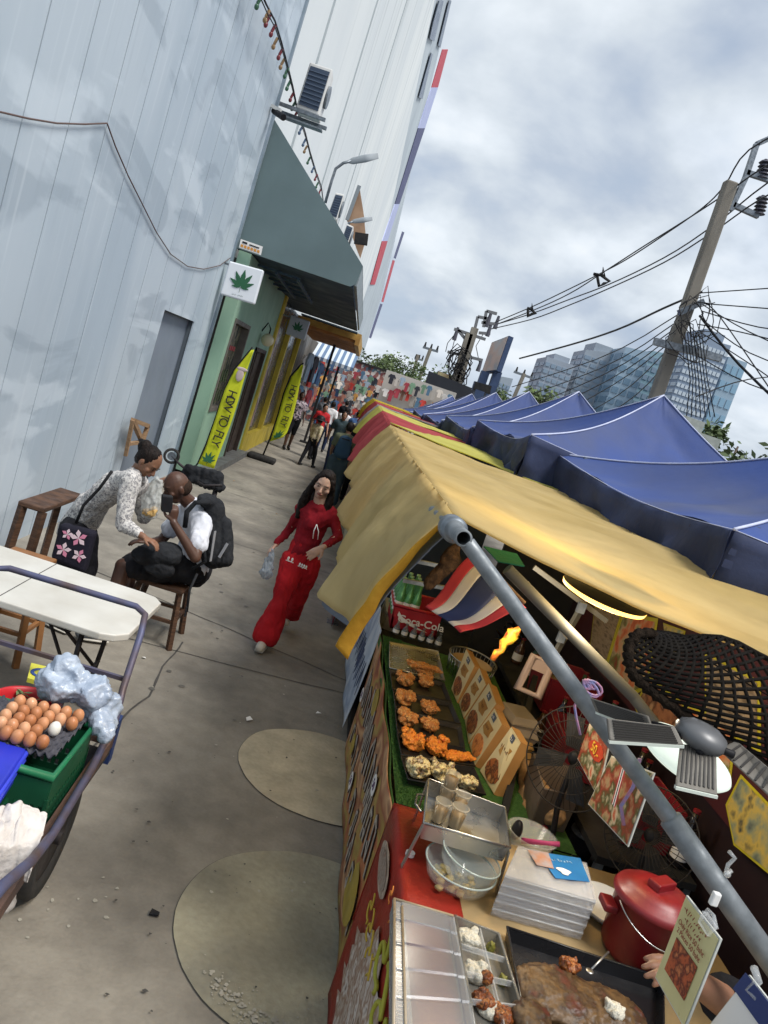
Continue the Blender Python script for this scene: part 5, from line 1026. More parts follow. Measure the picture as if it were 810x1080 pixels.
# white script flourishes across the hips
b = MB()
def loopy(p0, p1, n, amp, seedv):
    r = random.Random(seedv); P = []
    for i in range(n*8+1):
        a = i/8*2*math.pi; c = lerp(p0, p1, i/(n*8)); h = amp*(1+.5*r.uniform(-1, 1)*(i % 8 == 0)); P.append(c+V((math.sin(a)*amp*.6, 0, -math.cos(a)*h)))
    return P
b.tube(loopy(q(302, 589, 6.07), q(310, 592, 6.07), 2, .020, 1), .0045, 5); b.tube(loopy(q(315, 595, 6.08), q(324, 599, 6.09), 4, .013, 2), .0045, 5); b.build('script_print', M_whiteink, gl)
t = thing('plastic_bag', 'thin clear plastic bag dangling from the walking woman\'s hand', 'bag', q(284, 590, 6.2)); me = caps_mesh([('c', q(288, 580, 6.2), .012, q(282, 598, 6.2), .05, .6, (1, 0, 0)), ('e', q(281, 604, 6.2), (.055, .04, .06))], .007, 1, .02, 22); mesh_obj('bag_film', me, mat('grey_blue_film', lin('9aa6b2'), rough=.2, alpha=.6, bump=.5, scale=8), t)
# ------------------------------------------------------------------ crowd further along the alley
cg = None
def bgp(px, py, ang, h, shirt, pants, label, sleeve=.6, plen=1.9, stride=.15, skin=M_skinm, hair='short', x=None, y=None, extra=None, **k):
    p = PZ(px, py, 0) if x is None else V((x, y, 0)); J = standing(p.x, p.y, ang, h, stride)
    return person(J, dict(skin=skin, shirt=shirt, sleeve=sleeve, pants=pants, plen=plen, hair=hair, vox=.022, s=h/1.7, **k), label), J, p
M_c = {n: cloth('cloth_'+n, lin(c), None, bump=.2) for n, c in (('navy', '2b3550'), ('teal', '39484e'), ('white', 'd6d6da'), ('black', '1c1d22'), ('red', 'b02a30'), ('grey', '6e7278'), ('blue', '44608c'), ('cream', 'cfc6a8'), ('mauve', '8e7a8c'), ('olive', '5f6350'))}
bgp(301, 474, .3, 1.72, ramp_mat('dark_floral_cloth', [lin('1d1c24'), lin('2a2833'), lin('c9b8c0'), lin('22212b')], scale=18, bump=0), M_c['black'], 'person in a dark floral shirt and black shorts standing by the farther feather flag', plen=1.05, stride=.12, skin=M_skind)
tt, J, p = bgp(322, 492, 2.6, 1.32, ramp_mat('cream_print_cloth', [lin('d8cfb2'), lin('c9bd9a'), lin('a08c74'), lin('ddd6c0')], scale=14, bump=0), M_c['black'], 'child in a cream patterned jacket and black cap striding along the alley', sleeve=1.8, stride=.26)
b = MB(); b.lathe([(.12, -.01), (.105, .05), (.06, .09), (.0001, .1)], J['head']+V((0, 0, .05)), seg=16); b.lathe([(.1, 0), (.19, -.02), (.19, -.03), (.1, -.01)], J['head']+V((0, 0, .05)), seg=16); b.build('cap', M_black, tt)
tt, J, p = bgp(350, 512, 3.0, 1.66, M_c['olive'], cloth('wide_teal_trousers', lin('3f4c54'), bump=.3), 'person seen from behind in wide teal grey trousers wearing a blue backpack', x=-.02, y=14.4, pw=1.35, hemw2=2.2, stride=.08)
t = thing('backpack', 'blue grey backpack on the person in wide teal trousers', 'backpack', J['chest']+V((0, -.2, -.05))); mesh_obj('pack_body', caps_mesh([('c', J['chest']+V((0, -.19, .08)), .13, J['waist']+V((0, -.2, .02)), .15, .6, (1, 0, 0))], .02, 1, .01, 8), cloth('slate_blue_nylon', lin('31475c')), t); b = MB(); b.bar(J['chest']+V((-.08, -.3, .1)), J['chest']+V((.08, -.3, .1)), .02); b.build('zip', M_black, t)
tt, J, p = bgp(0, 0, 3.3, 1.72, M_c['black'], M_c['black'], 'person in black wearing a pale brimmed hat beside the red canopy', x=.18, y=15.6, stride=.1, sleeve=.6)
b = MB(); H_ = J['head']; b.lathe([(.1, .02), (.09, .09), (.05, .13), (.0001, .135)], H_, seg=18); b.build('hat_crown', M_c['olive'], tt); b = MB(); b.lathe([(.09, .03), (.21, .0), (.21, -.01), (.09, .015)], H_, seg=20); b.build('hat_brim', M_c['cream'], tt)
for (x, y, a, h, s_, p_, l) in ((-.75, 24.5, 3.1, 1.68, 'white', 'navy', 'person in a white shirt left in the far crowd'), (-.3, 25.5, 2.9, 1.6, 'white', 'grey', 'second person in white farther back in the crowd'), (-.25, 19.5, .2, 1.66, 'teal', 'navy', 'person in a dark teal shirt facing this way in the crowd'), (-.85, 21.6, .4, 1.62, 'red', 'black', 'person in a red shirt near the left shop goods'),
                               (.1, 22.5, 3.2, 1.7, 'blue', 'black', 'person in a blue shirt behind the hat wearer'), (-1.2, 28.5, 2.8, 1.65, 'grey', 'blue', 'person in grey at the far left of the crowd'), (.2, 29.5, .1, 1.7, 'mauve', 'black', 'person in mauve far down the alley'), (-.45, 31, 3.0, 1.72, 'black', 'grey', 'person in black farthest down the alley'),
                               (.25, 21.0, 3.3, 1.6, 'olive', 'black', 'person in olive beside the second lemon canopy'), (.32, 18.6, 3.0, 1.64, 'red', 'navy', 'person in red half hidden by the lemon canopy')):
    bgp(0, 0, a, h, M_c[s_], M_c[p_], l, x=x, y=y, skin=random.Random(x).choice([M_skin, M_skinm]))
# ------------------------------------------------------------------ front canopies (ridge parallel to the alley)
def ridge(y): return V((interp([(2.1, .345), (5, .36), (9, .35), (14, .34), (20, .33)], y), y, interp([(2.1, 2.02), (4.5, 2.01), (7.6, 2.04), (12, 2.10), (20, 2.16)], y)))
def flapx(y): return interp([(2.1, .135), (3.2, .135), (5, .14), (7.5, .13), (12, .10), (20, .12)], y)
def flapz(y): return interp([(2.1, 1.53), (3, 1.46), (5, 1.42), (7.5, 1.5), (12, 1.62), (20, 1.75)], y)
def canopy(y0, y1, m, label, xr=2.2, yend=None, ystart=None, seed=0, hem=None, dz=0, nv=40, rip=1.0, left=True, inner=None):
    t = thing('canopy', label, 'canopy', ridge(y0), 'coloured cloth canopies over the stalls along the alley')
    L0 = (y1-y0)
    def rp(y, k): return .022*rip*math.sin(y*k+seed)+.02*rip*noise.noise(V((y*2.2, seed, 0)))
    def fl(u, v):     # u 0 bottom edge of the flap .. 1 ridge
        y = lerp(y0, y1, v); r = ridge(y); b_ = V((flapx(y)+.035*rip*math.sin(y*3.1+seed)+.02*math.sin(y*7.3+seed*2), y-(1-u)*.0, flapz(y)+.03*math.sin(y*3.1+seed)))
        p = lerp(b_, r+V((0, 0, dz)), u); bulge = math.sin(u*math.pi)*.045; w_ = (1-u)**1.1
        return p+V((-bulge*.6+w_*rp(y, 5.5)*.8+.012*noise.noise(V((u*2.5, y*10, seed)))+.006*noise.noise(V((u*9, y*16, seed))), 0, bulge*.35+.004*noise.noise(V((u*14, y*8, 4)))))
    if left:
        b = MB(); b.grid(fl, 22, nv*2, thick=.004); b.build('side_flap', m, t)
        if hem:
            b = MB(); P = [fl(1-i/24, 0)+V((0, -.006, 0)) for i in range(25)]
            def hf(u, v):
                i = min(int(v*24), 23); p = lerp(P[i], P[i+1], v*24-i); k = .006+.045*v; return p+V((k*u*.9, .006*math.sin(v*9), -k*u*.55))
            b.grid(hf, 3, 40, thick=.004); b.build('hem', hem, t)
    def ye(x): return interp(yend, x) if yend else y1
    def ysf(x): return interp(ystart, x) if ystart else y0
    def rt(u, v):
        x = lerp(.0, 1, u); yc = lerp(y0, y1, v); X0 = ridge(yc).x; X = lerp(X0, xr, u); y = lerp(ysf(X), ye(X), v); r = ridge(y)
        z = r.z+dz-.02*u-.035*math.sin(min(u*1.15, 1)*math.pi)*(.6+.4*v)-.05*max(0, u-.45)**1.0*1.2
        z -= .075*min(1, u*3.5)*max(0, 1-v*2.5) if seed == 1 else 0
        return V((X, y+.02*math.sin(X*4+seed), z+.012*rip*math.sin(v*L0*2.1+X*1.5+seed)*min(1, u*4)+.01*noise.noise(V((X*2.5, y*1.3, seed)))+(.010*abs(noise.noise(V((X*3+y*2, y*5, seed))))+.012*noise.noise(V((X*1.2, y*9, seed+2))))*min(1, u*3)))
    b = MB(); b.grid(rt, 40, nv, thick=.004); b.build('roof_cloth', m, t)
    b = MB(); b.tube([rt(i/30, 0)+V((0, 0, -.002)) for i in range(31)], .006, 5); b.build('seam', m, t)
    return t, fl, rt
def cc(n, a, b_, tr=.6, **k): return cloth(n, lin(a), lin(b_), trans=tr, scale=1.4, bump=.35, bscale=16, **k)
M_must, M_lem, M_crd, M_lil, M_yc = cc('mustard_canopy_cloth', 'ecd9a4', 'dec88c'), cc('lemon_canopy_cloth', 'e8e48c', 'dcd67a'), cc('coral_red_canopy_cloth', 'da7276', 'c95c62'), cc('lilac_canopy_cloth', 'cfc8cc', 'c0b8bd'), cc('yellow_canopy_cloth', 'e3ce52', 'd4bf44')
mottled(M_must, .3, 2.2, 12); mottled(M_crd, .25, 2, 12)
M_hem = cloth('golden_hem_cloth', lin('d2a23c'), lin('bd8c2c'), trans=.3, scale=8, bump=.2)
cm, fl, rt = canopy(2.1, 7.5, M_must, 'faded mustard cloth canopy nearest the camera, with a golden hem', 2.45, yend=[(.35, 7.5), (1, 6.9), (1.6, 6.5), (2.45, 6.3)], seed=1, hem=M_hem, nv=60)
canopy(7.5, 9.0, M_lem, 'lemon cloth strip behind the mustard canopy', 2.5, ystart=[(.35, 7.48), (1, 6.88), (1.6, 6.48), (2.5, 6.28)], yend=[(.35, 7.6), (1.2, 9.2), (2.5, 9.6)], seed=2, left=False, dz=.015)
canopy(7.5, 11.0, M_crd, 'coral red cloth canopy behind the lemon strip', 2.7, ystart=[(.35, 7.5), (1.2, 9.2), (2.7, 9.6)], seed=3)
canopy(11.0, 13.4, M_lem, 'second lemon canopy beyond the coral red one', 2.2, seed=4)
canopy(13.4, 14.4, M_lil, 'narrow pale lilac cloth strip between lemon and red canopies', 2.2, seed=5)
canopy(14.4, 17.2, M_crd, 'second red canopy near the far end of the row', 2.2, seed=6)
canopy(17.2, 21.5, M_yc, 'yellow canopy at the far end of the row', 2.2, seed=7)
# grey lining seen inside the mustard flap
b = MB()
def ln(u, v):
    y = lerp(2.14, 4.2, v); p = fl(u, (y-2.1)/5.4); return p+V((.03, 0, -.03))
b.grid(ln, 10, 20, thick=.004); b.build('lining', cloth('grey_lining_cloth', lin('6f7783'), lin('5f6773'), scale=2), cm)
# frame: ridge pipe with open end, sloping gable pipe in front
t = thing('pipe_frame', 'grey galvanised pipe frame with open ridge end and a long sloping pipe in front', 'pipe frame', (.34, 2.0, 2.0))
def D(x, y, d): return PD(x, y, d)
M_pipe = mat('dull_galvanised_pipe', lin('84898d'), lin('6c7276'), rough=.55, metal=.35, scale=25, detail=8, bump=.05)
A = D(489, 568, 1.84); pdir = (ridge(3.2)-V((0, 0, .10))-A).normalized(); b = MB(); R0, R1 = .0215, .0165
b.lathe([(R1, .0), (R0, .0), (R0, .16), (R0+.006, .165), (R0+.008, .27), (R0, .28), (R0, 1.1), (R1, 1.1), (R1, .0)], A, pdir, 28); b.build('ridge_pipe', M_pipe, t)
b = MB(); b.lathe([(R0+.004, .165), (R0+.014, .17), (R0+.014, .25), (R0+.004, .26)], A, pdir, 24); b.build('clamp', M_steel, t)
g0, g1, g2 = D(493, 573, 1.86), D(706, 862, 1.74), D(840, 1052, 1.66)
b = MB(); b.cyl(g0, g1, .0195, seg=24); b.build('gable_pipe', M_pipe, t); b = MB(); b.lathe([(.0195, 0), (.026, .004), (.026, (g2-g1).length), (.018, (g2-g1).length)], g1, (g2-g1), 28); b.build('sleeve_pipe', M_pipe, t)
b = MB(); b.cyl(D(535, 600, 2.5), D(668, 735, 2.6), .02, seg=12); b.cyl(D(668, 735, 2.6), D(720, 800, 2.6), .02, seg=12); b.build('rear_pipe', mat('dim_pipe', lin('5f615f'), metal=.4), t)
# ------------------------------------------------------------------ blue tents
M_blue = cloth('blue_tent_cloth', lin('3c5598'), lin('525b7c'), trans=.15, scale=.7, bump=.2, bscale=14, rough=.6)
M_blued = cloth('blue_valance_cloth', lin('414b6c'), lin('30374f'), trans=.1, scale=1.6, bump=.35, bscale=12, rough=.7)
def tent(xc, yc, w_, label, zp=3.16, ze=2.15, seed=0, group='blue gazebo tents beside the alley canopies'):
    t = thing('gazebo_tent', label, 'tent', (xc, yc, 0), group); rnd = random.Random(seed); h = w_/2
    cs = [V((xc-h, yc-h, ze+rnd.uniform(-.06, .04))), V((xc+h, yc-h, ze)), V((xc+h, yc+h, ze)), V((xc-h, yc+h, ze+rnd.uniform(-.05, .05)))]; pk = V((xc, yc, zp))
    b = MB()
    for k in range(4):
        a, c = cs[k], cs[(k+1) % 4]
        def f(u, v, a=a, c=c, k=k):
            e_ = lerp(a, c, u)+V((0, 0, -.08*math.sin(u*math.pi))); m_ = (a+c)/2-pk; m_.z = 0; e_ -= m_.normalized()*.12*math.sin(u*math.pi); p = lerp(e_, pk, v)
            sg = math.sin(v*math.pi)*.13; w2 = math.sin(u*math.pi)
            return p+V((0, 0, -sg-.10*w2*math.sin(v*math.pi)+.012*math.sin(u*22+seed)*(1-v)*w2+.05*noise.noise(V((u*3+v*2, v*3, k+seed*3.1)))*w2+.02*abs(noise.noise(V((u*9-v*5, v*7+u*4, k+seed))))*w2))
        b.grid(f, 24, 20)
    b.build('roof', M_blue, t)
    sm = MB()
    for k in range(4):
        a = cs[k]; P = []
        for i in range(21): v = i/20; P.append(lerp(a, pk, v)+V((0, 0, -math.sin(v*math.pi)*.13+.008)))
        sm.tube(P, .008, 5)
    sm.build('hip_piping', mat('white_piping', lin('c6cbe0'), lin('b0b6d2'), rough=.5), t)
    b = MB()
    for k in range(4):
        a, c = cs[k], cs[(k+1) % 4]; out = ((a+c)/2-V((xc, yc, ze))); out.z = 0; out.normalize()
        def f(u, v, a=a, c=c, out=out, k=k):
            e_ = lerp(a, c, u)+V((0, 0, -.08*math.sin(u*math.pi)))-out*.12*math.sin(u*math.pi)
            cr_ = noise.noise(V((u*7+v*1.5, k*3.3, seed)))*.2+(noise.noise(V((u*17-v*2, k, seed+v)))-.6*abs(noise.noise(V((u*11+v*3, v*2, seed)))))*.09
            return e_+out*(cr_*v+.01)+V((0, 0, -v*(.42+.12*noise.noise(V((u*6, 3, seed+k))))))
        b.grid(f, 48, 7, thick=.003)
    b.build('valance', M_blued, t)
    sm = MB()
    for k in range(4):
        a, c = cs[k], cs[(k+1) % 4]; out = ((a+c)/2-V((xc, yc, ze))); out.z = 0; out.normalize()
        sm.tube([lerp(a, c, i/16)+V((0, 0, -.08*math.sin(i/16*math.pi)+.005))-out*.115*math.sin(i/16*math.pi) for i in range(17)], .003, 5)
    sm.build('edge_piping', MATS['white_piping'], t)
    b = MB(); b.bar((xc, yc, 1.9), (xc, yc, zp-.03), .05); b.build('centre_pole', M_steel, t)
    for c in cs: c = lerp(c, V((xc, yc, c.z)), .12); b = MB(); b.bar((c.x, c.y, 0), (c.x, c.y, c.z+.05), .035); b.build('leg', M_steel, t)
    return t
names = ['nearest large blue gazebo tent at the right edge', 'second nearest blue tent with its peak in front of the large pole', 'third blue tent with peak left of the pale towers', 'fourth blue tent in the row', 'fifth blue tent in the row', 'sixth blue tent in the row', 'farthest blue tent in front of the black hoarding']
for i, y in enumerate((5.0, 8.05, 11.1, 14.2, 17.4, 20.8, 24.6)): tent(3.42 if i == 0 else 3.05-.05*i, y, 3.05 if i else 3.3, names[i], zp=(3.05, 3.2, 3.22, 3.2, 3.16, 3.1, 3.0)[i], ze=(2.24, 2.32, 2.3, 2.25, 2.2, 2.12, 2.05)[i], seed=i+1)
# ------------------------------------------------------------------ chicken stall table
M_turf = mat('artificial_turf', (.10, .26, .05), (.06, .17, .035), rough=.9, scale=90, bump=1.0, bscale=300)
M_tabletop = mat('dim_table_board', lin('8a7658'), lin('75634a'), rough=.6, scale=4)
t = thing('stall_table', 'chicken stall table covered in green artificial turf', 'table', (1.0, 3.8, 0)); X0, Y0, Y1, ZT = .61, 2.76, 4.82, .80
b = MB(); b.box(X0+.015, 1.35, Y0+.02, Y1, ZT-.03, ZT); b.build('table_top', M_dark, t)
rnd = random.Random(3)
b = MB(); b.grid(lambda u, v: (lerp(X0, 1.36, u), lerp(Y0, Y1, v), ZT+.006+.002*math.sin(u*40)*math.sin(v*60)), 20, 40); b.grid(lambda u, v: (lerp(X0-.01, 1.36, u), Y0-.012-.012*math.sin(u*9)*v, lerp(ZT+.006, ZT-.26-.03*math.sin(u*7), v)), 20, 12, thick=.004)
b.grid(lambda u, v: (X0-.012-.006*math.sin(v*20), lerp(Y0, Y1, v), lerp(ZT-.05, ZT+.006, u)), 4, 40, thick=.003)
blades = 0
for i in range(9000):
    y = rnd.uniform(Y0, Y1); x = rnd.uniform(X0, X0+.13) if rnd.random() < .7 else rnd.uniform(X0, 1.1)
    if x > X0+.13 and y > Y0+.12: continue
    a = rnd.uniform(0, 6.28); k = .0025; b.add([(x-k*math.cos(a), y-k*math.sin(a), ZT+.006), (x+k*math.cos(a), y+k*math.sin(a), ZT+.006), (x+rnd.uniform(-.004, .004), y+rnd.uniform(-.004, .004), ZT+.016)], [(0, 1, 2)], False)
b.build('turf_cover', M_turf, t)
for x, y in ((.68, 2.85), (.68, 4.7), (1.3, 2.85), (1.3, 4.7)): b = MB(); b.bar((x, y, 0), (x, y, ZT-.03), .04); b.build('leg', M_dark, t)
# printed banner cloth hanging on the alley side
def banner(P0, P1, ztop, zbot, xtop, xbot, m, label, name='banner', cat='banner', steps=50, slant=0):
    t = thing(name, label, cat, (xbot, P0, zbot))
    def f(u, v): y = lerp(P0, P1, u)+slant*(1-v); z = lerp(zbot, ztop, v); return V((lerp(xbot, xtop, v)+.008*math.sin(y*9+z*4), y, z))
    b = MB(); b.grid(f, steps, 20, thick=.003); b.build('cloth', m, t); return t, f
M_ban1 = ramp_mat('fried_food_print', [lin('7a3d24'), lin('b06a42'), lin('a08c44'), lin('8a4c30'), lin('c49a70'), lin('6d3a26')], scale=2.3, rough=.55, bump=0, detail=2, stretch=(1, 1, 2))
t1, f1 = banner(2.74, 4.85, ZT+.0, .02, .592, .618, M_ban1, 'printed orange brown food banner hanging along the turf table front')
M_bgrey = mat('print_silver', lin('b5ada4'), lin('8d8379'), rough=.5, scale=30); M_bdark = mat('print_maroon', lin('3c2420'), rough=.5); M_byel = mat('print_olive_yellow', lin('b39a3c'), lin('9a8434'), rough=.5, scale=8)
def stroke(f, pts, w_, m, parent, name, lift=.006):
    """a thick brush stroke laid on the banner: pts in (u, v)"""
    b = MB()
    for i, (a, c) in enumerate(zip(pts, pts[1:])):
        p, q_ = f(*a)-V((lift+.0002*i, 0, 0)), f(*c)-V((lift+.0002*i, 0, 0)); d = (q_-p)
        if d.length < 1e-5: continue
        s_ = V((1, 0, 0)).cross(d).normalized()*w_/2; b.slab([p-s_, p+s_, q_+s_, q_-s_] if True else 0, .0015)
    return b.build(name, m, parent)
rnd = random.Random(12)
# big brush letters (unreadable script) in silver with dark edge, running along the cloth
for row, (v0, hgt, n, wd) in enumerate(((.50, .34, 13, .021), (.16, .22, 9, .018))):
    for k in range(n):
        u = .05+.88*k/n; pts = [(u, v0), (u+.004, v0+hgt*rnd.uniform(.6, 1)), (u+.03, v0+hgt*rnd.uniform(.7, 1)), (u+.034, v0+hgt*.1), (u+.05, v0+hgt*rnd.uniform(.1, .5))]
        stroke(f1, pts, wd*1.9, M_bdark, t1, 'lettering', .005); stroke(f1, pts, wd, M_bgrey, t1, 'lettering', .009)
for (u, v, r) in ((.12, .30, .12), (.62, .82, .07), (.80, .25, .06)):
    b = MB(); b.slab([f1(u, v)+V((-.011, math.cos(a)*r*1.6, math.sin(a)*r)) for a in [k*.4 for k in range(15)]], .001); b.build('yellow_blob', M_byel, t1)
for (u, v) in ((.2, .8), (.55, .3), (.9, .55)):
    b = MB(); b.slab([f1(u, v)+V((-.016, math.cos(a)*.06, math.sin(a)*.045)) for a in [k*.4 for k in range(15)]], .001); lb = b.build('label_print', M_whiteink, t1); text('50', f1(u, v)+V((-.017, 0, 0)), (0, -1, 0), (0, 0, 1), .06, mat('print_violet', lin('5a3568')), t1, ext=.0005)
t2, f2_ = banner(4.87, 6.2, .82, .1, .60, .56, ramp_mat('pale_blue_print', [lin('9fb0c4'), lin('c3ccd6'), lin('8d9fb8'), lin('b5c0ce')], scale=3, bump=0), 'pale blue and white printed banner on the drinks stall beyond the turf table')
for k in range(8): u = .05+.8*k/8; stroke(f2_, [(u, .3), (u+.02, .62), (u+.06, .35), (u+.07, .6)], .018, mat('print_navy', lin('39486a')), t2, 'lettering', .006)
# trays of chicken: corner pixels of each tray on the table
M_tray = mat('black_baking_tray', (.03, .028, .026), (.05, .045, .04), rough=.35, metal=.5, scale=6)
M_ch = ramp_mat('fried_batter', [lin('a05a2c'), lin('d68e4a'), lin('bd7338'), lin('e5b06c'), lin('8f4c24')], scale=60, rough=.5, bump=.8, dist=.01)
M_cho = ramp_mat('orange_spiced_batter', [lin('d8701f'), lin('f09a38'), lin('e8862c'), lin('c25a1c')], scale=60, rough=.5, bump=.8)
M_cream = ramp_mat('creamy_sauced_batter', [lin('a8733f'), lin('f0e4be'), lin('e6d69c'), lin('6e4428'), lin('f6eed2')], scale=45, rough=.4, bump=.6)
M_dk = ramp_mat('dark_grilled_meat', [lin('5e3018'), lin('8a4a26'), lin('3e2012'), lin('a36434')], scale=50, rough=.35, bump=.7)
def tray(px, label, z=ZT+.02, h=.02, m=M_tray, mesh=False):
    P = [PZ(x, y, z+h) for x, y in px]; c = sum(P, V((0, 0, 0)))/4; t = thing('tray', label, 'tray', c-V((0, 0, h)))
    dn = V((0, 0, h)); I = [c+(p-c)*.93-dn for p in P]; b = MB()
    b.slab([I[3], I[2], I[1], I[0]], .003)
    for k in range(4): b.slab([P[k], P[(k+1) % 4], I[(k+1) % 4], I[k]], .003)
    b.build('pan', m, t); b = MB(); b.tube(P, .0045, 6, closed=True); b.build('rim', M_chrome if mesh else m, t)
    if mesh:
        b = MB()
        for i in range(1, 22): b.tube([lerp(P[0], P[1], i/22)-dn*.45, lerp(P[3], P[2], i/22)-dn*.45], .0012, 3)
        for i in range(1, 16): b.tube([lerp(P[0], P[3], i/16)-dn*.4, lerp(P[1], P[2], i/16)-dn*.4], .0012, 3)
        b.build('wire_grid', M_chrome, t)
    return t, P
tray([(411, 677), (462, 687), (469, 718), (411, 704)], 'silver wire rack tray holding fried strips at the far end of the turf table', mesh=True, m=M_chrome)
tr_px = [([(411, 706), (468, 720), (476, 740), (414, 727)], 'first black tray of fried chicken below the wire rack'), ([(415, 728), (476, 741), (486, 764), (417, 748)], 'second black tray of fried chicken from the wire rack'), ([(417, 749), (486, 765), (490, 789), (419, 773)], 'third black tray of fried chicken from the wire rack'), ([(419, 774), (489, 789), (501, 808), (423, 796)], 'black tray holding bright orange fried chicken'), ([(423, 797), (500, 810), (512, 838), (430, 822)], 'nearest black tray holding cream sauced chicken')]
for px, l in tr_px: tray(px, l)
def pile(px, py, n, m, spread, label, name='fried_chicken', strip=False, z=ZT+.03, sz=.019, seed=0, group=None):
    rnd = random.Random(px*7+py+seed); c = PZ(px, py, z+.015); cp = []
    for i in range(n):
        o = V((rnd.uniform(-1, 1)*spread[0], rnd.uniform(-1, 1)*spread[1], rnd.uniform(0, spread[2]))); p = c+o; 
        if strip: a = rnd.uniform(-.5, .9); d = V((math.cos(a), math.sin(a), rnd.uniform(-.1, .15)))*sz*2.4; cp.append(('c', p-d, sz*.5, p+d*.3, sz*.75)); cp.append(('c', p+d*.3, sz*.72, p+d, sz*.42))
        else: cp.append(('e', p, (sz*rnd.uniform(.6, 1.1), sz*rnd.uniform(.6, 1.1), sz*rnd.uniform(.5, .9))))
    cp.append(('e', c-V((0, 0, .012)), (spread[0], spread[1], .014)))
    me = caps_mesh(cp, .0036, 0, .009, 75); o = mesh_obj(name, me, m, None); return tag(o, label, 'food', group)
GP = 'heaps of fried chicken on the black trays'
pile(447, 705, 12, M_ch, (.07, .04, .025), 'fried chicken strips heaped on the silver wire rack', strip=True, sz=.02)
for px, py, m, l in ((427, 717, M_ch, 'brown chicken heap on the left of the first black tray'), (427, 737, M_ch, 'brown chicken heap on the left of the second black tray'), (429, 758, M_ch, 'brown chicken heap on the left of the third black tray'), (448, 719, M_ch, 'small brown chicken heap on the right of the first black tray'), (452, 747, M_ch, 'few brown pieces on the right of the second black tray'), (453, 765, M_ch, 'brown chicken heap on the right of the third black tray')):
    pile(px, py, 30, m, (.04, .05, .032) if px < 440 else (.034, .036, .022), l, group=GP)
pile(436, 783, 30, M_cho, (.042, .055, .035), 'bright orange chicken heap at left of the fourth tray', group=GP); pile(460, 789, 30, M_cho, (.042, .05, .035), 'bright orange chicken heap in the middle of the fourth tray', group=GP); pile(482, 797, 5, M_cho, (.045, .02, .006), 'long orange fried strips at the right of the fourth tray', strip=True, sz=.022, group=GP)
pile(440, 811, 30, M_cream, (.042, .055, .035), 'cream sauced chicken heap at left of the nearest tray', group=GP); pile(466, 815, 30, M_cream, (.045, .05, .035), 'cream sauced chicken heap in the middle of the nearest tray', group=GP); pile(492, 825, 18, M_cream, (.045, .03, .018), 'cream sauced chicken heap at right of the nearest tray', group=GP)
# standing menu cards
M_mc = mat('cream_menu_print', lin('d8c99c'), lin('cbb98a'), rough=.5, scale=6); M_mo = mat('orange_card_edge', lin('b98a52'), lin('a87a44'), rough=.6, scale=8)
def menu(px, z0, label, m1, d=.045, lean=0.0):
    """px: bottom-left, bottom-right, top-right, top-left of the printed face (seen from the camera)"""
    BL, BR = PZ(*px[0], z0), PZ(*px[1], z0); ax = (BR-BL); X_ = (BL.x+BR.x)/2
    TR, TLp = PX(px[2][0], px[2][1], BR.x+.05), PX(px[3][0], px[3][1], BL.x+.05)
    P = [BL, BR, TR, TLp]; t = thing('menu_card', label, 'menu card', BL, 'cream picture menu cards behind the trays'); n = (P[1]-P[0]).cross(P[3]-P[0]).normalized()
    b = MB(); b.slab(P, d); b.build('card_block', M_mo, t); b = MB(); c = sum(P, V((0, 0, 0)))/4; b.slab([c+(p-c)*.97+n*.0025 for p in P], .002); b.build('printed_face', M_mc, t)
    g_ = lambda u, v: lerp(lerp(P[0], P[1], u), lerp(P[3], P[2], u), v)+n*.005
    b = MB(); b.slab([g_(.5+math.cos(a)*.42, .24+math.sin(a)*.2) for a in [k*.5236 for k in range(12)]], .0015); b.build('food_picture', m1, t)
    b = MB(); b.slab([g_(u, v) for u, v in ((.2, .55), (.45, .5), (.8, .56), (.75, .66), (.82, .76), (.3, .74))], .0015); b.build('word_print', mat('ochre_print', lin('b08440'), lin('96682c')), t)
    b = MB(); b.slab([g_(u, v) for u, v in ((.35, .83), (.62, .83), (.62, .95), (.35, .95))], .0015); b.build('price_mark', mat('slate_print', lin('4f5764')), t)
    squig(3, g_(.49, .89)+n*.001, P[1]-P[0], P[3]-P[0], .018, M_whiteink, t, seed=int(px[0][0]))
    squig(5, g_(.5, .66)+n*.002, P[1]-P[0], P[3]-P[0], .02, mat('brown_ink', lin('6d4020')), t, seed=int(px[0][1]))
M_f1 = ramp_mat('menu_food_brown', [lin('6b3518'), lin('a8622e'), lin('4a2412'), lin('c58a4e')], scale=28, bump=0); M_f2 = ramp_mat('menu_food_orange', [lin('c4622a'), lin('e0914a'), lin('8e3f1c')], scale=28, bump=0)
for px, l, m in (([(476, 727), (482, 741), (501, 702), (492, 684)], 'farthest cream menu card behind the first black tray', M_f1), ([(484, 742), (489, 758), (513, 722), (506, 704)], 'second menu card from the wire basket', M_f1), ([(490, 759), (494, 784), (524, 742), (516, 720)], 'third menu card from the wire basket, beside the orange chicken', M_f1),
                 ([(495, 786), (501, 808), (530, 764), (520, 742)], 'fourth large cream menu card with orange food picture', M_f2), ([(506, 813), (521, 838), (550, 783), (540, 766)], 'nearest cream menu card standing alone beside the black rail', M_f1)):
    menu(px, ZT+.01, l, m)
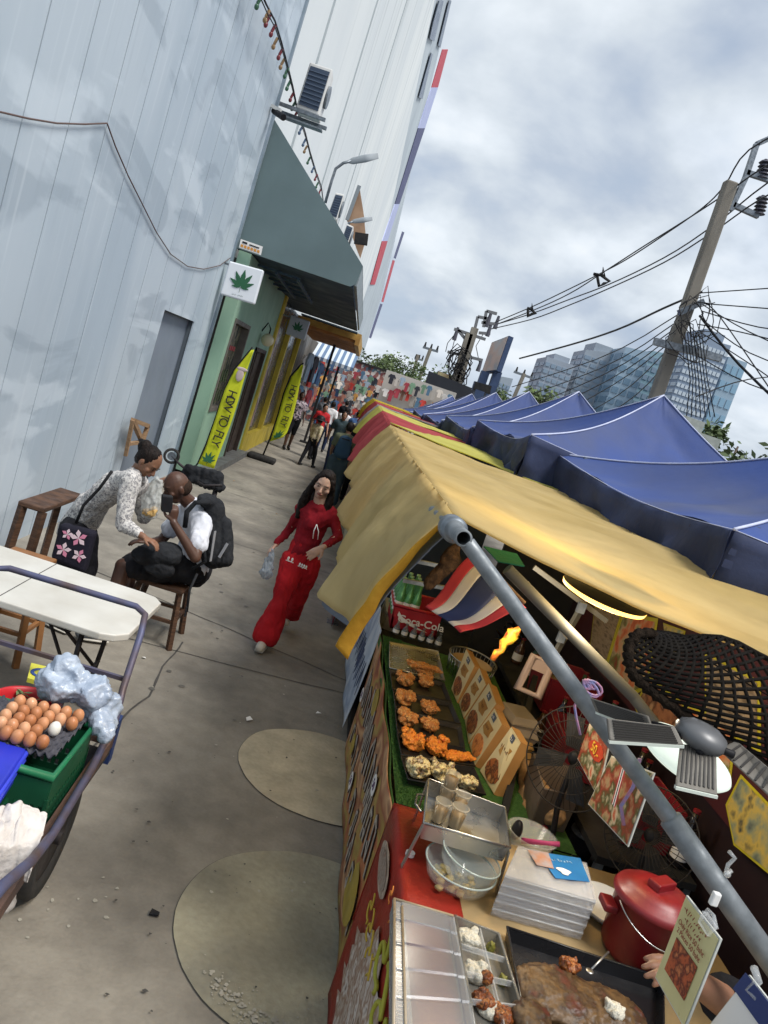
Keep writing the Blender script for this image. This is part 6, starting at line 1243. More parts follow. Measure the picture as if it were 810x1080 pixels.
# black rail board beside the cards, clear boxes, basket
b = MB(); P = [PZ(586, 893, .82), PZ(652, 690, .82)]; b.slab([PZ(575, 900, .80), PZ(590, 905, .80), PZ(548, 738, 1.0)+V((.25, .4, 0)), PZ(540, 735, 1.0)+V((.2, .4, 0))], .03)
t = thing('divider_rail', 'black divider rail between the trays and the cooking area', 'rail', (1.3, 3, .8)); b = MB(); b.bar(PZ(519, 908, .74), PZ(562, 720, 1.0), .03, .10); b.build('board', M_dark, t); b = MB(); b.bar(PZ(524, 905, .74), PZ(560, 790, .80), .012, .02, up=(1, 0, 0)); b.build('edge', M_steel, t)
def clam(c, w_, d, h, m, t, rz=0): 
    b = MB(); ax = V((math.cos(rz), math.sin(rz), 0)); ay = V((-math.sin(rz), math.cos(rz), 0))
    pts = lambda s, z: [c+ax*w_/2*s*i+ay*d/2*s*j+V((0, 0, z)) for i, j in ((-1, -1), (1, -1), (1, 1), (-1, 1))]
    b.hexa(pts(.85, 0)+pts(1, h*.5)); b.hexa(pts(1.03, h*.5+.001)+pts(1.03, h*.56)); b.hexa(pts(1, h*.56+.001)+pts(.8, h)); return bevel(b.build('clamshell', m, t), .004)
M_kraft = mat('amber_plastic_box', lin('a5824c'), lin('8f6d3c'), rough=.25, scale=6, spec=.7)
t = thing('container_stack', 'stack of amber clear takeaway boxes behind the menu cards', 'container', PZ(545, 765, .82)); c = PX(545, 768, 1.2)
for k in range(5): clam(c+V((.01*(k % 2), .01*k, -.19+.048*k)), .15, .2, .07, M_kraft if k < 3 else mat('smoky_clear_box', lin('b9ab98'), rough=.15, alpha=.6, spec=.8), t, .2)
t = thing('wire_basket', 'round wire basket with a pale lining behind the menu cards', 'basket', PX(497, 700, 1.15)); c = PX(499, 695, 1.15)
b = MB(); b.tube([c+V((math.cos(a)*.15, math.sin(a)*.19, .0)) for a in [k*2*math.pi/32 for k in range(32)]], .005, 6, closed=True)
b.tube([c+V((math.cos(a)*.13, math.sin(a)*.17, -.12)) for a in [k*2*math.pi/32 for k in range(32)]], .003, 5, closed=True)
for k in range(32): a = k*math.pi/16; b.tube([c+V((math.cos(a)*.15, math.sin(a)*.19, 0)), c+V((math.cos(a)*.13, math.sin(a)*.17, -.12))], .002, 4)
b.build('wire_frame', M_chrome, t); b = MB(); b.lathe([(.0001, -.06), (.1, -.06), (.13, -.02)], c, seg=20); b.build('paper_lining', mat('beige_paper', lin('b89c78'), lin('a58a66')), t)
t = thing('twisted_ornament', 'yellow and orange twisted dragon shaped ornament rising from the wire basket', 'ornament', PD(520, 695, 3.3)); P = [PD(x, y, 3.2) for x, y in ((519, 696), (524, 688), (529, 686), (531, 678), (536, 675), (541, 668), (546, 664), (545, 672))]; b = MB(); b.tube(P, [.012, .016, .013, .02, .024, .03, .028, .006], 10)
for i, p in enumerate(P[3:7]):
    for k in range(5): a = k*1.25+i; b.add([p, p+V((.02, 0, .01)), p+V((math.cos(a)*.06, 0, math.sin(a)*.06+.01))], [(0, 1, 2), (2, 1, 0)], False)
b.build('ornament_body', ramp_mat('flame_colours', [lin('d8b82c'), lin('e06a2c'), lin('f0d840'), lin('c8402c')], scale=14, bump=0), t)
# red drinks crate with green cans, bottles
t = thing('drinks_crate', 'red plastic drinks crate with white script lettering beyond the wire rack', 'crate', PX(445, 672, 1.05)); Yc = 5.05
A, B_, C_, D_ = PY(416, 638, Yc), PY(466, 650, Yc), PY(459, 674, Yc), PY(411, 662, Yc); dv = V((0, .42, 0))
b = MB()
for q0, q1 in (((A, B_), (D_, C_)),):
    b.slab([D_, C_, B_, A], .015)
b.slab([A+dv, B_+dv, C_+dv, D_+dv], .015); b.slab([D_, A, A+dv, D_+dv], .015); b.slab([B_, C_, C_+dv, B_+dv], .015); b.slab([D_, D_+dv, C_+dv, C_], .01); b.build('crate_body', mat('cola_red_plastic', lin('a8202c'), lin('981a26'), rough=.4), t)
b = MB(); b.tube([A, B_, B_+dv, A+dv], .012, 8, closed=True); b.build('rim', mat('cola_red_rim', lin('b42a34'), rough=.35), t)
cx = lerp(lerp(A, B_, .62), lerp(D_, C_, .62), .5); text('Coca-Cola', cx+V((0, -.006, 0)), B_-A, A-D_, .075, M_whiteink, t, bold=.001)
b = MB(); g_ = lambda u, v: lerp(lerp(D_, C_, u), lerp(A, B_, u), v)+V((0, -.008, 0)); b.slab([g_(.1, .62), g_(.2, .42), g_(.35, .33), g_(.55, .22), g_(.8, .18), g_(.55, .3), g_(.35, .46), g_(.2, .6), g_(.12, .8)], .001); b.build('wave_print', M_whiteink, t)
M_gcan = mat('green_can', lin('5d9a62'), lin('4a8650'), rough=.3, metal=.3)
def bottle(c, label, m, h=.2, r=.03, cap=None, group=None, name='bottle', cat='bottle'):
    t = thing(name, label, cat, c, group); b = MB(); b.lathe([(.0001, 0), (r*.95, .002), (r, .012), (r, h*.5), (r*.85, h*.62), (r*.42, h*.78), (r*.38, h*.96), (.0001, h*.96)], c, seg=14); b.build('glass', m, t); b = MB(); b.cyl(c+V((0, 0, h*.955)), c+V((0, 0, h)), r*.45, seg=12); b.build('cap', cap or M_chrome, t)
    b = MB(); b.lathe([(r*1.02, h*.15), (r*1.02, h*.42)], c, seg=14); b.build('label_band', M_whiteink, t)
base = lerp(D_, A, .75)
for j in range(4):
    for i in range(3): bottle(lerp(base, lerp(C_, B_, .75), .08+.17*i)+V((0, .06+.095*j, -.04)), 'green topped soda bottle standing in the red drinks crate', M_gcan, .25, .034, mat('green_cap', lin('9cc79c')), 'green soda bottles in the red crate')
M_cola = mat('dark_cola_glass', (.012, .01, .012), rough=.15, spec=.8)
c0 = PX(520, 655, 1.75)
for j in range(5):
    for i in range(6): bottle(PX(498, 652, 1.7)+V((.075*i, .085*j-.1, -.12)), 'dark cola bottle in the rack behind the flag', M_cola, .24, .03, mat('red_cap', lin('8a2230')), 'dark cola bottles behind the hanging flag')
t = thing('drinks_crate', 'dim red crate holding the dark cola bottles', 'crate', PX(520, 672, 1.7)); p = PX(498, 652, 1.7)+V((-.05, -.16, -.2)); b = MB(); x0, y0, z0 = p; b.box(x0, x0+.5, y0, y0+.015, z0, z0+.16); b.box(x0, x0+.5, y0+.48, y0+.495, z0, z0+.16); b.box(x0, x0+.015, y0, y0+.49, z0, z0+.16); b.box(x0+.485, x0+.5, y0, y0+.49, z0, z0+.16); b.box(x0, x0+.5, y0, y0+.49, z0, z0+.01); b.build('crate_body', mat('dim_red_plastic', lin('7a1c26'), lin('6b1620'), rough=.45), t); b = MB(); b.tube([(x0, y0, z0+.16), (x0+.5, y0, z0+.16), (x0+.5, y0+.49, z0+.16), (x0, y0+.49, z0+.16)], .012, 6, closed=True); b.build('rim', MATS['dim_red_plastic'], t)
for i in range(6): bottle(PZ(417+i*9, 672+i*2.6, .80)+V((0, .07, -.0)), 'clear small bottle in the row beneath the red drinks crate', mat('smoky_glass', lin('6f7a80'), rough=.1, alpha=.5, spec=.9), .09, .022, M_steel, 'small clear bottles below the red crate')
b = MB(); t = thing('cool_box', 'white lidded cool box at the left end of the red drinks crate', 'box', PX(410, 655, .72)); c = PX(411, 650, .74); b.box(c.x-.05, c.x+.07, c.y-.15, c.y+.28, c.z-.22, c.z+.04); bevel(b.build('box_body', M_white, t), .02, 3); b = MB(); b.box(c.x-.055, c.x+.075, c.y-.155, c.y+.285, c.z+.042, c.z+.07); bevel(b.build('lid', mat('grey_lid', lin('9aa0a6')), t), .01)
b = MB(); b.box(.62, 1.9, 4.9, 6.4, 0, .60); tag(bevel(b.build('drinks_counter', M_dark), .01), 'dark counter beneath the red drinks crate', 'counter')
# hanging flag
t = thing('flag', 'red white blue striped flag hanging under the canopy near the pipe end', 'flag', PD(520, 620, 2.6)); F = [PD(x, y, d) for x, y, d in ((500, 585, 2.5), (553, 640, 2.5), (485, 671, 2.35), (447, 640, 2.35))]
M_fl = [mat('flag_cloth_red', lin('b8323c'), lin('a82a34'), rough=.8), mat('flag_cloth_white', lin('cfc9c0'), lin('c2bbb2'), rough=.8), mat('flag_cloth_navy', lin('2c3a66'), lin('26335c'), rough=.8)]
st = [(0, 1/6, 0), (1/6, 2/6, 1), (2/6, 4/6, 2), (4/6, 5/6, 1), (5/6, 1, 0)]; b = MB()
for a, c, mi in st:
    b.m = mi; b.grid(lambda u, v, a=a, c=c: lerp(lerp(F[0], F[1], lerp(a, c, u)), lerp(F[3], F[2], lerp(a, c, u)), v)+V((0, .025*math.sin(v*5+lerp(a, c, u)*4), .012*math.sin(v*7))), 5, 24, thick=.003)
b.build('striped_cloth', M_fl, t); b = MB(); b.cyl(F[0]+V((0, .01, .01)), F[1]+V((0, .01, .01)), .006, seg=8); b.build('stick', M_lwood, t)
# ------------------------------------------------------------------ near food stall (red cloth table)
ZT2 = .85
t = thing('stall_table', 'near food stall table with a beige board top and red printed cloth', 'table', (1.0, 2.0, 0))
b = MB(); b.box(.60, 1.72, 1.1, 2.62, ZT2-.03, ZT2); b.build('table_top', mat('beige_board', lin('a8916a'), lin('957f5a'), rough=.55, scale=5), t)
M_rc = cloth('glossy_red_tablecloth', lin('93281e'), lin('6e2a1c'), scale=3, rough=.45, bump=.15)
b = MB()
def f(u, v):      # corner drape: top strip then down the alley side
    y = lerp(1.1, 2.66, u)
    if v < .35: return V((lerp(.78, .585, v/.35), y, ZT2+.004))
    w_ = (v-.35)/.65; return V((.58+.012*math.sin(y*8)*w_-.0, y, lerp(ZT2, .02, w_)))
b.grid(f, 60, 26, thick=.003); b.grid(lambda u, v: (lerp(.58, .80, u), 2.665+.015*math.sin(u*7)*v, lerp(ZT2+.003, .35, v)), 12, 14, thick=.003); b.build('table_cloth', M_rc, t)
for x, y in ((.66, 1.2), (.66, 2.5), (1.65, 1.2), (1.65, 2.5)): b = MB(); b.bar((x, y, 0), (x, y, ZT2-.03), .04); b.build('leg', M_dark, t)
# picture print on the cloth's alley side
fp = lambda y, z: V((.573, y, z))
def pblob(pts, m, name, lift=0): b = MB(); b.slab([fp(y, z)-V((.004+lift, 0, 0)) for y, z in pts], .0015); return b.build(name, m, t)
rnd = random.Random(4)
def ring_(cy, cz, ry, rz, n=26, jag=.15): return [(cy-math.cos(a)*ry*(1+jag*rnd.uniform(-1, 1)), cz+math.sin(a)*rz*(1+jag*rnd.uniform(-1, 1))) for a in [2*math.pi*k/n for k in range(n)]]
pblob(ring_(2.0, .36, .46, .32, 60, .14), ramp_mat('meat_print', [lin('6f5848'), lin('b0a49a'), lin('8a6a56'), lin('c9c2bc'), lin('59402f')], scale=14, bump=0, rough=.5), 'food_picture')
pblob(ring_(2.42, .74, .14, .06, 24, .03), mat('print_silver2', lin('b9a898'), lin('8f7d6c'), scale=30), 'badge_print'); pblob(ring_(2.42, .74, .11, .042, 24, .03), ramp_mat('badge_print_dark', [lin('6a5a50'), lin('9a8a7e'), lin('7a4a3a')], scale=40, bump=0), 'badge_print', .002)
pblob(ring_(1.75, .18, .13, .13, 24, .1), mat('print_green', lin('4c7a3c'), lin('3d6a30'), scale=20), 'green_print', .003)
def glyph(y, z, s_, m, name, k, lift):
    b = MB(); P = []
    for i in range(26): a = i/25*6.5+k; P.append(fp(y-s_*.30*math.sin(a*1.3+k)-s_*.1*i/25, z+s_*(.5-i/25)+s_*.12*math.cos(a*2.1))-V((.006+lift, 0, 0)))
    b.tube(P, s_*.045, 5); b.build(name, m, t)
M_lime, M_limed = mat('lime_outline', lin('a8a83a'), lin('94942c')), mat('dark_olive', lin('3a4a1c'))
for i in range(5): glyph(2.05-.15*i, .70-.01*i, .17, M_lime, 'lettering', i*1.7, 0)
for i in range(9): glyph(2.2-.1*i, .80, .05, mat('orange_print2', lin('c87a34')), 'lettering', i*1.1, 0)
for i in range(4): glyph(2.4-.09*i, .60, .09, mat('yellow_print2', lin('b59a34')), 'lettering', i*2.1, 0)
# stainless pan with cups of skewers on a stand
def openbox(P, h, th, m, name, t, dn=.9, rim=True):
    c = sum(P, V((0, 0, 0)))/4; I = [c+(p-c)*dn-V((0, 0, h)) for p in P]; b = MB(); b.slab([I[3], I[2], I[1], I[0]], th)
    for k in range(4): b.slab([P[k], P[(k+1) % 4], I[(k+1) % 4], I[k]], th); b.slab([I[k], I[(k+1) % 4], P[(k+1) % 4], P[k]], th*.5)
    o = b.build(name, m, t)
    if rim: b = MB(); b.tube(P, .005, 8, closed=True); b.build('rim', m, t)
    return o, I
zp = 1.02; P = [PZ(x, y, zp) for x, y in ((452, 822), (533, 852), (538, 894), (447, 868))]
t = thing('metal_pan', 'stainless rectangular pan on a wire stand at the near end of the turf table', 'pan', P[3]); openbox(P, .055, .003, M_chrome, 'pan_body', t, .95)
b = MB()
for p, lean_ in ((P[3], V((-.02, 0, 0))), (P[2], V((.01, 0, 0))), (P[0], V((0, 0, 0))), (P[1], V((0, 0, 0)))): b = MB(); b.bar(p+V((0, 0, -.01)), V((p.x, p.y, ZT2+.002))+lean_, .022, .004); b.build('stand_leg', M_chrome, t); b = MB(); b.tube([PZ(447, 838, zp), PZ(440, 838, zp), PZ(438, 848, zp), PZ(444, 856, zp)], .004, 6); b.build('handle', M_chrome, t)
M_amber = mat('amber_sauce', lin('8a6a34'), lin('6f5226'), rough=.3, scale=20)
M_cupp = mat('thin_clear_cup', lin('d2cab4'), rough=.1, alpha=.45, spec=.9)
for (px, py, s_, l) in ((469, 843, .03, 'tall clear cup of sauce at back left of the metal pan'), (463, 860, .027, 'clear cup of sauce at front left of the metal pan'), (484, 852, .026, 'clear cup of sauce at right of the pan cluster'), (481, 866, .028, 'clear cup of sauce nearest the pan front rim')):
    c = PZ(px, py, zp-.03); tt = thing('sauce_cup', l, 'cup', c); b = MB(); b.lathe([(.0001, -.02), (s_*.75, -.02), (s_, .05), (s_*1.1, .052), (s_*1.1, .056), (s_, .056)], c, seg=20); b.build('cup_wall', M_cupp, tt); b = MB(); b.lathe([(.0001, -.018), (s_*.72, -.018), (s_*.9, .028), (.0001, .03)], c, seg=18); b.build('sauce', M_amber, tt)
    if py == 843: b = MB(); b.lathe([(.0001, .045), (s_*.8, .045), (s_*.95, .1), (s_, .102)], c, seg=20); b.build('cup_wall', M_cupp, tt); b = MB(); b.lathe([(.0001, .05), (s_*.75, .05), (s_*.8, .085), (.0001, .087)], c, seg=18); b.build('sauce', M_amber, tt)
b = MB(); p = PZ(432, 902, ZT2+.006); b.cyl(p, p+V((0, 0, .012)), .016, seg=16); tag(b.build('round_disc', M_whiteink), 'white round cap lying on the red cloth under the metal pan', 'cap')
# glass bowls
M_glass = mat('bowl_glass', lin('cfd8d4'), rough=.05, alpha=.25, spec=1.0)
c = PZ(478, 935, ZT2+.004); t = thing('glass_bowl', 'large clear glass bowl with a smaller bowl nested inside, on the beige board', 'bowl', c); b = MB(); b.lathe([(.0001, 0), (.05, .0), (.1, .03), (.118, .075), (.122, .08), (.114, .078), (.095, .034), (.0001, .006)], c, seg=40); b.build('outer_bowl', M_glass, t); b = MB(); b.lathe([(.0001, .03), (.05, .032), (.09, .075), (.1, .11), (.103, .114), (.096, .11), (.0001, .036)], c+V((.012, .01, 0)), (.12, .0, 1), seg=40); b.build('inner_bowl', M_glass, t)
b = MB(); b.tube([c+V((.118*math.cos(a), .118*math.sin(a), .08)) for a in [k*math.pi/20 for k in range(40)]], .003, 6, closed=True); b.tube([c+V((.026+.1*math.cos(a), .01+.1*math.sin(a), .113-.012*math.cos(a))) for a in [k*math.pi/20 for k in range(40)]], .0028, 6, closed=True); b.build('rim', mat('glass_rim', lin('aebbb6'), rough=.05, alpha=.75, spec=1), t)
rnd = random.Random(5); b = MB()
for i in range(26): p = c+V((rnd.uniform(-.06, .06), rnd.uniform(-.06, .06), .014+rnd.uniform(0, .014))); b.ell(p, (.014, .012, .009), nu=8, nv=6, wob=.4)
tag(b.build('chopped_garlic', mat('garlic_pale', lin('b8a676'), lin('a08c58'), rough=.4, scale=30)), 'pale chopped pieces inside the glass bowl', 'food')
t = thing('plastic_bowl', 'smoky clear plastic tub with a pink spoon behind the metal pan', 'tub', PZ(560, 880, .88)); c = PZ(560, 884, .88); b = MB(); b.lathe([(.0001, -.05), (.07, -.05), (.095, .02), (.1, .022), (.09, .02), (.066, -.044), (.0001, -.044)], c, seg=28); b.build('tub_body', M_clear, t); b = MB(); b.tube([c+V((-.02, .02, -.03)), c+V((.05, -.04, .02)), c+V((.09, -.05, .035))], [.012, .008, .01], 8); b.build('spoon', mat('pink_plastic', lin('c24a80'), rough=.35), t); b = MB(); b.ell(c+V((-.05, .03, 0)), (.02, .03, .04)); b.build('dark_sauce_bottle', M_black, t)
# clear box pack with blue label
c = PZ(585, 945, ZT2+.07); t = thing('container_pack', 'wrapped pack of clear plastic boxes with a blue printed label', 'package', c-V((0, 0, .07)))
P = [PZ(x, y, ZT2+.14) for x, y in ((546, 894), (618, 912), (628, 952), (532, 925))]
for k in range(5):
    b = MB(); Q = [p-V((0, 0, .028*k)) for p in P]; cc_ = sum(Q, V((0, 0, 0)))/4; b.slab([Q[3], Q[2], Q[1], Q[0]], .004); b.tube(Q, .003, 5, closed=True); I = [cc_+(p-cc_)*.93-V((0, 0, .02)) for p in Q]
    for j in range(4): b.slab([Q[j], Q[(j+1) % 4], I[(j+1) % 4], I[j]], .0015)
    b.build('clear_box', M_clear, t)
b = MB(); w_ = [p+V((0, 0, .008)) for p in P]; bt = [p-V((0, 0, .135)) for p in P]
for j in range(4): b.grid(lambda u, v, j=j: lerp(lerp(bt[j], bt[(j+1) % 4], u), lerp(w_[j], w_[(j+1) % 4], u), v)+V((.006*noise.noise(V((u*9, v*9, j))), .006*noise.noise(V((u*9, v*9, j+4))), 0)), 12, 8)
b.grid(lambda u, v: lerp(lerp(w_[3], w_[2], u), lerp(w_[0], w_[1], u), v)+V((0, 0, .005*noise.noise(V((u*9, v*9, 7))))), 14, 12); b.build('plastic_wrap', mat('wrap_film', lin('c8c8cc'), rough=.12, alpha=.35, spec=1, bump=.5, scale=10), t)
L4 = [PZ(x, y, ZT2+.152) for x, y in ((566, 898), (612, 905), (622, 930), (586, 926))]; b = MB(); b.slab([L4[3], L4[2], L4[1], L4[0]], .001); b.build('label', mat('blue_label', lin('2c74ae'), lin('2668a0'), rough=.4), t)
L5 = [PZ(x, y, ZT2+.152) for x, y in ((556, 897), (578, 900), (584, 917), (566, 913))]; b = MB(); b.slab([p+V((0, 0, .003)) for p in (L5[3], L5[2], L5[1], L5[0])], .001); b.build('label', mat('grey_orange_label', lin('9a8f90'), lin('a87a62'), scale=30), t)
squig(7, (L4[0]+L4[1])/2*.72+(L4[2]+L4[3])/2*.28+V((0, 0, .001)), L4[1]-L4[0], L4[0]-L4[3], .015, mat('pale_blue_ink', lin('b9d4e8')), t)
b = MB(); cc_ = PZ(595, 919, ZT2+.155); b.slab([cc_+V((math.cos(a)*.022*(1+.4*math.sin(3*a)), math.sin(a)*.018, 0)) for a in [k*.4 for k in range(15)]], .001); b.build('label_motif', M_whiteink, t)
# red pot with lid
c = PZ(690, 985, ZT2+.004); t = thing('pot', 'large red lidded cooking pot at the back of the near stall', 'pot', c); u_ = V((0, 0, 1))
c = V((1.36, 2.17, ZT2+.004)); t.location = c
b = MB(); b.lathe([(.0001, 0), (.10, 0), (.112, .02), (.120, .18), (.127, .185)], c, seg=40); b.build('pot_body', mat('red_enamel', lin('7e121a'), lin('690e16'), rough=.4, spec=.7), t)
b = MB(); b.lathe([(.131, .186), (.133, .195), (.125, .21), (.107, .215), (.102, .226), (.062, .24), (.0001, .244)], c, seg=40); ld = b.build('lid', mat('red_lid', lin('86141d'), lin('741018'), rough=.42, spec=.8), t); b = MB(); b.obox(c+V((0, 0, .252)), (.04, .025, 0), (-.012, .02, 0), (0, 0, .014)); bevel(b.build('handle', MATS['red_lid'], ld), .006)
for s_ in (-1, 1): b = MB(); b.obox(c+V((s_*.138, 0, .14)), (.022, 0, 0), (0, .035, 0), (0, 0, .012)); bevel(b.build('side_handle', MATS['red_enamel'], t), .006)
b = MB(); b.tube([c+V((math.cos(a)*.131, math.sin(a)*.131, .18-.065*max(0, math.sin(a-3.4)))) for a in [k*.15+3.4 for k in range(22)]], .0025, 5); b.build('bail_wire', M_chrome, t)
c = PZ(640, 962, ZT2+.01); b = MB(); b.lathe([(.0001, 0), (.08, 0), (.115, .03), (.12, .03), (.083, -.004), (.0001, -.004)], c, seg=32); tag(b.build('plate', M_white), 'white plate leaning beside the red pot', 'plate')
# clear lidded tray with rice portions
zz = ZT2+.045; t = thing('clamshell_tray', 'long clear lidded tray at the front of the near table', 'tray', PZ(440, 1000, ZT2)); 
P = [PZ(x, y, zz) for x, y in ((415, 950), (478, 968), (500, 1090), (415, 1090))]; M_lid = mat('grey_clear_lid', lin('9a9fa5'), rough=.22, alpha=.5, spec=1)
openbox(P, .042, .002, M_lid, 'tray_base', t, .97)
b = MB()
def f(u, v):
    p = lerp(lerp(P[3], P[2], u), lerp(P[0], P[1], u), v); r = .004*(1 if (v*5 % 1) > .12 else 0)+.003*(1 if .1 < u < .9 else 0); return p+V((0, 0, .004+r))
b.grid(f, 40, 80, smooth=False); b.build('ribbed_lid', M_lid, t)
b = MB(); b.tube([PZ(416, 948, zz+.01), PZ(415, 1090, zz+.01)], .0045, 6); b.tube([PZ(424, 956, zz+.01), PZ(428, 1090, zz+.01)], .004, 6); b.tube([PZ(416, 948, zz+.01), PZ(478, 966, zz+.01)], .004, 6); b.build('rim', mat('tan_rim_reflection', lin('a8977c'), rough=.3), t)  # tan reflection along the tray edge, painted as rim tubes
b = MB()
for i in range(30): y = 960+i*4.4; b.bar(PZ(418+.05*i, y, zz+.006), PZ(423+.1*i, y+1.3, zz+.006), .0035)
b.build('hinge_glare_teeth', mat('glare_white', lin('c9c9c4'), rough=.15), t)  # pale bars along the hinge, glare painted into their colour
# shiny folded boxes seen beneath
t = thing('rice_tray', 'open clear tray of rice portions with meat toppings', 'tray', PZ(510, 1000, ZT2))
P = [PZ(x, y, zz) for x, y in ((480, 966), (526, 985), (560, 1095), (503, 1095))]; openbox(P, .035, .002, mat('smoky_tray', lin('8a8880'), rough=.15, alpha=.55, spec=1), 'tray_body', t, .96)
b = MB(); g_ = lambda u, v: lerp(lerp(P[3], P[2], u), lerp(P[0], P[1], u), v)
for v in (.28, .5, .74): b.bar(g_(0, v)-V((0, 0, .008)), g_(1, v)-V((0, 0, .008)), .004, .016)
b.bar(g_(.58, 1)-V((0, 0, .01)), g_(.58, 0)-V((0, 0, .01)), .004, .014); b.build('partition', M_clear, t)
M_rice = ramp_mat('cooked_rice', [lin('c9c6ba'), lin('ded9c8'), lin('bdb9aa'), lin('e2dfd2')], scale=160, rough=.5, bump=.8, dist=.004)
M_meat = ramp_mat('braised_meat', [lin('6e3418'), lin('97501f'), lin('4c220f'), lin('b5713a'), lin('5d3a1c')], scale=70, rough=.3, bump=.6)
M_veg = ramp_mat('pickled_greens', [lin('5d5a24'), lin('7d7a34'), lin('43401a')], scale=80, rough=.4)
def heap(px, py, r, m, label, z=ZT2+.02, n=26, name='rice', grp=None, seed=0, h=.018):
    rnd = random.Random(px+py*3+seed); c = PZ(px, py, z); cp = [('e', c, (r, r, h))]
    for i in range(n): a = rnd.uniform(0, 6.28); q_ = rnd.uniform(0, .85)*r; cp.append(('e', c+V((math.cos(a)*q_, math.sin(a)*q_, rnd.uniform(0, h))), r*rnd.uniform(.18, .35)))
    return tag(mesh_obj(name, caps_mesh(cp, .0032, 0, .004, 120), m, None), label, 'food', grp)
heap(494, 990, .039, M_rice, 'farthest white rice portion, without topping'); heap(501, 1026, .039, M_rice, 'middle white rice portion with brown meat on its right side'); heap(516, 1064, .036, M_rice, 'nearest rice portion almost covered by meat', h=.014)
heap(513, 1031, .019, M_meat, 'brown meat topping on the middle rice portion', z=ZT2+.036, n=12, name='meat'); heap(510, 1055, .032, M_meat, 'brown meat slices spread over the nearest rice portion', z=ZT2+.032, n=22, name='meat'); heap(530, 1072, .03, M_meat, 'brown meat pieces at the near edge of the rice tray', z=ZT2+.028, n=16, name='meat')
for px, py, l in ((517, 1000, 'olive greens beside the farthest rice portion'), (530, 1035, 'olive greens beside the middle rice portion')): heap(px, py, .014, M_veg, l, n=10, name='greens')
# black tray with large joint
P = [PZ(x, y, ZT2+.04) for x, y in ((535, 978), (700, 1032), (700, 1110), (560, 1110))]; t = thing('tray', 'large black tray with a braised joint at the bottom of the near table', 'tray', PZ(600, 1040, ZT2)); openbox(P, .037, .003, mat('black_glossy_tray', (.015, .015, .017), rough=.2), 'pan', t, .97)
me = caps_mesh([('e', PZ(590, 1050, ZT2+.025), (.14, .11, .035)), ('e', PZ(640, 1065, ZT2+.02), (.12, .09, .03)), ('e', PZ(560, 1075, ZT2+.03), (.06, .06, .03))], .006, 1, .008, 30); tag(mesh_obj('braised_joint', me, ramp_mat('glazed_meat', [lin('4e3a24'), lin('634a2c'), lin('3e2c1b'), lin('55281c')], scale=18, rough=.5, bump=.6), None), 'big glazed brown braised joint in the black tray', 'food')
heap(600, 1018, .03, M_meat, 'shredded red brown meat on top of the braised joint', z=ZT2+.055, n=16, name='meat'); heap(648, 1066, .03, M_rice, 'pale rice scoop at the near end of the black tray', z=ZT2+.045)
b = MB(); b.tube([PZ(624, 1022, ZT2+.1), PZ(642, 1004, ZT2+.12)], .003, 6); b.ell(PZ(622, 1024, ZT2+.1), (.012, .012, .003)); tag(b.build('spoon', M_chrome), 'small steel spoon handle above the black tray', 'spoon')
# vendor's hand reaching in from the dark
w0 = PD(732, 1034, 1.72); me = caps_mesh([('c', PD(790, 1075, 1.85), .045, w0, .028)]+hand_caps(w0, PD(700, 1018, 1.68)-w0, (0, .2, -1), .95, .45, 1), .0045, 2)
t = thing('person', 'forearm and hand of the stall keeper reaching beside the red pot', 'person', w0); mesh_obj('body', me, M_skinm, t); b = MB(); b.tube([PD(760, 1052, 1.79), PD(850, 1110, 1.95)], [.055, .075], 14); b.build('sleeve', M_blackc, t)
# hanging laminated cards
def hang(px, X, label, m, grp=None, name='hanging_sign'):
    P = [PX(x, y, X) for x, y in px]; t = thing(name, label, 'sign', P[0], grp); n = (P[2]-P[3]).cross(P[0]-P[3]).normalized(); b = MB(); b.slab([P[3], P[2], P[1], P[0]], .004); b.build('laminate', mat('laminate_edge', lin('c6c8c2'), rough=.3), t); c = sum(P, V((0, 0, 0)))/4; b = MB(); b.slab([c+(p-c)*.96+n*.002 for p in (P[3], P[2], P[1], P[0])], .001); b.build('print', m, t)
    return t, P, (lambda u, v: lerp(lerp(P[3], P[2], u), lerp(P[0], P[1], u), v)+n*.0045), n
t, P, g_, n = hang([(724, 944), (760, 990), (722, 1085), (691, 1031)], .93, 'cream price card with a red food picture clipped to the sloping pipe', mat('cream_card_print', lin('d3cc98'), lin('c8c08a'), rough=.4, scale=10))
b = MB(); b.slab([g_(.18, .2), g_(.82, .2), g_(.82, .58), g_(.18, .58)], .001); b.build('food_picture', ramp_mat('red_stew_print', [lin('7a2c18'), lin('b85a30'), lin('5a1e12'), lin('c97a4a')], scale=45, bump=0), t)
M_rt = mat('red_brown_ink', lin('8a3c2a'))
squig(11, g_(.5, .9)+n*.001, P[2]-P[3], P[0]-P[3], .011, M_rt, t); squig(8, g_(.5, .82)+n*.001, P[2]-P[3], P[0]-P[3], .011, M_rt, t, seed=3)
for k, s_ in enumerate(('Only Rice 50 baht', '2 Pieces 50 baht')): text(s_, g_(.5, .74-.08*k)+n*.001, P[2]-P[3], P[0]-P[3], .0145, M_rt, t, ext=.0003)
b = MB(); b.tube([g_(.55, 1.0), g_(.6, 1.06)+V((0, 0, .01)), g_(.75, 1.12), g_(.9, 1.05)], .004, 6); b.obox(g_(.7, 1.0), (0, .02, 0), (.006, 0, 0), (0, 0, .012)); b.build('clip', M_clear, t); b = MB(); p = PX(754, 948, .95); b.obox(p, (.008, 0, 0), (0, .006, 0), (0, 0, .014)); bevel(b.build('hook', M_whiteink, t), .003)
t, P, g_, n = hang([(790, 1028), (850, 1105), (800, 1180), (745, 1085)], .98, 'dark blue and white card clipped low on the sloping pipe at the corner', M_whiteink)
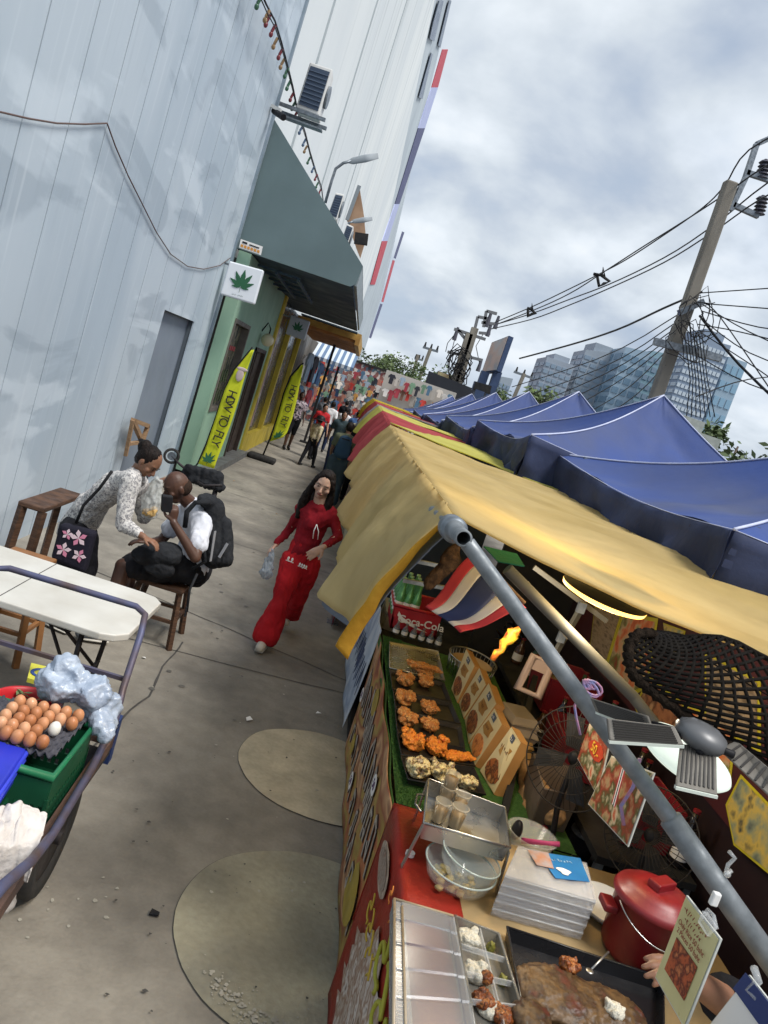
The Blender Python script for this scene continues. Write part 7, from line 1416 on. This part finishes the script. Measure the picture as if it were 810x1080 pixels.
b = MB(); b.slab([g_(-.02, .72)+n*.001, g_(1, .72)+n*.001, g_(1, 1)+n*.001, g_(-.02, 1)+n*.001], .001); b.build('blue_header', mat('navy_print', lin('28386c')), t)
b = MB(); b.tube([PX(795, 1020, .98), PX(800, 1035, .98), PX(790, 1045, .98), PX(800, 1055, .98)], .007, 6); b.build('clip', M_clear, t)
t = thing('clip', 'clear plastic clip hooked on the maroon board beside the sloping pipe', 'clip', PD(770, 910, 1.7)); b = MB(); b.tube([PD(769, 898, 1.7), PD(775, 905, 1.7), PD(768, 912, 1.7), PD(765, 922, 1.7), PD(772, 918, 1.7)], .005, 6); b.build('clip_body', M_clear, t); b = MB(); b.ell(PD(767, 922, 1.7), .008); b.build('ball', M_clear, t)
# two menu cards with price 50 hanging on the left of the pipe
M_dish = ramp_mat('dish_print', [lin('5f6a3c'), lin('a88c6a'), lin('8a3424'), lin('46522c'), lin('c4b49a'), lin('b5502c')], scale=14, detail=8, bump=0, rough=.35)
t, P, g_, n = hang([(622, 762), (645, 775), (630, 840), (609, 800)], 1.15, 'dark dish picture card with a red price badge left of the sloping pipe', M_dish, 'dish picture cards hanging behind the sloping pipe')
b = MB(); b.slab([g_(.6+math.cos(a)*.32, .58+math.sin(a)*.17) for a in [k*.5 for k in range(12)]], .001); b.build('price_badge', mat('badge_red', lin('b03c20')), t); text('50.-', g_(.6, .58)+n*.001, P[2]-P[3], P[0]-P[3], .05, mat('badge_yellow', lin('e0b83c')), t, ext=.0004)
t, P, g_, n = hang([(645, 797), (690, 815), (662, 893), (620, 848)], 1.1, 'green and brown dish picture card with a striped ribbon in front of the wall fan', M_dish, 'dish picture cards hanging behind the sloping pipe')
t = thing('ribbon', 'red white blue striped ribbon hanging beside the dish card', 'ribbon', PX(655, 825, 1.08)); A, B_ = PX(659, 806, 1.07), PX(647, 850, 1.07)
for k, m in enumerate((MATS['flag_cloth_red'], M_whiteink, MATS['flag_cloth_navy'], M_whiteink, MATS['flag_cloth_red'])): b = MB(); o = V((0, -.012+.006*k, 0)); b.slab([A+o, A+o+V((0, .0058, 0)), B_+o+V((0, .0058, 0)), B_+o], .001); b.build('stripe', m, t)
t = thing('ribbon', 'looped thin pink and blue ribbon tied behind the sloping pipe', 'ribbon', PD(620, 760, 2.2)); b = MB()
for k in range(5): b.tube([PD(618+3*math.cos(a+k)*(1+k*.5)+k*2, 722+5*math.sin(a*1.2+k)+(a*2 if k > 2 else 0), 2.25) for a in [j*.6 for j in range(12)]], .004, 5)
b.tube([PD(612, 730, 2.2), PD(606, 745, 2.2), PD(608, 758, 2.2), PD(612, 775, 2.2)], .004, 5); b.tube([PD(675, 800, 1.9), PD(668, 830, 1.9), PD(655, 850, 1.9), PD(658, 870, 1.9)], .005, 5); b.build('ribbon_loops', mat('pink_blue_ribbon', lin('b07a94'), lin('7a80b0'), scale=60), t)
# maroon back board with food pictures
BX = 1.86
M_mar = mat('maroon_board', lin('4c2026'), lin('3f1a20'), rough=.5, scale=2)
t = thing('menu_board', 'maroon picture menu board along the back of the near stalls', 'board', (BX, 3.2, 1.2)); b = MB(); b.box(BX, BX+.03, 1.2, 5.0, 1.12, 1.84); b.build('board', M_mar, t)
M_yb = mat('yellow_frame_print', lin('c9c034'), lin('b8ae2c'), rough=.4)
pics = [[(628, 640), (655, 648), (640, 697), (622, 690)], [(658, 648), (692, 655), (682, 722), (663, 734), (641, 702)], [(686, 716), (722, 745), (712, 800), (690, 790), (670, 745)], [(700, 658), (722, 666), (716, 690), (704, 690)], [(726, 745), (775, 770), (768, 830), (735, 812)], [(782, 820), (830, 870), (830, 935), (775, 890), (767, 850)], [(745, 690), (800, 720), (800, 790), (745, 760)]]
fm = [ramp_mat('noodle_print', [lin('6d5c48'), lin('a39078'), lin('4c4034')], scale=9, bump=0, rough=.4, stretch=(1, 1, 4)), ramp_mat('seafood_print', [lin('a84a2a'), lin('d0703c'), lin('c0a684'), lin('6f7a3a'), lin('8a3c24')], scale=10, bump=0, rough=.4), ramp_mat('grill_print', [lin('7a4a30'), lin('a5704c'), lin('58321e'), lin('c09a74')], scale=12, bump=0, rough=.4), ramp_mat('blue_plate_print', [lin('4c5a5e'), lin('8a947e'), lin('c9b25c'), lin('3a464c')], scale=12, bump=0, rough=.4)]
for i, px in enumerate(pics):
    P = [PX(x, y, BX-.004) for x, y in px]; c = sum(P, V((0, 0, 0)))/len(P); b = MB(); b.slab([c+(p-c)*1.07 for p in P][::-1], .002); pf = b.build('picture_frame', M_yb, t); b = MB(); b.slab([c+(p-c)*.97+V((-.004, 0, 0)) for p in P][::-1], .002); b.build('picture', fm[(0, 1, 2, 3, 1, 3, 0)[i]], pf)
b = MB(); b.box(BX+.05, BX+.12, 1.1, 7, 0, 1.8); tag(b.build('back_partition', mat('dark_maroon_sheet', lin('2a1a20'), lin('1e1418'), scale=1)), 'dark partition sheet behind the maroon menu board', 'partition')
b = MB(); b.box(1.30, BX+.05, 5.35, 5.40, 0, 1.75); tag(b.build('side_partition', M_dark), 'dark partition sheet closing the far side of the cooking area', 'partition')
# fan with slatted blades and pale disc
hub = PD(738, 778, 1.62); t = thing('ceiling_fan', 'grey ceiling fan with wide slatted blades hanging under the mustard canopy', 'fan', hub)
up = V((0, 0, 1)); b = MB(); b.lathe([(.0001, -.02), (.03, -.02), (.05, -.01), (.056, .004), (.05, .02), (.03, .03), (.0001, .034)], hub, (.1, -.1, 1), 28); b.build('hub', mat('fan_grey', lin('6f7072'), lin('626365'), rough=.35, metal=.3), t)
M_bl = mat('grey_wood_blade', lin('77726a'), lin('5c5852'), rough=.6, scale=12, stretch=(1, 1, 1), bump=.2)
for i, (px, dd) in enumerate((([(622, 736), (683, 755), (690, 775), (628, 751)], (1.75, 1.65, 1.63, 1.74)), ([(640, 757), (712, 766), (722, 786), (643, 781)], (1.6, 1.6, 1.58, 1.58)), ([(718, 784), (756, 788), (757, 838), (713, 828)], (1.6, 1.6, 1.5, 1.5)), ([(758, 790), (776, 780), (838, 832), (828, 855)], (1.6, 1.62, 1.5, 1.48)))):
    P = [PD(x, y, d_) for (x, y), d_ in zip(px, dd)]; nn = (P[1]-P[0]).cross(P[2]-P[0]).normalized(); nn = nn if nn.z > 0 else -nn; Q = P if (P[1]-P[0]).cross(P[2]-P[0]).z > 0 else P[::-1]
    b = MB(); b.slab(Q, .008); bl = bevel(b.build('blade', M_bl, t), .003); b = MB()
    la, lb, lc, ld_ = (P[0], P[1], P[2], P[3]) if i != 2 else (P[1], P[2], P[3], P[0])
    for k in range(1, 9): u = k/9; p0, p1 = lerp(la, ld_, u)+nn*.001, lerp(lb, lc, u)+nn*.001; b.bar(lerp(p0, p1, .08), lerp(p0, p1, .92), .0035, .003)
    b.build('groove', mat('groove_dark', lin('3c3936')), bl); b = MB(); c0, c1 = (P[3], P[2]); b.bar(c0-nn*.006, c1-nn*.006, .01, .006); b.build('edge_strip', mat('pale_edge', lin('d5dcd2'), rough=.4), bl)
    b = MB(); e0 = lerp(hub, sum(P, V((0, 0, 0)))/4, .35); b.tube([hub, e0, lerp(hub, sum(P, V((0, 0, 0)))/4, .6)+nn*.006], .008, 8); b.build('blade_arm', M_black, t)
c = PD(722, 800, 1.78); b = MB(); b.lathe([(.0001, .0), (.105, .0), (.11, .008), (.105, .016), (.0001, .018)], c, (.1, -.2, 1), 48); b.build('pale_disc', mat('glowing_mint_disc', lin('dfe8dc'), rough=.35, emit='dfeee0', estr=.25), t)  # weak glow put into the disc's material to keep it pale
# woven black net shade
t = thing('woven_shade', 'black open weave net shade hanging in front of the maroon board', 'lampshade', PD(745, 725, 1.75)); rimp = [(690, 667), (672, 668), (663, 680), (662, 696), (667, 712), (682, 726), (704, 742), (735, 764), (770, 785), (815, 812), (860, 838)]
topp = [(690, 667), (705, 668), (722, 672), (742, 671), (760, 672), (778, 678), (800, 690), (830, 705), (850, 720), (870, 740), (880, 760)]
Rm = [PD(x, y, 1.72-.012*i) for i, (x, y) in enumerate(rimp)]; Tp = [PD(x, y, 1.86-.006*i) for i, (x, y) in enumerate(topp)]
def S(u, v):
    a = min(u*10, 9.999); i = int(a); w_ = a-i; return lerp(lerp(Rm[i], Rm[i+1], w_), lerp(Tp[i], Tp[i+1], w_), v)+V((0, -.10*math.sin(v*math.pi)*math.sin(min(u*1.6, 1)*math.pi/2), .0))
b = MB()
for fam in (1, -1):
    for k in range(-10, 27):
        P = []
        for i in range(25):
            v = i/24; u = k/20+fam*v*.42
            if 0 <= u <= 1: P.append(S(u, v))
        if len(P) > 2: b.tube(P, .0044, 5)
for v in (.33, .66): b.tube([S(i/40, v) for i in range(41)], .002, 4)
b.build('net', mat('black_raffia', (.007, .006, .0055), (.014, .012, .01), rough=.9, scale=40, spec=.05), t)
b = MB(); b.tube([S(i/60, 0)+V((.004*math.sin(i*2.2), 0, .003*math.cos(i*2.2))) for i in range(61)], .0115, 8); b.build('rim', mat('dark_brown_raffia', (.012, .009, .007), (.024, .017, .012), rough=.9, spec=.05, scale=60, bump=.6), t)
b = MB(); b.tube([S(i/60, 1) for i in range(61)], .007, 6); b.build('top_ring', MATS['black_raffia'], t)
# warm ring lamp
ctr = PD(638, 627, 2.5); t = thing('ring_lamp', 'glowing warm round lamp tucked under the mustard canopy edge', 'lamp', ctr); b = MB(); b.lathe([(.0001, -.02), (.115, -.02), (.14, -.012), (.143, .0)], ctr, (.04, -.1, 1), 40); b.build('diffuser', mat('warm_glow', (.9, .7, .35), emit='ffc55e', estr=1.6), t); b = MB(); b.lathe([(.143, 0.001), (.14, .01), (.0001, .012)], ctr, (.04, -.1, 1), 40); b.build('housing', M_black, t)
c2_ = PD(553, 628, 2.9); b = MB(); b.bar(PD(542, 609, 2.9), PD(559, 624, 2.9), .03, .02); t = thing('tube_lamp', 'short glowing tube lamp deep under the canopy behind the sloping pipe', 'lamp', c2_); b.build('tube', mat('white_glow', (.9, .85, .75), emit='fff0d0', estr=9), t); b = MB(); b.bar(PD(542, 606, 2.93), PD(560, 622, 2.93), .04, .02); b.build('fitting', M_dark, t)
# wall fan, second cooler fan
def wfan(px, py, D_, r, label, m=M_steel):
    c = PD(px, py, D_); n = (CAM-c).normalized(); n = (n+V((-.5, 0, -.0))).normalized(); a = n.cross(V((0, 0, 1))).normalized(); b_ = n.cross(a); t = thing('wall_fan', label, 'fan', c, 'dim caged fans in the cooking area'); b = MB()
    for k in range(44): an = k*math.pi/22; d = a*math.cos(an)+b_*math.sin(an); b.tube([c+n*.05+d*r*.15, c+n*.05+d*r*.6, c+n*.02+d*r], .0016, 3)
    for q_ in (.4, .7, 1): b.tube([c+n*(.05 if q_ < 1 else .02)+(a*math.cos(k*.2094)+b_*math.sin(k*.2094))*r*q_ for k in range(30)], .003 if q_ == 1 else .0015, 5, closed=True)
    b.build('cage', m, t); b = MB(); b.ell(c, (.03, .03, .03)); b.build('motor', M_black, t)
    for k in range(4):
        an = k*math.pi/2+.3; d = a*math.cos(an)+b_*math.sin(an); s_ = a*-math.sin(an)+b_*math.cos(an); b = MB(); b.slab([c+d*.03-s_*.01, c+d*r*.8-s_*r*.05, c+d*r*.85+s_*r*.35, c+d*.04+s_*.04+n*.02], .003); b.build('blade', M_dark, t)
    b = MB(); b.tube([c, c-V((0, 0, r)), c-V((-.05, 0, r+.25))], .012, 8); b.build('stand', M_black, t)
wfan(688, 882, 2.75, .17, 'nearer caged fan behind the ribboned dish card', mat('dull_cage', (.035, .03, .026), metal=.3, spec=.2)); wfan(607, 800, 2.9, .19, 'farther caged fan behind the paper bags', MATS['dull_cage'])
# paper bags, red bins, dim shelves, white stool
crumple('paper_bag', [('c', PX(556, 810, 1.25), .035, PX(562, 860, 1.25), .05), ('c', PX(566, 825, 1.28), .03, PX(585, 860, 1.28), .04)], mat('kraft_paper', lin('a98660'), lin('93724e'), rough=.85, scale=8), 'crumpled kraft paper bags standing behind the black divider rail', 'bag', .006, .025, 20)
t = thing('open_box', 'grey brown open carton with a dark inside behind the paper bags', 'box', PX(590, 825, 1.4)); P = [PX(x, y, 1.45) for x, y in ((560, 792), (606, 812), (610, 836), (575, 830))]; Q = [PZ(562, 795, .98), PZ(606, 812, .98), PZ(611, 840, .98), PZ(574, 832, .98)]; openbox(Q, .22, .006, mat('taupe_box', lin('6d5e50'), lin('5a4c40')), 'carton', t, .9)
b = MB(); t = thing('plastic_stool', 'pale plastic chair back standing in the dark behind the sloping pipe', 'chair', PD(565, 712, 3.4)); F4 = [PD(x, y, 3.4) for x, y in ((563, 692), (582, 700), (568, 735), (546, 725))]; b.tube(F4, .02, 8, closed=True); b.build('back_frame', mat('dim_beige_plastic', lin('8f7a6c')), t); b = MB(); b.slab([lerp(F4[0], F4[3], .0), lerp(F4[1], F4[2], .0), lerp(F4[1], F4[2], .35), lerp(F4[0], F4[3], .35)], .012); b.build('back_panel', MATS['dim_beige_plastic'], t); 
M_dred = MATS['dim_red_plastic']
def rbox(c, sx, sy, h, label, m=M_dred, name='bin'):
    t = thing(name, label, name, c); P = [c+V((sx*i, sy*j, h)) for i, j in ((-.5, -.5), (.5, -.5), (.5, .5), (-.5, .5))]; openbox(P, h, .008, m, 'bin_body', t, .88); b = MB(); b.ell(c+V((0, 0, h*.6)), (sx*.35, sy*.35, h*.25), wob=.6); b.build('contents', mat('dim_contents', lin('4a4038'), lin('6a5a48'), scale=20), t)
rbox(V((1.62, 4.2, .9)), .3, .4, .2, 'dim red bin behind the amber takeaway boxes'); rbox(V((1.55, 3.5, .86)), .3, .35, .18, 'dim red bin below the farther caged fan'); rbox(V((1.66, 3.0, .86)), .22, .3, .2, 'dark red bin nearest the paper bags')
b = MB(); b.box(1.42, 1.84, 2.72, 5.2, .82, .85); b.box(1.42, 1.84, 2.72, 5.2, .4, .43)
t = thing('back_shelf', 'dark shelf running along the cooking area under the maroon board', 'shelf', (1.6, 4, 0)); b.build('boards', M_dark, t)
for x, y in ((1.45, 2.75), (1.82, 2.75), (1.45, 5.15), (1.82, 5.15)): b = MB(); b.bar((x, y, 0), (x, y, .82), .03); b.build('leg', M_steel, t)
b = MB(); rnd = random.Random(15)
for i in range(9):
    p = V((rnd.uniform(1.5, 1.8), rnd.uniform(2.8, 5), .85)); bottle(p, 'dim sauce bottle on the dark back shelf', [M_cola, mat('sauce_brown', (.06, .03, .015), rough=.25), mat('dim_green_plastic', (.02, .06, .03), rough=.4)][i % 3], rnd.uniform(.18, .28), .035, M_dred, 'dim sauce bottles on the back shelf')
# steel angle frame inside the stall and the green sheet under the canopy
t = thing('steel_frame', 'dim steel angle frame with bolted joints under the mustard canopy', 'frame', PD(590, 660, 2.9)); b = MB()
for a, c in (((563, 598, 3.2), (640, 655, 3.2)), ((614, 640, 3.22), (585, 690, 3.3)), ((555, 615, 2.8), (600, 672, 2.8))): b = MB(); b.bar(PD(*a), PD(*c), .022, .02); b.build('angle_bar', mat('dull_steel_angle', lin('66645c'), lin('545148'), rough=.5, metal=.4), t); b = MB()
for a in ((613, 641, 3.16), (592, 672, 3.22)): b = MB(); b.obox(PD(*a), (.016, 0, 0), (0, .01, 0), (0, 0, .022)); b.build('joint_plate', M_steel, t)
P = [PD(510, 577, 2.6), PD(545, 585, 2.6), PD(553, 598, 2.5), PD(525, 593, 2.5)]; b = MB(); b.slab(P, .004); tag(b.build('green_sheet', cloth('sea_green_sheet', lin('2f7a6a'), lin('276a5c'))), 'sea green sheet showing under the canopy edge beside the pipe end', 'sheet')
crumple('ladle_rack', [('c', PD(452, 618, 3.6), .02, PD(475, 590, 3.6), .045), ('c', PD(474, 590, 3.6), .04, PD(482, 578, 3.6), .02)], mat('brown_bundle', lin('54402f'), lin('2f241c'), rough=.9, scale=30, bump=.6, spec=.1), 'brown bundle hanging in the dark left of the flag', 'bundle', .01, .03, 10)
b = MB(); rnd = random.Random(21); t = thing('utensil_rack', 'dim metal rack of utensils in the dark under the canopy left of the flag', 'rack', PD(455, 625, 4)); b.bar(PD(425, 612, 4), PD(480, 622, 4), .02); b.bar(PD(430, 590, 4), PD(470, 598, 4), .02); b.build('rack_bars', M_steel, t)
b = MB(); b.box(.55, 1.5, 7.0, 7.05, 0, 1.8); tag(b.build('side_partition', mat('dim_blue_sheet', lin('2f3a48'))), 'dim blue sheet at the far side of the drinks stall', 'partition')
# tables continuing under the far canopies
M_tc = [mat('stall_cloth_red', lin('7d2730')), mat('stall_cloth_blue', lin('44597c')), mat('stall_cloth_cream', lin('b5aa92'))]
for i, (y0, y1, l) in enumerate(((7.2, 9.6, 'red draped stall table under the coral canopy'), (9.9, 12.6, 'cream draped stall table under the second lemon canopy'), (12.9, 16, 'blue draped stall table under the farther canopies'))):
    t = thing('stall_table', l, 'table', (.9, y0, 0)); b = MB(); b.box(.42, 1.5, y0, y1, .76, .8); b.build('table_top', M_tabletop, t); b = MB(); b.grid(lambda u, v: (.41+.01*math.sin(u*40), lerp(y0, y1, u), lerp(.02, .8, v)), 60, 6, thick=.004); b.build('drape', M_tc[(0, 2, 1)[i]], t)
    rnd = random.Random(i+30)
    for k in range(7): p = V((.5+.1*(k % 2), lerp(y0, y1, (k+.5)/7), .80)); tt = thing('food_box', 'small lidded food box on the '+l.split(' draped')[0]+' draped table', 'box', p, 'food boxes on the draped tables'); m_ = GM[rnd.randrange(14)]; b = MB(); b.box(p.x-.07, p.x+.07, p.y-.1, p.y+.1, .80, .9); b.build('box_body', m_, tt); b = MB(); b.box(p.x-.075, p.x+.075, p.y-.105, p.y+.105, .902, .92); b.build('lid', M_white, tt)
for i, y in enumerate((7.4, 10.9, 14.2)):
    t = thing('canopy_post', ['canopy post under the coral canopy edge', 'canopy post under the second lemon canopy', 'canopy post far along the alley'][i], 'post', (.62, y, 0)); x = .42; t.location.x = x; b = MB(); b.bar((x, y, .01), (x, y, 1.93), .035); b.build('shaft', M_steel, t); b = MB(); b.box(x-.06, x+.06, y-.06, y+.06, 0, .01); b.build('foot_plate', M_steel, t)
# ------------------------------------------------------------------ dim clutter in the cooking area
rnd = random.Random(40)
for i, (px, py, X, m, r, h, l) in enumerate(((598, 735, 1.5, M_cola, .03, .2, 'dark bottle beside the red bin under the sloping pipe'), (575, 750, 1.45, MATS['sauce_brown'], .035, .16, 'brown sauce jar behind the amber boxes'), (650, 740, 1.7, MATS['dim_green_plastic'], .035, .2, 'green squeeze bottle below the maroon board'), (560, 800, 1.3, M_white, .03, .15, 'pale squeeze bottle behind the black divider rail'), (575, 872, 1.25, MATS['sauce_brown'], .03, .14, 'brown sauce bottle beside the plastic tub'), (540, 870, 1.15, MATS['kraft_paper'], .03, .12, 'kraft cup left of the plastic tub'))):
    bottle(PX(px, py, X)-V((0, 0, h)), l, m, h, r, M_dred)
for i in range(14):
    p = V((rnd.uniform(1.5, 1.8), rnd.uniform(2.75, 5.1), .43)); t = thing('storage_tub', 'dim storage tub stacked on the lower shelf of the cooking area', 'tub', p, 'dim storage tubs on the lower shelf'); m = GM[rnd.randrange(14)]; b = MB(); b.lathe([(.0001, 0), (.06, 0), (.075, .12), (.0001, .12)], p, seg=16); b.build('tub_body', m, t); b = MB(); b.lathe([(.0001, .135), (.078, .135), (.08, .12), (.0001, .12)], p, seg=16); b.build('lid', M_white, t)
# litter and gum spots along the alley
rnd = random.Random(77)
for i in range(9):
    x, y = rnd.uniform(-2.0, .45), rnd.uniform(3.2, 14); k = rnd.uniform(.012, .03); m = rnd.choice([M_whiteink, M_card, MATS['kraft_paper']]); b = MB(); z0 = .006
    P = [V((x+math.cos(a)*k*rnd.uniform(.6, 1.3), y+math.sin(a)*k*rnd.uniform(.6, 1.3), z0+rnd.uniform(.002, .012))) for a in (0, 1.4, 2.8, 4.4)]; b.slab(P, .0015)
    tag(b.build('litter_scrap', m), 'small paper scrap lying on the alley concrete', 'litter', 'small paper scraps scattered on the alley')
b = MB()
for i in range(70):
    x, y = rnd.uniform(-2.3, .6), rnd.uniform(2.5, 16)
    if math.hypot(x-.47, y-4.37) < .55 or math.hypot(x-.5, y-2.95) < .62: continue
    k = rnd.uniform(.008, .024); b.quad(*[(x+math.cos(a)*k*rnd.uniform(.8, 1.2), y+math.sin(a)*k*rnd.uniform(.8, 1.2), .0045+i*2e-6) for a in [q_*.785 for q_ in range(8)]])
struct(b.build('gum_spots', mat('gum_grey', (.10, .095, .085), (.15, .14, .125), rough=.8)))
# the two lit lamps under the canopy really light the stall
for nm, p, e_, c_ in (('ring_lamp_light', PD(638, 627, 2.5)-V((0, 0, .10)), 3.5, (1, .82, .55)), ('tube_lamp_light', PD(551, 620, 2.9)-V((0, 0, .06)), 5.0, (1, .9, .75))):
    l_ = bpy.data.lights.new(nm, 'POINT'); l_.energy = e_; l_.color = c_; l_.shadow_soft_size = .1; lo_ = bpy.data.objects.new(nm, l_); COL.objects.link(lo_); lo_.location = p
